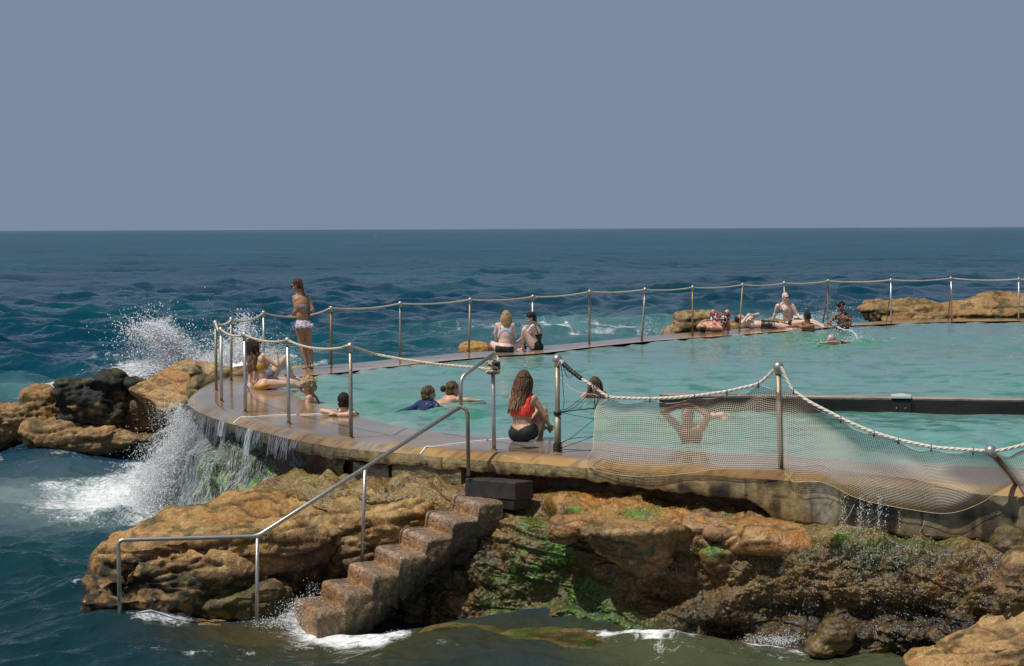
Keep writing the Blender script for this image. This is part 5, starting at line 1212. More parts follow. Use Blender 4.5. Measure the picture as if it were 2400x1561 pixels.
rock('rock', [(565, 874, 33.2, (.17, .3, .12), (0, 0, 0), .8)], .022, 'small rounded brown rock behind the left shoulder of the yellow bikini sunbather', amp=.04, strata=.0, lump=.03, colf=col_far([.3, .19, .09], .1, 59), seed=59)
rock('rock', [(532, 876, 33.2, (.16, .3, .08), (0, -8, 0), .8)], .022, 'low yellowish weedy rock just behind the rim between the two tip posts', amp=.04, strata=.0, lump=.03, colf=col_far([.32, .24, .09], .2, 60, .3), seed=60)
rock('rock', [(702, 866, 36.4, (.22, .25, .08), (0, 0, 0), .8)], .022, 'sliver of yellowish rock by the standing bather\'s feet', amp=.02, strata=.0, lump=.01, colf=col_far([.42, .28, .09], 0, 61, 0), seed=61)
rock('rock', [(1116, 822, 41.6, (.37, .35, .19), (0, 4, 0), .85)], .022, 'small smooth orange rock left of the blonde sitter', amp=.03, strata=.02, lump=.03, colf=col_far([.47, .26, .07], 0, 62, 0), seed=62)
rock('boulder', [(1640, 762, 49.6, (.70, .6, .38), (0, 8, 0), .7), (1590, 778, 49.6, (.36, .5, .20), (0, -20, 0), .8)], .035, 'big rounded brown boulder behind the man in patterned shorts', amp=.08, strata=.06, lump=.03, colf=col_far([.32, .22, .11], .05, 63, .05), seed=63)
rock('rock', [(1728, 770, 50.2, (.30, .4, .20), (0, 0, 0), .8)], .03, 'brown rock between the heads of the two men lying down', amp=.07, strata=.04, lump=.03, colf=col_far([.32, .21, .09], .1, 64, .05), seed=64)
rock('rock', [(1815, 768, 51.0, (.85, .4, .20), (0, -3, 0), .8)], .035, 'low tan rock behind the bald man\'s supporting arm', amp=.07, strata=.03, lump=.03, colf=col_far([.38, .26, .10], .05, 65, .15), seed=65)
rock('rock', [(2310, 740, 54.6, (.9, .5, .16), (0, 4, 0), .6)],
 .04, 'long brown rock outcrop beyond the far rim at the right', amp=.075, strata=.07, lump=.03, colf=col_far([.33, .20, .085], .05, 66, .10), seed=66, smo=1, bed=(-.05, 0, 3.4, .07), hulls=[
 [(2010, 722, 55.0), (2025, 708, 55.2), (2100, 700, 55.3), (2200, 710, 55.2), (2250, 716, 55.0), (2045, 756, 54.9), (2250, 756, 54.6), (2080, 730, 54.4), (2030, 720, 56.3), (2240, 712, 56.3), (2050, 760, 56), (2240, 760, 56)],
 [(2190, 712, 55.2), (2260, 707, 55.2), (2310, 691, 55.4), (2352, 694, 55.3), (2362, 706, 55.2), (2400, 704, 55.3), (2520, 698, 55.3), (2200, 757, 54.9), (2520, 757, 54.9), (2330, 720, 54.5), (2300, 692, 56.4), (2520, 705, 56.4), (2200, 757, 56.2)],
 [(2070, 742, 54.5), (2110, 734, 54.4), (2300, 732, 54.2), (2500, 738, 54.2), (2070, 760, 54.2), (2500, 760, 54.0), (2080, 745, 55.2), (2500, 740, 55.2), (2300, 762, 54.9)]])
# ------------------------------------------------------------------ people
def unit(v): v = np.asarray(v, float); return v / (np.linalg.norm(v) + 1e-12)
def frame(f, u):
    """columns: side (person's right), front, up"""
    u = unit(u); f = unit(np.asarray(f, float) - u * (np.asarray(f, float) @ u)); s = np.cross(f, u); return np.stack([s, f, u], -1)
def cone(m, a, b, ra, rb, n=6, seg=12, bulge=0.0, bpos=0.35):
    a = np.asarray(a, float); b = np.asarray(b, float); ax = unit(b - a); L = np.linalg.norm(b - a); pts = []; rs = []
    for k in range(4): t = math.radians(90 * (1 - k / 4)); pts.append(a - ax * ra * math.sin(t)); rs.append(max(ra * math.cos(t), ra * .05))
    for k in range(n + 1):
        t = k / n; pts.append(a + ax * L * t); rs.append(ra * (1 - t) + rb * t + bulge * math.exp(-((t - bpos) / .22) ** 2))
    for k in range(1, 5): t = math.radians(90 * k / 4); pts.append(b + ax * rb * math.sin(t)); rs.append(max(rb * math.cos(t), rb * .05))
    m.tube(pts, np.array(rs), seg)
ARM_U, ARM_F, THI, SHN = .29, .255, .42, .42
class Person:
    def __init__(s, label, skin_m, pose, front, face, sex='f', size=1.0, group=None, up=None, base=None, build=1.0, feet=(True, True), hands=(True, True), headup=None, belly=0.0):
        s.J = J = {}; s.size = size
        k = size
        for name, spec in pose.items():
            if isinstance(spec, np.ndarray): J[name] = spec.astype(float); continue
            if spec[0] == 'z': J[name] = P(spec[1], spec[2], z=spec[3])
            elif spec[0] == 'Y': J[name] = P(spec[1], spec[2], Y=spec[3])
            elif spec[0] == 'off': J[name] = J[spec[1]] + np.array(spec[2]) * k
            else: J[name] = near(spec[1], spec[2], J[spec[0]], spec[3] * k, spec[4])
        s.root = empty('person', base if base is not None else J['pelvis'], label, 'person', group)
        T = frame(front, J['neck'] - J['pelvis']); sd, fr, u = T[:, 0], T[:, 1], T[:, 2]; s.T = T
        s.Tc = frame(front, J['neck'] - J['chest']); s.Tp = frame(front, J['chest'] - J['pelvis'])
        m = MB(); f = sex == 'f'; w = build * k
        Rp, Rc = s.Tp, s.Tc
        m.ell(J['pelvis'], np.array([.155 if f else .15, .105, .105]) * w, Rp)
        wc = J['pelvis'] * .55 + J['chest'] * .45
        m.ell(wc, np.array([.118 if f else .135, .088 + belly, .16]) * w, Rp)
        m.ell(J['chest'], np.array([.138 if f else .165, .10, .165]) * w, Rc)
        m.ell(J['chest'] + (J['neck'] - J['chest']) * .45, np.array([.15 if f else .185, .078, .10]) * w, Rc)
        if f:
            for q in (-1, 1): m.ell(J['chest'] + Rc @ (np.array([q * .065, .085, .02]) * w), np.array([.062, .055, .06]) * w, Rc)
        else:
            for q in (-1, 1): m.ell(J['chest'] + Rc @ (np.array([q * .075, .065, .06]) * w), np.array([.085, .045, .07]) * w, Rc)
        for q in (-1, 1): m.ell(J['pelvis'] + Rp @ (np.array([q * .065, -.04, -.04]) * w), np.array([.092, .088, .088]) * w, Rp)
        m.ell(J['pelvis'] + Rp @ (np.array([0, -.05, -.03]) * w), np.array([.12, .078, .10]) * w, Rp)
        # shoulders, neck
        for q in ('A', 'B'):
            if 'sh' + q in J:
                cone(m, J['neck'] - u * .035 * k, J['sh' + q], .050 * w, (.046 if f else .058) * w)
                cone(m, J['neck'] + (J['head'] - J['neck']) * .25, J['sh' + q] + (J['neck'] - J['sh' + q]) * .25, .040 * w, .042 * w)
                cone(m, J['chest'], J['sh' + q], .075 * w, .05 * w)
        Hf = frame(face, headup if headup is not None else (J['head'] - J['neck']) + np.array([0, 0, .06])); s.H = Hf
        cone(m, J['neck'] - u * .02, J['head'] + Hf @ (np.array([0, -.03, -.05]) * k), (.052 if f else .062) * k, (.050 if f else .058) * k)
        # head
        h = J['head']; k2 = k * (0.97 if f else 1.03)
        E = lambda c, r, R=Hf: m.ell(h + Hf @ (np.array(c) * k2), np.array(r) * k2, R, seg=16, rings=12)
        E((0, -.012, .025), (.074, .092, .088)); E((0, .022, -.03), (.060, .066, .078)); E((0, .045, -.072), (.036, .038, .032)); E((0, .075, .028), (.048, .018, .022))
        cone(m, h + Hf @ (np.array([0, .088, .012]) * k2), h + Hf @ (np.array([0, .108, -.022]) * k2), .009 * k2, .014 * k2)
        E((0, .088, -.052), (.022, .012, .012)); 
        for q in (-1, 1): E((q * .076, -.008, -.012), (.010, .018, .030)); E((q * .04, .062, -.025), (.022, .022, .026))
        # limbs
        for q in ('A', 'B'):
            if 'el' + q in J:
                a = J['sh' + q]; b = J['el' + q]; cone(m, a, b, (.043 if f else .054) * w, (.034 if f else .041) * w, bulge=(.002 if f else .007) * w)
                if 'wr' + q in J:
                    c = J['wr' + q]; cone(m, b, c, (.036 if f else .042) * w, (.023 if f else .028) * w, bulge=.007 * w, bpos=.2)
                    if hands[0 if q == 'A' else 1]: s.hand(m, c, unit(c - b) if 'hd' + q not in J else unit(J['hd' + q] - c), q, k * (.93 if f else 1.05))
            if 'hip' + q in J:
                a = J['hip' + q]; b = J['kn' + q]; cone(m, a, b, (.088 if f else .084) * w, (.054 if f else .056) * w, bulge=.006 * w, bpos=.25); m.ell(b, np.array([.055, .055, .055]) * w)
                if 'an' + q in J:
                    c = J['an' + q]; cone(m, b, c, .052 * w, .032 * w, bulge=.013 * w, bpos=.28)
                    if feet[0 if q == 'A' else 1]:
                        td = unit(J['to' + q] - c) if 'to' + q in J else unit(np.array([fr[0], fr[1], -.25])); heel = c - td * .045 * k + (-.02 * k) * np.array([0, 0, 1.])
                        toe = c + td * .15 * k; sdv = unit(np.cross(td, [0, 0, 1.]))
                        cone(m, heel, toe, .032 * k, .020 * k)
                        for i_, o_ in enumerate((-.03, -.015, 0, .015, .03)): cone(m, c + td * .10 * k + sdv * o_ * k, c + td * (.185 - abs(o_ - .01) * .7) * k + sdv * o_ * 1.1 * k - np.array([0, 0, .008]), .014 * k, .0085 * k, 2, 8)
        V, N, Fc = remeshed(np.concatenate(m.V), m.F, 0.0085 * (1 if k > .8 else .9), 5)
        s.V, s.N, s.F = V, N, Fc
        s.body = adopt(mk('body', V, Fc, skin_m), s.root)
    def hand(s, m, wr, d, q, k):
        d = unit(d); side = unit(np.cross(d, [0.2, .3, 1.0])); nrm = unit(np.cross(side, d))
        pc = wr + d * .048 * k; R = np.stack([side, d, nrm], -1); m.ell(pc, np.array([.040, .052, .017]) * k, R)
        curl = getattr(s, 'curl', .35)
        for i, (o, L) in enumerate(((-.030, .062), (-.010, .074), (.010, .070), (.030, .055))):
            a = wr + d * .085 * k + side * o * k; d1 = unit(d * math.cos(curl) - nrm * math.sin(curl) + side * o * 3); b = a + d1 * L * .5 * k; d2 = unit(d * math.cos(curl * 2.2) - nrm * math.sin(curl * 2.2)); c = b + d2 * L * .5 * k
            cone(m, a, b, .0095 * k, .009 * k, 2, 8); cone(m, b, c, .009 * k, .0075 * k, 2, 8)
        sg = 1 if q == 'A' else -1
        a = wr + d * .03 * k + side * sg * .034 * k; b = a + unit(d + side * sg * .9 - nrm * .4) * .04 * k; c = b + unit(d + side * sg * .25 - nrm * .4) * .03 * k
        cone(m, a, b, .013 * k, .0105 * k, 2, 8); cone(m, b, c, .0105 * k, .008 * k, 2, 8)
    def loc(s, T, o):
        return (s.V - o) @ T
    def wear(s, name, sel, mt, off=0.006, parent=None, flare=None):
        """a garment: the body's own surface where sel is true, lifted off the skin"""
        Fa = np.asarray(s.F) if not isinstance(s.F, np.ndarray) else s.F
        keep = sel[Fa].all(1); F2 = Fa[keep]; used = np.unique(F2)
        if len(used) < 4: return None
        mp_ = -np.ones(len(s.V), int); mp_[used] = np.arange(len(used)); o = off if flare is None else off + flare[used][:, None]
        V = s.V[used] + s.N[used] * o
        ob = mk(name, V, mp_[F2], mt); so = ob.modifiers.new('t', 'SOLIDIFY'); so.thickness = 0.004; so.offset = 1
        return adopt(ob, s.root if parent is None else parent)
    def pelv(s): return s.loc(s.Tp, s.J['pelvis'])
    def ches(s): return s.loc(s.Tc, s.J['chest'])
    def near_limb(s, q, lo, hi, a='hip', b='kn', r=.14):
        A, B = s.J[a + q], s.J[b + q]; ax = B - A; t = ((s.V - A) @ ax) / (ax @ ax); d = np.linalg.norm(s.V - (A + np.clip(t, 0, 1)[:, None] * ax), axis=1)
        return (t > lo) & (t < hi) & (d < r * s.size)
    def armless(s):
        o = np.ones(len(s.V), bool)
        for q in 'AB':
            if 'el' + q in s.J: o &= ~s.near_limb(q, .12, 1.3, 'sh', 'el', .085)
            if 'wr' + q in s.J: o &= ~s.near_limb(q, -.2, 1.6, 'el', 'wr', .07)
        return o
    def bikini_bottom(s, mt, front=.02, hi=.035, cut=.9, name='bikini_bottom', low=-.16):
        p = s.pelv() / s.size; arm = s.armless()
        legs_ = np.zeros(len(s.V), bool)
        for q_ in 'AB':
            if 'hip' + q_ in s.J: legs_ |= s.near_limb(q_, .22, 3, r=.15)
        sel = ~legs_ & (p[:, 2] < hi) & (p[:, 2] > low + cut * np.abs(p[:, 0]) * np.where(p[:, 1] < 0, .75, 1.3)) & (np.abs(p[:, 0]) < .19) & (np.abs(p[:, 1]) < .17) & arm
        return s.wear(name, sel, mt)
    def band(s, mt, lo=-.035, hi=.055, name='bikini_top'):
        p = s.ches() / s.size; sel = (p[:, 2] > lo) & (np.abs(p[:, 1]) < .2) & (p[:, 2] < hi + .05 * (p[:, 1] > .03)) & (np.abs(p[:, 0]) < .19) & s.armless(); return s.wear(name, sel, mt)
    def shorts(s, mt, length=.55, hi=.06, name='shorts', flare=.02):
        p = s.pelv() / s.size; sel = (p[:, 2] < hi) & (p[:, 2] > -.17) & (np.abs(p[:, 0]) < .2) & (np.abs(p[:, 1]) < .19) & s.armless()
        fl = np.full(len(s.V), .006)
        for q in 'AB':
            n = s.near_limb(q, -.3, length, r=.135) & (p[:, 2] < hi + .5) & s.armless(); sel |= n & ((p[:, 2] < hi) | s.near_limb(q, .08, length, r=.125)); 
            A, B = s.J['hip' + q], s.J['kn' + q]; ax = B - A; t = ((s.V - A) @ ax) / (ax @ ax); fl = np.maximum(fl, np.where(n, .006 + flare * np.clip(t, 0, 1), 0))
        return s.wear(name, sel, mt, .004, flare=fl + .006 * fbm(s.V, 9, 3, 4))
    # hair ------------------------------------------------------------
    def short_hair(s, mt, top=1.0, back=-.05, fringe=.055, vol=.012, rough=.006, name='hair'):
        m = MB(); h = s.J['head']; H = s.H; k = s.size
        m.ell(h + H @ (np.array([0, -.018, .032]) * k), (np.array([.078, .093, .090]) + vol) * k, H, seg=20, rings=14)
        m.ell(h + H @ (np.array([0, -.045, -.01]) * k), (np.array([.070, .066, .075]) + vol) * k, H, seg=20, rings=14)
        V, N, Fc = remeshed(np.concatenate(m.V), m.F, .009, 2); p = (V - h) @ H / k
        keepv = ~((p[:, 1] > -.01) & (p[:, 2] < fringe - .25 * (p[:, 1] < .03))) | (p[:, 1] < -.0); keepv &= ~((p[:, 1] > .035) & (p[:, 2] < fringe)); keepv &= p[:, 2] > back
        keepv &= ~((np.abs(p[:, 0]) > .06) & (p[:, 2] < .015) & (p[:, 1] > -.035))
        V = V + N * (rough * fbm(p * [1, 1, .35], 70, 3, 3) * 1.2 + rough * 1.8 * fbm(p, 22, 3, 8))[:, None] * 1.3
        Fa = np.asarray(Fc); F2 = Fa[keepv[Fa].all(1)]; used = np.unique(F2); mp_ = -np.ones(len(V), int); mp_[used] = np.arange(len(used))
        ob = mk(name, V[used], mp_[F2], mt); so = ob.modifiers.new('t', 'SOLIDIFY'); so.thickness = .012; so.offset = -1
        return adopt(ob, s.root)
    def long_hair(s, mt, length=.42, mt2=None, wave=.008, n=130, fall=None, spread=.085, seed=1, split=.5, gather=0.0, covers=1.0):
        """locks fall from the crown over the back; tips may be a second, paler part"""
        cap_ = s.short_hair(mt, back=-.12, vol=.010); rg = np.random.default_rng(seed); h = s.J['head']; H = s.H; k = s.size
        fall = unit(fall if fall is not None else [0, 0, -1.0]); m = MB(); m2 = MB()
        for i in range(n):
            a = rg.uniform(-2.2, 2.2); e = rg.uniform(-.25, .75)
            loc = np.array([math.sin(a) * math.cos(e) * .083, -math.cos(a) * math.cos(e) * .097, math.sin(e) * .09 + .02])
            if loc[1] > .045: continue
            p0 = h + H @ (loc * k); outw = unit(H @ np.array([loc[0], loc[1], 0])); L = length * k * rg.uniform(.75, 1.05) + max(0, loc[2]) * .6 * k
            pts = [p0 + (h - p0) * .05]; q = p0 + outw * .012; d = unit(fall * .8 + outw * .35); st = 12; ph = rg.uniform(0, 6.3)
            lat = unit(np.cross(fall, outw))
            for j in range(st):
                t = j / st; d = unit(d * .6 + fall * .55 - outw * gather * t); q = q + d * L / st; pts.append(q + lat * wave * math.sin(ph + t * 13) * k + outw * wave * .7 * math.cos(ph * 2 + t * 11) * k)
            pts = np.array(pts); r = np.interp(np.linspace(0, 1, len(pts)), [0, .3, .85, 1], [.008, .0085, .0055, .0015]) * rg.uniform(.7, 1.25) * k
            if mt2 is None: m.tube(pts, r, 6)
            else:
                c = int(len(pts) * (split + rg.uniform(-.15, .15))); c = min(max(c, 2), len(pts) - 3); m.tube(pts[:c + 1], r[:c + 1], 6); m2.tube(pts[c:], r[c:], 6)
        def bld(name, mb, mt_, par):
            V = np.concatenate(mb.V); ob = mk(name, V, mb.F, mt_); return adopt(ob, par)
        bld('long_locks', m, mt, cap_)
        if m2.V: bld('pale_tips', m2, mt2, cap_)
        return cap_
    def glasses(s, mt='lens'):
        h = s.J['head']; H = s.H; k = s.size; m = MB()
        for q in (-1, 1):
            m.ell(h + H @ (np.array([q * .034, .098, .006]) * k), np.array([.029, .012, .022]) * k, H, pw=.8)
            m.tube([h + H @ (np.array([q * .064, .085, .012]) * k), h + H @ (np.array([q * .085, .0, .01]) * k)], .0045, 6)
        m.tube([h + H @ (np.array([-.03, .104, .012]) * k), h + H @ (np.array([.03, .104, .012]) * k)], .005, 6); return m.build('sunglasses', MT[mt], s.root)
    def facebits(s, eyes=True, lips=True, brows=None):
        h = s.J['head']; H = s.H; k = s.size; f = MB()
        if eyes:
            for q in (-1, 1): f.ell(h + H @ (np.array([q * .032, .086, .004]) * k), np.array([.013, .008, .006]) * k, H)
            f.build('eyes', MT['eye'], s.root)
        if lips:
            f = MB(); f.ell(h + H @ (np.array([0, .098, -.054]) * k), np.array([.022, .007, .008]) * k, H); f.build('lips', MT['lips'], s.root)
        if brows:
            for q in (-1, 1):
                f = MB(); f.ell(h + H @ (np.array([q * .033, .092, .024]) * k), np.array([.020, .006, .004]) * k, H); f.build('eyebrow', brows, s.root)
def crop(x0, y0, sc): return lambda x, y: (x0 + x / sc, y0 + y / sc)

# 1 standing bather in the floral bikini
c = crop(640, 640, 6.45); Y0 = P(*c(545, 1445), z=0)[1]
J = lambda x, y, dy=0.0: ('Y', *c(x, y), Y0 + dy)
pz = dict(pelvis=J(447, 765), chest=J(428, 480, -.02), neck=J(428, 325, .0), head=J(362, 185, .0), shA=J(535, 385, .02), shB=J(325, 372, -.02))
pz.update(elA=J(600, 555, -.02), wrA=J(530, 640, .14), hdA=J(480, 650, .30), elB=J(345, 565, -.05), wrB=J(290, 650, .10), hdB=J(245, 640, .18))
pz.update(hipA=J(508, 800, .0), knA=J(548, 1090, .03), anA=J(590, 1405, .0), toA=J(598, 1448, -.08), hipB=J(395, 800, -.02), knB=J(440, 1090, .0), anB=J(520, 1405, -.05), toB=J(440, 1455, .02))
pz['toA'] = J(570, 1450, .2); pz['toB'] = J(430, 1450, .05)
p = Person('woman with a dark ponytail standing at the rope in a white floral bikini and sunglasses', MT['skin_tan'], pz, (-.35, .93, 0), (-.86, .35, -.35), base=P(*c(545, 1445), z=0), size=.97)
pp_ = p.pelv(); p.bikini_bottom(MT['floral'], hi=.065, cut=.42, low=-.085); 
p.band(MT['floral'], -.055, .0)
m = MB()
for k in range(26):
    t = k / 25; x = -.155 + .31 * t; a = p.J['pelvis'] + p.Tp @ np.array([x, -.095 - .03 * math.cos(x * 10) - .012, -.0]); b = a + p.Tp @ np.array([.004 * math.sin(k * 2.1), -.028 - .008 * math.sin(k * 1.7), -.085]); m.tube([a, a * .5 + b * .5 + p.Tp @ np.array([0, -.006, 0]), b], [.009, .013, .012], 6)
m.build('frill', MT['floral'], p.root)
m = MB(); a = p.J['pelvis'] + p.Tp @ np.array([-.15, .03, .03])
for o_ in ((-.03, 0, -.11), (-.01, .02, -.15), (-.05, .0, -.03), (.0, .0, -.03)): m.tube(smooth_path([a, a + p.Tp @ np.array([o_[0], o_[1], o_[2] * .5 + .01]), a + p.Tp @ np.array(o_)], .01), .005, 5)
m.build('side_tie', MT['floral'], p.root)
hh = p.short_hair(MT['hair_red'], back=-.085, vol=.006, fringe=.06)
m = MB(); q0 = p.J['head'] + p.H @ np.array([0, -.09, .06]); m.ell(q0, np.array([.04, .035, .04]))
tail = [P(*c(405, 100), Y=Y0 - .05), P(*c(432, 180), Y=Y0 - .08), P(*c(455, 270), Y=Y0 - .09), P(*c(480, 350), Y=Y0 - .08)]; m.tube(smooth_path(tail, .02), np.interp(np.linspace(0, 1, len(smooth_path(tail, .02))), [0, .3, 1], [.03, .028, .006]), 10)
o_ = m.build('ponytail', MT['hair_red'], p.root); p.glasses()

# 2 sunbather in the yellow bikini
c = crop(560, 780, 10.32); Y0 = P(*c(560, 1375), z=0)[1]
J = lambda x, y, dy=0.0: ('Y', *c(x, y), Y0 + dy)
pz = dict(pelvis=J(580, 1215), chest=J(500, 800), neck=J(420, 520), head=J(375, 295), shA=J(590, 560, -.06), shB=J(265, 560, .10))
pz.update(elA=J(930, 800, -.06), wrA=J(905, 455, .0), hdA=J(790, 340, .05), elB=J(262, 900, .16), wrB=J(262, 1230, .10), hdB=J(235, 1290, .0))
pz.update(hipA=J(660, 1245, -.05), knA=J(1120, 1230, -.02), anA=J(1530, 1290, .05), hipB=J(640, 1190, .16), knB=J(1200, 1170, .28), anB=J(1560, 1290, .25))
pz['anA'] = J(1540, 1320, .12)
p = Person('woman in a mustard yellow bikini sitting on the rim, legs stretched out, one hand raised', MT['skin_fair'], pz, (.80, .55, 0.1), (.86, .42, .38), base=P(*c(560, 1375), z=0), headup=(-.35, 0, .9), size=.98)
p.bikini_bottom(MT['yellow'], hi=-.02, cut=.55, low=-.17); p.band(MT['yellow'], -.07, .03)
p.long_hair(MT['hair_dark'], .44, MT['hair_lbrown'], wave=.012, n=260, fall=(.06, .0, -1), seed=3, split=.42)
p.glasses(); m = MB(); w_ = p.J['wrA']; ts = np.linspace(0, 6.3, 15); m.tube(np.stack([w_[0] + .030 * np.cos(ts), w_[1] + .030 * np.sin(ts), w_[2] + .0 * ts - .02], -1), .005, 5); m.build('wristband', MT['black'], p.root)

# 3 companion reclining behind her
J = lambda x, y, dy=0.0: ('Y', *c(x, y), Y0 + 1.2 + dy)
pz = dict(pelvis=J(745, 985), chest=J(520, 840), neck=J(400, 660), head=J(330, 560, .05), shA=J(430, 720, -.15), shB=J(420, 720, .17), elA=J(390, 930, -.2), wrA=J(372, 1130, -.2), elB=J(350, 930, .2), wrB=J(330, 1110, .2))
pz.update(hipA=J(810, 1000, -.08), knA=J(1120, 610, -.1), anA=J(1290, 1040, -.05), toA=J(1400, 1080, -.05), hipB=J(790, 990, .1), knB=J(1150, 650, .25), anB=J(1210, 1020, .25), toB=J(1330, 1060, .25))
p = Person('person reclining with knees drawn up, mostly hidden behind the woman in the yellow bikini', MT['skin_fair'], pz, (.75, -.1, .6), (.8, 0, .3), base=P(*c(745, 1085), z=0), size=.98)
p.bikini_bottom(MT['greyblue'], hi=.05, cut=.4, low=-.16); p.band(MT['greyblue']); p.short_hair(MT['hair_brown'])

# 8 blonde sitter on the far rim
c = crop(1120, 715, 12.9); Y0 = P(*c(800, 1425), z=0)[1]
J = lambda x, y, dy=0.0: ('Y', *c(x, y), Y0 + dy)
pz = dict(pelvis=J(808, 1275), chest=J(830, 880, .04), neck=J(850, 560, .08), head=J(855, 360, .12), shA=J(1050, 610, .08), shB=J(595, 610, .08), elA=J(1110, 870, .10), wrA=J(1105, 1075, .30), elB=J(530, 840, .10), wrB=J(560, 1040, .3))
pz.update(hipA=J(950, 1310, .03), knA=J(1265, 1170, .22), anA=J(930, 1330, .45), hipB=J(660, 1310, .03), knB=J(400, 1160, .22), anB=J(700, 1330, .45), toA=J(800, 1340, .5), toB=J(800, 1340, .4))
p = Person('blonde woman sitting cross legged with her back turned, striped bikini top and black bottoms', MT['skin_pale'], pz, (0, 1, 0), (.1, 1, -.15), base=P(*c(800, 1425), z=0), size=1.0, build=1.12)
q = p.pelv(); p.wear('bikini_bottom', (q[:, 2] < .0 + .035 * 0 + .9 * q[:, 0] ** 2) & (np.abs(q[:, 0]) < .185) & (q[:, 2] > -.2) & (q[:, 1] < .06) & ~p.near_limb('A', .25, 2, r=.15) & ~p.near_limb('B', .25, 2, r=.15), MT['black'])
q = p.ches(); arm = p.armless(); p.wear('bikini_top', ((q[:, 2] > .055 - 7.0 * q[:, 0] ** 2) & (q[:, 2] < .115 - 2 * q[:, 0] ** 2) | (np.abs(np.abs(q[:, 0]) - .135) < .02) & (q[:, 2] > -.12) & (q[:, 2] < .1) | (np.abs(np.abs(q[:, 0]) - .11) < .012) & (q[:, 2] > .1)) & arm & (np.abs(q[:, 0]) < .19) & (q[:, 2] > -.14), MT['stripes'])
p.long_hair(MT['hair_blonde'], .26, None, wave=.014, n=240, seed=5, fall=(0, -.12, -1))

# 9 dark haired sitter in the black swimsuit
J = lambda x, y, dy=0.0: ('Y', *c(x, y), Y1 + dy)
Y1 = P(*c(1650, 1350), z=0)[1]
pz = dict(pelvis=J(1755, 1205), chest=J(1775, 850), neck=J(1735, 590), head=J(1600, 390, -.02), shA=J(1850, 660, .1), shB=J(1640, 660, -.12), elB=J(1440, 900, -.12), wrB=J(1230, 1080, .0), elA=J(1500, 930, .25), wrA=J(1250, 1060, .15))
pz.update(hipB=J(1680, 1230, -.10), knB=J(1400, 760, -.12), anB=J(1365, 1290, .0), hipA=J(1680, 1220, .12), knA=J(1430, 730, .16), anA=J(1330, 1280, .2), toA=J(1230, 1330, .2), toB=J(1270, 1345, .0))
p = Person('dark haired woman in a black one piece hugging her knees beside the blonde sitter', MT['skin_pale'], pz, (-.85, .5, 0), (-.98, .15, -.08), base=P(*c(1650, 1350), z=0), size=1.0)
q = p.ches(); q2 = p.pelv(); arm = p.armless(); legs = p.near_limb('A', .12, 3, r=.13) | p.near_limb('B', .12, 3, r=.13)
p.wear('swimsuit', ((q[:, 2] < -.02 + .3 * np.maximum(q[:, 1], 0)) & (q2[:, 2] > -.17) & (np.abs(q[:, 0]) < .2) & arm & ~legs & (np.abs(q2[:, 1]) < .19)), MT['black'])
p.wear('swimsuit_strap', (np.abs(np.abs(q[:, 0]) - .085) < .011) & (q[:, 2] > -.03) & (q[:, 2] < .22) & arm, MT['black'], .008)
p.short_hair(MT['hair_black'], back=-.11, vol=.008); m = MB(); m.tube(smooth_path([P(*c(1690, 380), Y=Y1), P(*c(1735, 450), Y=Y1 - .02), P(*c(1745, 520), Y=Y1 - .03)], .02), .028, 8); m.build('wet_hair_tail', MT['hair_black'], p.root); p.facebits()

# 10 sitter in the coral top
c = crop(1170, 850, 7.74); Y0 = P(*c(450, 1420), z=0)[1]
J = lambda x, y, dy=0.0: ('Y', *c(x, y), Y0 + dy)
pz = dict(pelvis=J(430, 1215), chest=J(405, 850, .02), neck=J(430, 575, .05), head=J(455, 330, .08), shA=J(625, 650, .02), shB=J(245, 650, .08), elA=J(825, 950, .03), wrA=J(895, 1120, .25), hdA=J(930, 1170, .33), elB=J(330, 950, .28), wrB=J(780, 1150, .40), hdB=J(870, 1190, .42))
pz.update(hipA=J(590, 1250, .02), knA=J(800, 870, .33), anA=J(745, 1370, .45), hipB=J(460, 1250, .18), knB=J(730, 880, .50), anB=J(690, 1370, .58), toA=J(800, 1410, .6), toB=J(760, 1410, .75))
p = Person('woman in a coral top sitting on the near rim, back turned, long wet brown hair', MT['skin_mid'], pz, (.42, .9, 0), (.35, .9, -.1), base=P(*c(450, 1420), z=0), size=1.0)
q = p.ches(); arm = p.armless(); p.wear('crop_top', (((q[:, 2] > -.085) & (q[:, 2] < .02 + 3.2 * q[:, 0] ** 2) & (q[:, 2] < .20)) | ((np.abs(np.abs(q[:, 0]) - .095) < .021) & (q[:, 2] > 0) & (q[:, 2] < .27))) & arm & ~p.near_limb('A', .1, 3, r=.13) & ~p.near_limb('B', .1, 3, r=.13) & (np.abs(q[:, 0]) < .19) & (np.abs(q[:, 1]) < .2), MT['coral'], .007)
q2 = p.pelv(); p.wear('bikini_bottom', (q2[:, 2] < .0 + .45 * np.abs(q2[:, 0])) & (np.abs(q2[:, 0]) < .175) & (q2[:, 2] > -.20 + .75 * np.maximum(np.abs(q2[:, 0]) - .05, 0)) & (q2[:, 1] < .06) & ~p.near_limb('A', .1, 2, r=.16) & ~p.near_limb('B', .1, 2, r=.12) & p.armless(), MT['black'], .007)
p.long_hair(MT['hair_brown'], .40, MT['hair_lbrown'], wave=.006, n=330, seed=7, fall=(-.22, -.16, -1), split=.5)

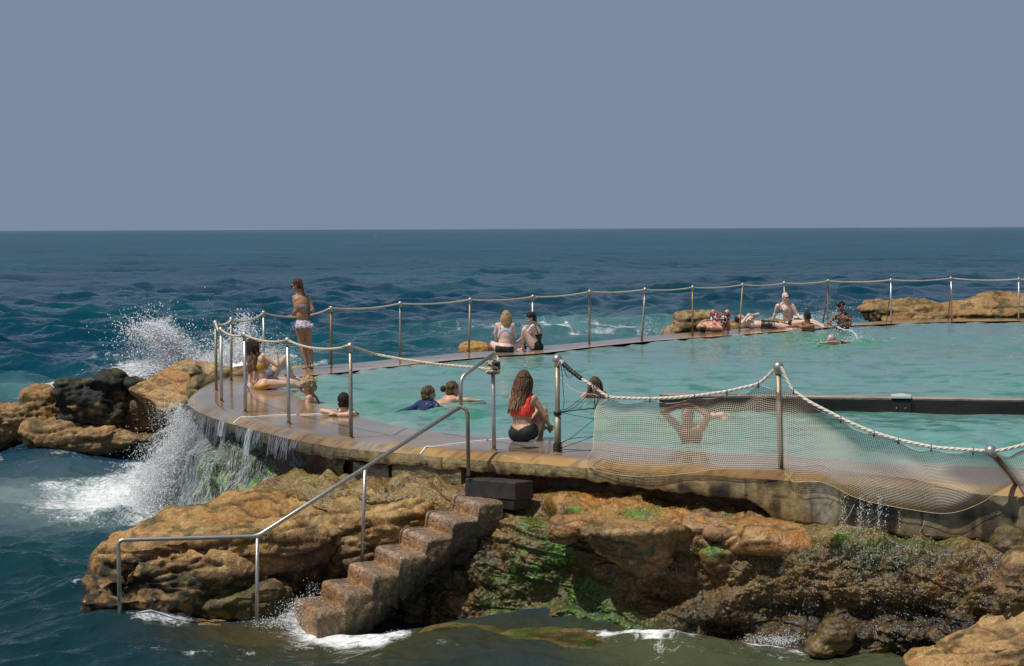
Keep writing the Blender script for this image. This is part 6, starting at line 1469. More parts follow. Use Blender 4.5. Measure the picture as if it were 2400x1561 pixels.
# 13 man in patterned shorts, lying with his head towards us
c = crop(1620, 710, 15.87); Y0 = P(*c(430, 1100), z=0)[1]
J = lambda x, y, dy=0.0: ('Y', *c(x, y), Y0 + dy)
pz = dict(head=J(440, 955, .12), neck=J(560, 920, .30), chest=J(700, 850, .52), pelvis=J(960, 860, .92), shA=J(330, 880, .40), shB=J(770, 930, .28), elA=J(260, 900, .55), wrA=J(430, 690, .62), hdA=J(560, 600, .66), elB=J(1120, 960, .35), wrB=J(850, 680, .62), hdB=J(680, 620, .66))
pz.update(hipA=J(890, 800, 1.0), knA=J(820, 330, 1.25), anA=J(900, 860, 1.50), hipB=J(1080, 840, .95), knB=J(1340, 330, 1.15), anB=J(1375, 960, 1.25), toB=J(1490, 1020, 1.3), toA=J(950, 950, 1.6))
p = Person('man lying on his back in red and white patterned black shorts, knees raised', MT['skin_red'], pz, (0.05, .15, 1), (0.25, .1, .95), sex='m', base=P(*c(900, 1060), z=0), headup=(-.3, -.9, .15), size=1.0, build=1.08, feet=(True, True))
p.shorts(MT['boardshorts'], .88, .04); p.short_hair(MT['hair_black'], vol=.004, fringe=.05); p.facebits()

# 14 man on his back in black shorts
c = crop(1720, 670, 11.9); Y0 = P(*c(600, 1195), z=0)[1]
J = lambda x, y, dy=0.0: ('Y', *c(x, y), Y0 + dy)
pz = dict(pelvis=J(810, 1080, .15), chest=J(450, 1060, .18), neck=J(270, 1000, .2), head=J(170, 910, .22), shA=J(300, 1060, -.02), shB=J(330, 980, .42), elA=J(232, 1030, -.12), wrA=J(370, 850, .0), hdA=J(410, 790, .05), elB=J(700, 790, .42), wrB=J(500, 820, .35), hdB=J(380, 830, .3))
pz['elB'] = J(690, 800, .5)
pz.update(hipA=J(880, 1100, .03), knA=J(1150, 1080, -.05), anA=J(1590, 1225, -.12), toA=J(1690, 1130, -.15), hipB=J(900, 1070, .3), knB=J(1330, 1100, .22), anB=J(1830, 1250, .12), toB=J(1890, 1150, .1))
p = Person('man lying flat on his back in plain black shorts, arms folded over his face', MT['skin_pale'], pz, (0.05, -.15, 1), (.45, -.3, .8), sex='m', base=P(*c(700, 1195), z=0), headup=(-.9, 0, .3), size=1.02, build=1.05)
p.shorts(MT['charcoal'], .78, .05); p.short_hair(MT['hair_dark'], vol=.006)

# 15 bald man leaning back
Y0 = P(*c(1480, 1155), z=0)[1]
J = lambda x, y, dy=0.0: ('Y', *c(x, y), Y0 + dy)
pz = dict(pelvis=J(1530, 1030, .1), chest=J(1500, 700, .06), neck=J(1435, 490, .05), head=J(1440, 315, .0), shA=J(1225, 560, .12), shB=J(1630, 560, .0), elA=J(1150, 780, .2), wrA=J(1085, 960, .22), hdA=J(1060, 1050, .24), elB=J(1770, 800, -.02), wrB=J(1850, 900, -.12), hdB=J(1910, 930, -.15))
pz.update(hipA=J(1560, 1060, -.05), knA=J(1900, 1010, -.45), anA=J(2370, 1080, -.6), hipB=J(1640, 1000, .05), knB=J(2180, 990, -.1), anB=J(2500, 1110, -.2), toA=J(2480, 1130, -.7), toB=J(2560, 1040, -.3))
p = Person('bald man in dark trunks and sunglasses sitting upright, leaning back on one arm', MT['skin_pale'], pz, (.25, -.85, .3), (.45, -.88, -.15), sex='m', base=P(*c(1480, 1120), z=0), size=1.03, belly=.012)
p.shorts(MT['charcoal'], .35, .03, flare=.012); p.glasses(); p.facebits(eyes=False)
# sunburnt head: a flush of colour on the same skin is skipped, the camera strap crosses his chest
m = MB(); m.tube(smooth_path([P(*c(1370, 480), Y=Y0 - .04), P(*c(1330, 560), Y=Y0 - .05), P(*c(1322, 640), Y=Y0 - .05), P(*c(1335, 760), Y=Y0 - .03)], .03), .006, 6); m.build('neck_cord', MT['greyblue'], p.root)

# 16 swimmer resting his elbows on the rim
c = crop(1850, 690, 11.9); Y0 = P(*c(560, 1000), z=0)[1]
J = lambda x, y, dy=0.0: ('Y', *c(x, y), Y0 + dy)
pz = dict(head=J(490, 620, .0), neck=J(510, 810, .0), chest=J(560, 1000, .03), pelvis=J(620, 1290, .1), shA=J(640, 880, -.05), shB=J(420, 890, .1), elB=J(180, 880, .12), wrB=J(-40, 900, .1), elA=J(330, 920, -.12), wrA=J(330, 800, .05), hdA=J(400, 760, .08))
p = Person('swimmer seen from behind with short black hair, resting his arms beside the bald man', MT['skin_brown'], pz, (-.5, .85, 0), (-.55, .8, -.1), sex='m', base=P(*c(560, 1000), z=0), size=1.0)
p.short_hair(MT['hair_black'], vol=.008, back=-.06)

# 17 bather splashing
Y0 = P(*c(1560, 960), z=0)[1]
J = lambda x, y, dy=0.0: ('Y', *c(x, y), Y0 + dy)
pz = dict(head=J(1465, 350, .0), neck=J(1495, 540, .02), chest=J(1500, 740, .0), pelvis=J(1530, 1080, .05), shA=J(1270, 620, -.02), shB=J(1680, 600, .05), elA=J(1095, 790, -.08), wrA=J(1230, 880, -.2), elB=J(1690, 830, -.1), wrB=J(1400, 860, -.25))
p = Person('dark skinned bather standing in the water at the far rim, splashing drops around his head', MT['skin_dark'], pz, (-.2, -.95, 0), (.15, -.9, -.25), sex='m', base=P(*c(1560, 960), z=0), size=1.02)
p.short_hair(MT['hair_black'], vol=.018, rough=.016, back=-.05); p.facebits()

# 18 swimmer in the silver cap
Y0 = P(*c(1170, 1350), z=0)[1]
J = lambda x, y, dy=0.0: ('Y', *c(x, y), Y0 + dy)
pz = dict(head=J(1170, 1275, .0), neck=J(1260, 1360, .02), chest=J(1430, 1425, .08), pelvis=J(1800, 1560, .2), shA=J(1290, 1340, -.12), shB=J(1290, 1330, .2), elA=J(1060, 1345, -.35), wrA=J(900, 1360, -.4), elB=J(1600, 1325, .25), wrB=J(1750, 1350, .3))
pz.update(hipA=J(1850, 1600, .1), knA=J(2200, 1640, .3), anA=J(2500, 1640, .4), hipB=J(1850, 1600, .3), knB=J(2200, 1640, .5), anB=J(2500, 1640, .6))
p = Person('swimmer in a silver grey cap doing laps just in front of the splashing bather', MT['skin_red'], pz, (0, -.1, -1), (-.7, -.4, -.4), base=P(*c(1170, 1350), z=0), headup=(-.3, 0, 1), size=.98)
p.short_hair(MT['capgrey'], back=-.06, fringe=.02, vol=.006, rough=.001, name='swim_cap'); q = p.ches(); p.wear('swimsuit', (q[:, 2] < .1) & p.armless(), MT['navy'])

# 4 blonde swimmer in sunglasses
c = crop(670, 870, 6.86); Y0 = P(*c(400, 478), z=0)[1]
J = lambda x, y, dy=0.0: ('Y', *c(x, y), Y0 + dy)
pz = dict(head=J(345, 245, .0), neck=J(405, 400, .03), chest=J(440, 540, .05), pelvis=J(520, 860, .15), shA=J(450, 430, .2), shB=J(370, 440, -.14), elB=J(330, 600, -.2), elA=J(520, 620, .25))
p = Person('swimmer with short ash blonde hair and blue mirrored sunglasses, neck deep by the rim', MT['skin_red'], pz, (-.9, -.25, 0), (-.96, -.22, -.12), base=P(*c(400, 478), z=0), size=1.06)
p.short_hair(MT['hair_ash'], vol=.017, rough=.012, back=-.085, fringe=.045); p.glasses('lens_blue'); p.facebits(eyes=False)
q = p.ches(); p.wear('strap', (np.abs(np.abs(q[:, 0]) - .10) < .012) & (q[:, 2] > .0) & p.armless(), MT['navy'])

# 5 swimmer resting on crossed arms
Y0 = P(*c(800, 725), z=0)[1]
J = lambda x, y, dy=0.0: ('Y', *c(x, y), Y0 + dy)
pz = dict(head=J(925, 490, .22), neck=J(960, 625, .20), chest=J(1040, 720, .45), pelvis=J(1200, 830, .9), shA=J(1090, 690, .12), shB=J(830, 670, .22), elA=J(1010, 700, -.05), wrA=J(810, 695, .0), hdA=J(760, 700, .02), elB=J(580, 640, .12), wrB=J(760, 670, .02), hdB=J(830, 690, -.02))
p = Person('swimmer with short black hair resting on crossed arms on the near rim, face turned away', MT['skin_fair'], pz, (-.4, -.2, -1), (-.35, .92, .0), base=P(*c(800, 725), z=0), headup=(0, 0, 1), size=.98)
p.short_hair(MT['hair_black'], vol=.010, back=-.07, rough=.004); q = p.ches(); p.wear('strap', (np.abs(np.abs(q[:, 0]) - .10) < .012) & (q[:, 2] > -.02) & p.armless(), MT['navy'])

# 6 boy in the blue rash shirt, 7 swimmer with the bun
c = crop(930, 880, 6.86); Y0 = P(*c(480, 492), z=0)[1]
J = lambda x, y, dy=0.0: ('Y', *c(x, y), Y0 + dy)
pz = dict(head=J(520, 305, .0), neck=J(500, 425, .0), chest=J(455, 535, -.02), pelvis=J(330, 680, -.05), shA=J(590, 470, -.05), shB=J(400, 455, .1), elB=J(250, 545, -.05), wrB=J(60, 590, -.1), elA=J(650, 510, -.15), wrA=J(640, 560, -.2))
p = Person('boy in a blue rash shirt swimming beside the swimmer with the hair bun', MT['skin_mid'], pz, (.45, .3, -.8), (.85, .45, .0), sex='m', base=P(*c(480, 492), z=0), headup=(0, 0, 1), size=.9)
p.short_hair(MT['hair_brown'], vol=.018, rough=.010, back=-.08, fringe=.03); q = p.ches(); p.wear('rash_shirt', (q[:, 2] < .145) & (np.linalg.norm(p.V - p.J['head'], axis=1) > .12), MT['blue'], .008)
p.wear('collar', (q[:, 2] >= .125) & (q[:, 2] < .17) & (np.linalg.norm(p.V - p.J['neck'], axis=1) < .1), MT['cyan'], .012)
Y0 = P(*c(900, 410), z=0)[1]
pz = dict(head=J(905, 230, .0), neck=J(860, 350, .0), chest=J(800, 440, .0), pelvis=J(600, 520, .05), shA=J(930, 385, -.15), shB=J(780, 385, .15), elA=J(1110, 395, -.2), wrA=J(1280, 402, -.2), hdA=J(1380, 402, -.2), elB=J(900, 440, .3), wrB=J(1000, 440, .35))
p = Person('swimmer with brown hair tied in a bun, one arm stretched forward along the water', MT['skin_red'], pz, (.5, .2, -.8), (.88, .4, -.1), base=P(*c(900, 410), z=0), headup=(0, 0, 1), size=1.0)
hh = p.short_hair(MT['hair_brown'], vol=.010, rough=.007, back=-.075); m = MB(); m.ell(P(*c(745, 215), Y=Y0), np.array([.045, .04, .05])); m.ell(P(*c(790, 225), Y=Y0), np.array([.035, .03, .03])); m.build('hair_bun', MT['hair_red'], p.root)
p.facebits()

# 11 swimmer behind the cord knot
c = crop(1280, 820, 10.32); Y0 = P(*c(1180, 1110), z=0)[1]
J = lambda x, y, dy=0.0: ('Y', *c(x, y), Y0 + dy)
pz = dict(head=J(1190, 870, .0), neck=J(1190, 1050, .05), chest=J(1180, 1230, .1), pelvis=J(1180, 1600, .3), shA=J(950, 1095, .05), shB=J(1420, 1085, .05), elA=J(860, 1200, -.1), elB=J(1560, 1200, -.1))
p = Person('swimmer facing the camera with shoulder length wet brown hair, behind the black cord knot', MT['skin_red'], pz, (0, -1, 0), (.12, -.98, .0), base=P(*c(1180, 1110), z=0), size=1.05)
p.long_hair(MT['hair_brown'], .15, None, wave=.004, n=170, seed=9, gather=-.2); p.facebits(brows=MT['hair_brown'])

# 12 bather behind the net, hands on the head;  19 swimmer behind
c = crop(1520, 920, 11.47); Y0 = P(*c(1080, 1310), z=0)[1]
J = lambda x, y, dy=0.0: ('Y', *c(x, y), Y0 + dy)
pz = dict(head=J(1040, 610, .0), neck=J(1080, 890, .03), chest=J(1140, 1150, .05), pelvis=J(1160, 1750, .05), shA=J(820, 960, .03), shB=J(1420, 960, .0), elA=J(390, 520, -.08), wrA=J(860, 350, -.02), hdA=J(1040, 290, .02), elB=J(1620, 650, -.08), wrB=J(1270, 390, -.02), hdB=J(1100, 300, .0))
p = Person('lean bather standing in the water behind the left net with both hands on his head', MT['skin_deep'], pz, (-.3, -.95, 0), (-.55, -.75, -.35), sex='m', base=P(*c(1080, 1310), z=0), size=.86)
p.short_hair(MT['hair_dark'], vol=.006)
Y0 = P(*c(1600, 640), z=0)[1]
pz = dict(head=J(1600, 455, .0), neck=J(1620, 600, .0), chest=J(1700, 680, .05), pelvis=J(1900, 800, .2), shA=J(1720, 620, -.1), shB=J(1520, 620, .1), elA=J(1850, 610, -.15), wrA=J(2000, 600, -.2))
p = Person('swimmer with dark hair low in the water, just behind the elbow of the lean bather', MT['skin_fair'], pz, (-.3, .5, -.6), (-.6, .75, 0), base=P(*c(1600, 640), z=0), headup=(0, 0, 1), size=.95)
p.short_hair(MT['hair_dark'], vol=.014, back=-.09)
# ------------------------------------------------------------------ falling water, spray and drops
OCT = np.array([[1, 0, 0], [-1, 0, 0], [0, 1, 0], [0, -1, 0], [0, 0, 1], [0, 0, -1]], float)
OCF = np.array([[0, 2, 4], [2, 1, 4], [1, 3, 4], [3, 0, 4], [2, 0, 5], [1, 2, 5], [3, 1, 5], [0, 3, 5]])
def drops(name, pts, r, mt, label, cat='spray', stretch=None, kind='stuff'):
    n = len(pts); r = np.broadcast_to(np.asarray(r, float), (n,)); sc = np.ones((n, 3)) * r[:, None]
    rg = np.random.default_rng(len(pts)); sc *= rg.uniform(.75, 1.3, (n, 3))
    if stretch is not None: sc = sc * np.asarray(stretch)
    V = (OCT[None] * sc[:, None, :] + pts[:, None, :]).reshape(-1, 3); Fc = (OCF[None] + 6 * np.arange(n)[:, None, None]).reshape(-1, 3)
    ob = mk(name, V, Fc, mt, smooth=True)
    return tag(ob, label, cat, kind=kind)
rg = np.random.default_rng(23)
def jet(n, origin, spread, vel, vs, tmax, g=9.8, zmin=SEA, tb=1.0):
    """ballistic cloud of drops thrown from origin"""
    p0 = np.asarray(origin) + rg.normal(0, 1, (n, 3)) * spread; v = np.asarray(vel) + rg.normal(0, 1, (n, 3)) * vs; t = rg.uniform(0, 1, n) ** tb * tmax
    p = p0 + v * t[:, None]; p[:, 2] -= .5 * g * t * t
    return p[p[:, 2] > zmin]
# wave bursting behind the tilted slab
Yb = 39.0
def at(px, py, Y=Yb): return P(px, py, Y=Y)
pl = []; rr = []
def plume(pxs, pys, ws, n, rmin, rmax, Y=Yb, pw=2.2):
    k = rg.integers(0, len(pxs) - 1, n); f = rg.uniform(0, 1, n); x = np.array(pxs)[k] * (1 - f) + np.array(pxs)[k + 1] * f; y = np.array(pys)[k] * (1 - f) + np.array(pys)[k + 1] * f; w = np.array(ws)[k] * (1 - f) + np.array(ws)[k + 1] * f
    a = rg.uniform(0, 6.283, n); q = np.abs(rg.normal(0, .5, n)); x = x + np.cos(a) * q * w; y = y + np.sin(a) * q * w * .8
    d = rg.normal(0, .35, n)
    P_ = np.array([P(x[i], y[i], Y=Y + d[i]) for i in range(n)]); r = rmin + (rmax - rmin) * rg.uniform(0, 1, n) ** pw
    pl.append(P_); rr.append(r)
plume([420, 415, 400, 385], [880, 840, 800, 775], [70, 48, 34, 22], 9000, .005, .022)
plume([400, 375, 350], [800, 770, 760], [30, 26, 20], 1500, .006, .022)
plume([420, 380, 340, 310], [870, 820, 780, 770], [150, 120, 80, 55], 3600, .005, .020)
plume([470, 540, 600, 640], [850, 830, 840, 860], [90, 100, 80, 60], 4200, .005, .020)
plume([560, 570, 575], [860, 800, 740], [70, 50, 26], 2000, .005, .022)
plume([300, 340, 420, 520, 640], [900, 890, 880, 870, 862], [50, 55, 50, 45, 40], 5000, .006, .026)
plume([300, 420, 560, 700], [820, 800, 800, 850], [130, 120, 100, 60], 1500, .004, .012)
plume([420, 400, 385, 370], [880, 830, 795, 772], [80, 60, 45, 36], 16000, .0022, .0045)
plume([460, 540, 600, 640], [860, 830, 820, 860], [80, 90, 80, 60], 9000, .0022, .0045)
plume([330, 380, 420], [880, 850, 860], [80, 90, 70], 7000, .0022, .0045)
P_ = np.vstack(pl); r = np.concatenate(rr); ok = P_[:, 2] > SEA
drops('sea_spray', P_[ok], r[ok], MT['drops'], 'white burst of sea spray thrown up behind the rocks and the tip of the pool')
def foamlump(name, blobs, voxel, label, amp=.085, mt='drops'):
    m = MB()
    for (px, py, Y, hs, rot) in blobs: m.ell(P(px, py, Y=Y), np.array(hs, float), rotm(*rot), seg=20, rings=12)
    V, N, Fc = remeshed(np.concatenate(m.V), m.F, voxel, 1); V = V + N * (amp * fbm(V, 7, 5, 3, gain=.65) + amp * .6 * fbm(V, 24, 3, 4))[:, None]
    return tag(mk(name, V, Fc, MT[mt], smooth=True), label, 'spray', kind='stuff')
foamlump('breaking_water', [(392, 805, 39.2, (.17, .2, .28), (0, -10, 0)), (380, 780, 39.2, (.22, .2, .12), (0, 10, 0)), (410, 845, 39.2, (.26, .2, .3), (0, 0, 0)), (350, 790, 39.2, (.12, .1, .05), (0, -20, 0)), (425, 870, 39.2, (.35, .3, .15), (0, 0, 0)), (360, 785, 39.2, (.08, .1, .1), (0, 0, 0)), (330, 880, 39.2, (.3, .2, .06), (0, 0, 0)), (580, 862, 38, (.35, .2, .07), (0, 0, 0)), (500, 862, 38.5, (.3, .2, .09), (0, 0, 0))], .022, 'solid white column of breaking water')
# soft spray: thin veils of droplets too fine to tell apart
MT['mistveil'] = foam_mat('fine_spray', (0.9, 0.92, 0.94)); t_, b_ = nodes_of(MT['mistveil']); N_ = t_.nodes.new; b_.inputs['Roughness'].default_value = .9; b_.inputs['Specular IOR Level'].default_value = 0
tc_ = N_('ShaderNodeTexCoord'); nz_ = N_('ShaderNodeTexNoise'); nz_.inputs['Scale'].default_value = 9; nz_.inputs['Detail'].default_value = 8; nz_.inputs['Roughness'].default_value = .72
ra_ = N_('ShaderNodeMapRange'); ra_.inputs['From Min'].default_value = .46; ra_.inputs['From Max'].default_value = .78; ra_.inputs['To Max'].default_value = .6
t_.links.new(tc_.outputs['Object'], nz_.inputs['Vector']); t_.links.new(nz_.outputs['Fac'], ra_.inputs['Value']); t_.links.new(ra_.outputs[0], b_.inputs['Alpha'])
for k, (sc_, lb) in enumerate(((1.0, 'inner'), (1.35, 'middle'), (1.75, 'outer'))):
    foamlump('spray_veil', [(395, 805, 39.2, (.20 * sc_, .2 * sc_, .30 * sc_), (0, -10, 0)), (415, 850, 39.2, (.30 * sc_, .25 * sc_, .3 * sc_), (0, 0, 0)), (470, 865, 39.2, (.5 * sc_, .25 * sc_, .16 * sc_), (0, 0, 0)), (575, 840, 38.6, (.32 * sc_, .2 * sc_, .3 * sc_), (0, 0, 0)), (340, 870, 39.2, (.35 * sc_, .2 * sc_, .12 * sc_), (0, 0, 0))], .04, lb + ' veil of fine spray in the wave bursting behind the rocks', amp=.09 * sc_, mt='mistveil')
    foamlump('spray_veil', [(432, 1000, 27.9, (.13 * sc_, .15, .22 * sc_), (0, -20, 0)), (405, 1080, 27.9, (.18 * sc_, .2, .28 * sc_), (0, -15, 0)), (372, 1150, 27.9, (.26 * sc_, .25, .26 * sc_), (0, -15, 0)), (345, 1205, 27.9, (.40 * sc_, .3, .14 * sc_), (0, 0, 0))], .035, lb + ' veil of fine spray where the overflow meets the sea', amp=.07 * sc_, mt='mistveil')
# --- water pouring over the tip and down the weedy face
NC, NR = MF_P.shape[:2]
def trickles(n, smin, smax, r0, r1, mt, name, label, v0=(0, .5), vlen=(.12, .5), lift=.012, jitter=.45, seed=0, amp=1.0):
    q = np.random.default_rng(seed); m = MB(); Vs = []; Fs = []; base = 0
    for i in range(n):
        s = q.uniform(smin, smax) * (NC - 1); a = q.uniform(*v0); b = min(a + q.uniform(*vlen), .99); k = max(5, int((b - a) * 60))
        vv = np.linspace(a, b, k) * (NR - 1); ss = s + np.cumsum(q.normal(0, jitter, k)) * .6; ss = np.clip(ss, 0, NC - 1)
        pts = MF_P[ss.astype(int), vv.astype(int)] + MF_N[ss.astype(int), vv.astype(int)] * lift
        pts = np.vstack([pts[:1], .5 * pts[1:-1] + .25 * (pts[2:] + pts[:-2]), pts[-1:]])
        r = (r0 + (r1 - r0) * q.uniform()) * np.sin(np.linspace(.15, math.pi - .1, k)) ** .5 * (1 + .4 * q.normal(0, 1, k)); r = np.clip(r, .0012, None)
        T = np.gradient(pts, axis=0); S = np.cross(T, [0, -1, .1]); S /= np.linalg.norm(S, axis=1)[:, None] + 1e-9
        V = np.stack([pts + S * r[:, None], pts - S * r[:, None], pts + MF_N[ss.astype(int), vv.astype(int)] * r[:, None] * .8], 1).reshape(-1, 3)
        idx_ = np.arange(k - 1) * 3; F3 = np.concatenate([np.stack([idx_ + a_, idx_ + 3 + a_, idx_ + 3 + b_, idx_ + b_], -1) for a_, b_ in ((0, 2), (2, 1), (1, 0))]); Vs.append(V); Fs.append(F3 + base); base += len(V)
    return tag(mk(name, np.vstack(Vs), np.vstack(Fs), mt), label, 'waterfall', kind='stuff')
def s_at(px):
    top = MF_P[:, 3]; x, _ = proj(top); lim = int(np.argmin(x)); return np.argmin(np.abs(x[:lim + 1] - px)) / (NC - 1)
sL, sR = s_at(455), s_at(745)
trickles(3400, s_at(740), 1.0, .0012, .0042, MT['mist'], 'cascade', 'thin white water running down the weedy rock face below the tip', v0=(.03, .85), vlen=(.03, .16), seed=1)
trickles(3600, s_at(510), 1.0, .0016, .006, MT['mist'], 'cascade', 'denser white cascade at the left end of the weedy rock face', v0=(.05, .85), vlen=(.04, .22), seed=2, lift=.03)
trickles(1500, s_at(690), s_at(480), .0014, .004, MT['drops'], 'cascade', 'bright strands of the cascade in the middle of the weedy rock face', v0=(.15, .9), vlen=(.02, .10), seed=3, lift=.02)
# sheet of water leaving the lip in thin curtains
def curtains():
    Vs = []; Fs = []; base = 0; q = np.random.default_rng(5)
    spans = [(449, 470, .75), (470, 488, .7), (488, 520, .45), (530, 556, .38), (580, 600, .18), (600, 618, .62), (618, 642, .25), (655, 700, .28), (708, 722, .14)]
    for (a, b, L) in spans:
        n = int((b - a) * 1.0)
        for j in range(n):
            px_ = q.uniform(a, b); i = front_index(px_); 
            if px_ < 470: i = front_index(466) + int(q.uniform(0, 18))
            o = np.array([*O2[i], 0]) + np.array([*ON[i], 0]) * .135 + [0, 0, -.088]; nn = np.array([*ON[i], 0]); ln = L * q.uniform(.5, 1.1); k = 9
            t = np.linspace(0, 1, k)[:, None]; drift = q.normal(0, .02)
            pts = o + nn * (.11 * t * ln ** .5) - np.array([0, 0, 1]) * ln * t ** 1.25 + np.array([drift, 0, 0]) * t
            r = q.uniform(.0018, .005) * (1 - .45 * t[:, 0]); S = np.cross(nn, [0, 0, 1.0])
            V = np.stack([pts + S * r[:, None], pts - S * r[:, None], pts + nn * r[:, None]], 1).reshape(-1, 3); idx_ = np.arange(k - 1) * 3
            Vs.append(V); Fs.append(np.concatenate([np.stack([idx_ + a_, idx_ + 3 + a_, idx_ + 3 + b_, idx_ + b_], -1) for a_, b_ in ((0, 2), (2, 1), (1, 0))]) + base); base += len(V)
    return tag(mk('overflow_curtain', np.vstack(Vs), np.vstack(Fs), MT['drip']), 'thin bluish curtains of water pouring off the rim at its tip', 'waterfall', kind='stuff')
curtains()
def sheet(pa, pb, L, name, label, off=.0):
    ia, ib = sorted((front_index(max(pa, 466)) + (16 if pa < 466 else 0), front_index(pb))); ids = np.arange(ia, ib + 1); n = 26; V = []
    for i in ids:
        o = np.array([*O2[i], -.086]) + np.array([*ON[i], 0]) * (.137 + off)
        for k in range(n): t = k / (n - 1); V.append(o + np.array([*ON[i], 0]) * (.22 * L * t ** .6) - [0, 0, L * t ** 1.2])
    ob = mk(name, np.array(V), grid_faces(len(ids), n), MT['veil']); return tag(ob, label, 'waterfall', kind='stuff')
MT['veil'] = foam_mat('water_veil', (0.72, 0.77, 0.82)); t_, b_ = nodes_of(MT['veil']); N_ = t_.nodes.new
tc_ = N_('ShaderNodeTexCoord'); mp_2 = N_('ShaderNodeMapping'); mp_2.inputs['Scale'].default_value = (26, 26, 1.1); nz_ = N_('ShaderNodeTexNoise'); nz_.inputs['Scale'].default_value = 1.6; nz_.inputs['Detail'].default_value = 5
ra_ = N_('ShaderNodeMapRange'); ra_.inputs['From Min'].default_value = .38; ra_.inputs['From Max'].default_value = .66; ra_.inputs['To Max'].default_value = .8
t_.links.new(tc_.outputs['Object'], mp_2.inputs[0]); t_.links.new(mp_2.outputs[0], nz_.inputs['Vector']); t_.links.new(nz_.outputs['Fac'], ra_.inputs['Value']); t_.links.new(ra_.outputs[0], b_.inputs['Alpha'])
sheet(449, 486, .75, 'water_sheet', 'sheet of white water pouring off the very tip of the rim')
sheet(603, 616, .34, 'water_sheet', 'narrow veil of water falling from the rim right of the main fall')
sheet(538, 550, .2, 'water_sheet', 'short veil of water on the rim beside the main fall')
# drops leaping down the face
q = np.random.default_rng(31); n = 26000; ss = (s_at(735) + (1 - s_at(735)) * q.uniform(0, 1, n) ** .65) * (NC - 1); vv = q.uniform(.04, .97, n) * (NR - 1)
drops('cascade_drops', MF_P[ss.astype(int), vv.astype(int)] + MF_N[ss.astype(int), vv.astype(int)] * q.uniform(.0, .07, n)[:, None], .0016 + .0042 * q.uniform(0, 1, n) ** 3, MT['drops'], 'white drops bouncing down the weedy rock face', 'waterfall', stretch=(1, 1, 1.8))
# spray blown left from the fall
pl = []; rr = []
for (px_, py_, w, h, n, a, b) in ((430, 1010, 26, 40, 2200, .004, .011), (410, 1060, 34, 50, 3600, .004, .012), (385, 1120, 42, 50, 4600, .004, .013), (360, 1180, 46, 40, 5200, .004, .014), (320, 1200, 70, 26, 3000, .004, .012), (370, 1080, 60, 60, 1800, .003, .008), (395, 970, 40, 30, 700, .003, .007), (400, 1210, 60, 20, 2500, .005, .014), (425, 1030, 26, 50, 9000, .0018, .0035), (395, 1110, 40, 60, 15000, .0018, .0035), (365, 1190, 55, 45, 15000, .0018, .0035), (330, 1190, 90, 40, 8000, .0018, .003)):
    Y = 27.9 + rg.normal(0, .25, n); x = px_ + rg.normal(0, 1, n) * w * .62; y = py_ + rg.normal(0, 1, n) * h * .62
    pl.append(np.array([P(x[i], y[i], Y=Y[i]) for i in range(n)])); rr.append(a + (b - a) * rg.uniform(0, 1, n) ** 2)
P_ = np.vstack(pl); r = np.concatenate(rr); ok = P_[:, 2] > SEA - .02
drops('fall_spray', P_[ok], r[ok], MT['drops'], 'white spray billowing where the overflow hits the sea')
# splash at the foot of the steps and along the surge line
pl = []; rr = []
for (px_, py_, w, h, n, a, b, Y) in ((655, 1465, 55, 14, 2600, .0025, .006, 20.4), (700, 1430, 40, 26, 900, .0025, .007, 20.4), (735, 1400, 22, 30, 200, .003, .006, 20.6), (930, 1488, 20, 8, 500, .0025, .005, 19.9), (1055, 1530, 40, 12, 500, .0025, .005, 19.0), (1500, 1507, 130, 7, 2600, .0025, .006, 19.25), (1640, 1525, 150, 16, 1500, .0025, .005, 19.1), (1850, 1500, 70, 12, 1700, .0025, .006, 18.9), (2095, 1525, 60, 14, 1800, .0025, .006, 18.8), (1990, 1530, 160, 10, 900, .0025, .005, 18.8)):
    x = px_ + rg.normal(0, 1, n) * w * .6; y = py_ + rg.normal(0, 1, n) * h * .6; yy = Y + rg.normal(0, .12, n); pl.append(np.array([P(x[i], y[i], Y=yy[i]) for i in range(n)])); rr.append(a + (b - a) * rg.uniform(0, 1, n) ** 2)
P_ = np.vstack(pl); r = np.concatenate(rr); ok = P_[:, 2] > SEA - .03
drops('surge_spray', P_[ok], r[ok], MT['drops'], 'small white splashes where the surge meets the rocks and the steps')
# drops around the splashing bather and the swimmer's wake
pl = []; rr = []
for (px_, py_, w, h, n, a, b, Y) in ((1962, 735, 34, 40, 60, .008, .016, 47.0), (1955, 765, 30, 14, 90, .006, .014, 46.8), (1985, 790, 50, 16, 110, .006, .013, 44), (2010, 796, 40, 9, 130, .006, .013, 43.0), (1960, 800, 60, 6, 160, .006, .012, 42), (2020, 735, 30, 35, 16, .007, .012, 47), (1885, 725, 26, 20, 70, .005, .010, 53), (1020, 948, 30, 4, 40, .004, .007, 27.2)):
    x = px_ + rg.normal(0, 1, n) * w * .6; y = py_ + rg.normal(0, 1, n) * h * .6; yy = Y + rg.normal(0, .2, n); pl.append(np.array([P(x[i], y[i], Y=yy[i]) for i in range(n)])); rr.append(a + (b - a) * rg.uniform(0, 1, n) ** 2)
jl = smooth_path([P(1962, 766, Y=46.5), P(1978, 773, Y=45.5), P(1993, 774, Y=44.8), P(2003, 782, Y=44), P(2010, 792, Y=43.2)], .02); pl.append(jl + rg.normal(0, .008, jl.shape)); rr.append(np.full(len(jl), .011))
P_ = np.vstack(pl); r = np.concatenate(rr); ok = P_[:, 2] > -.02
drops('splash_drops', P_[ok], r[ok], MT['drops'], 'water drops flying around the splashing bather and the capped swimmer')
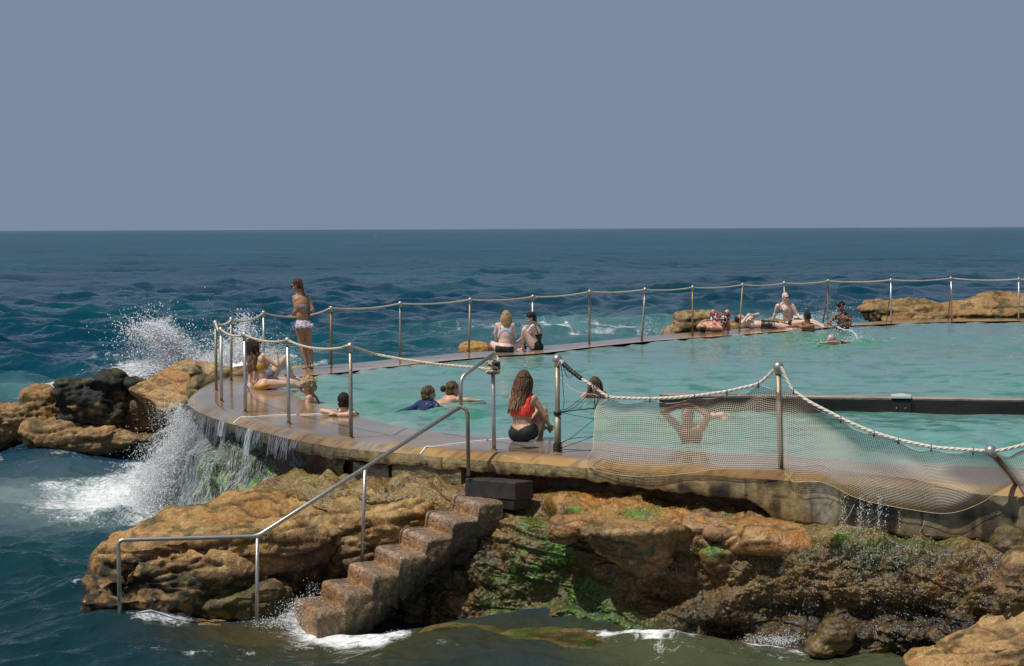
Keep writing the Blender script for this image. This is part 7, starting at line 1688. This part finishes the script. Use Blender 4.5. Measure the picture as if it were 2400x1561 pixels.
# trickle under the sagging net
pl = []; rr = []; q = np.random.default_rng(9)
for s_ in range(26):
    x0 = 2050 + 62 * q.uniform(-1, 1); n = int(q.uniform(14, 40)); t = q.uniform(0, 1, n); i = front_index(x0); o = np.array([*O2[i], 0]) + np.array([*ON[i], 0]) * .17
    P_ = o + np.stack([q.normal(0, .006, n) - .05 * t ** 2 * 0 - .03 * t, -.03 - .06 * t + q.normal(0, .006, n), -.16 - .40 * t], -1); P_ += q.normal(0, .008, P_.shape) * [1, 1, 0]; P_[:, 0] += q.uniform(-.12, .12) ; pl.append(P_); rr.append(q.uniform(.0016, .0045, n))
P_ = np.vstack(pl); drops('trickle', P_, np.concatenate(rr), MT['drops'], 'strings of drops trickling from the rim under the belly of the middle net', 'waterfall', stretch=(1, 1, 1.6))
# white specks on the wet cliff: spray beads, also standing in for sun glints
msk = (SH_X > 1780) & (SH_X < 2390) & (SH_Y > 1235) & (SH_Y < 1545); wv = np.exp(-((SH_X - 2060) / 190) ** 2) * np.exp(-((SH_Y - 1300) / 120) ** 2) + .25
cand = np.where(msk)[0]; pr_ = wv[cand]; pick = rg.choice(cand, 4200, replace=False, p=pr_ / pr_.sum())
m2 = (SH_X > 1110) & (SH_X < 1780) & (SH_Y > 1170) & (SH_Y < 1520); c2 = np.where(m2)[0]; pick = np.concatenate([pick, rg.choice(c2, 1700, replace=False)])
drops('spray_and_glint_specks', SH_P[pick] + SH_N[pick] * rg.uniform(.0, .03, len(pick))[:, None], .0018 + .0030 * rg.uniform(0, 1, len(pick)) ** 3, MT['drops'], 'white beads of water and painted sun glints on the weedy cliff')
# falling threads off the cliff's overhangs
pl = []; rr = []
for (x0, y0, y1) in ((1848, 1430, 1515), (1866, 1430, 1515), (1885, 1400, 1510), (2055, 1445, 1500), (2100, 1430, 1500), (2122, 1390, 1500), (2148, 1440, 1505), (2102, 1300, 1400), (1915, 1320, 1430)):
    n = 34; t = q.uniform(0, 1, n); Yc = Yw(x0) - .92; pl.append(np.array([P(x0 + q.normal(0, 4), y0 + (y1 - y0) * t_, Y=Yc) for t_ in t])); rr.append(q.uniform(.0014, .0034, n))
drops('trickle', np.vstack(pl), np.concatenate(rr), MT['drops'], 'thin threads of water dripping from the weedy cliff to the sea', 'waterfall', stretch=(1, 1, 1.7))
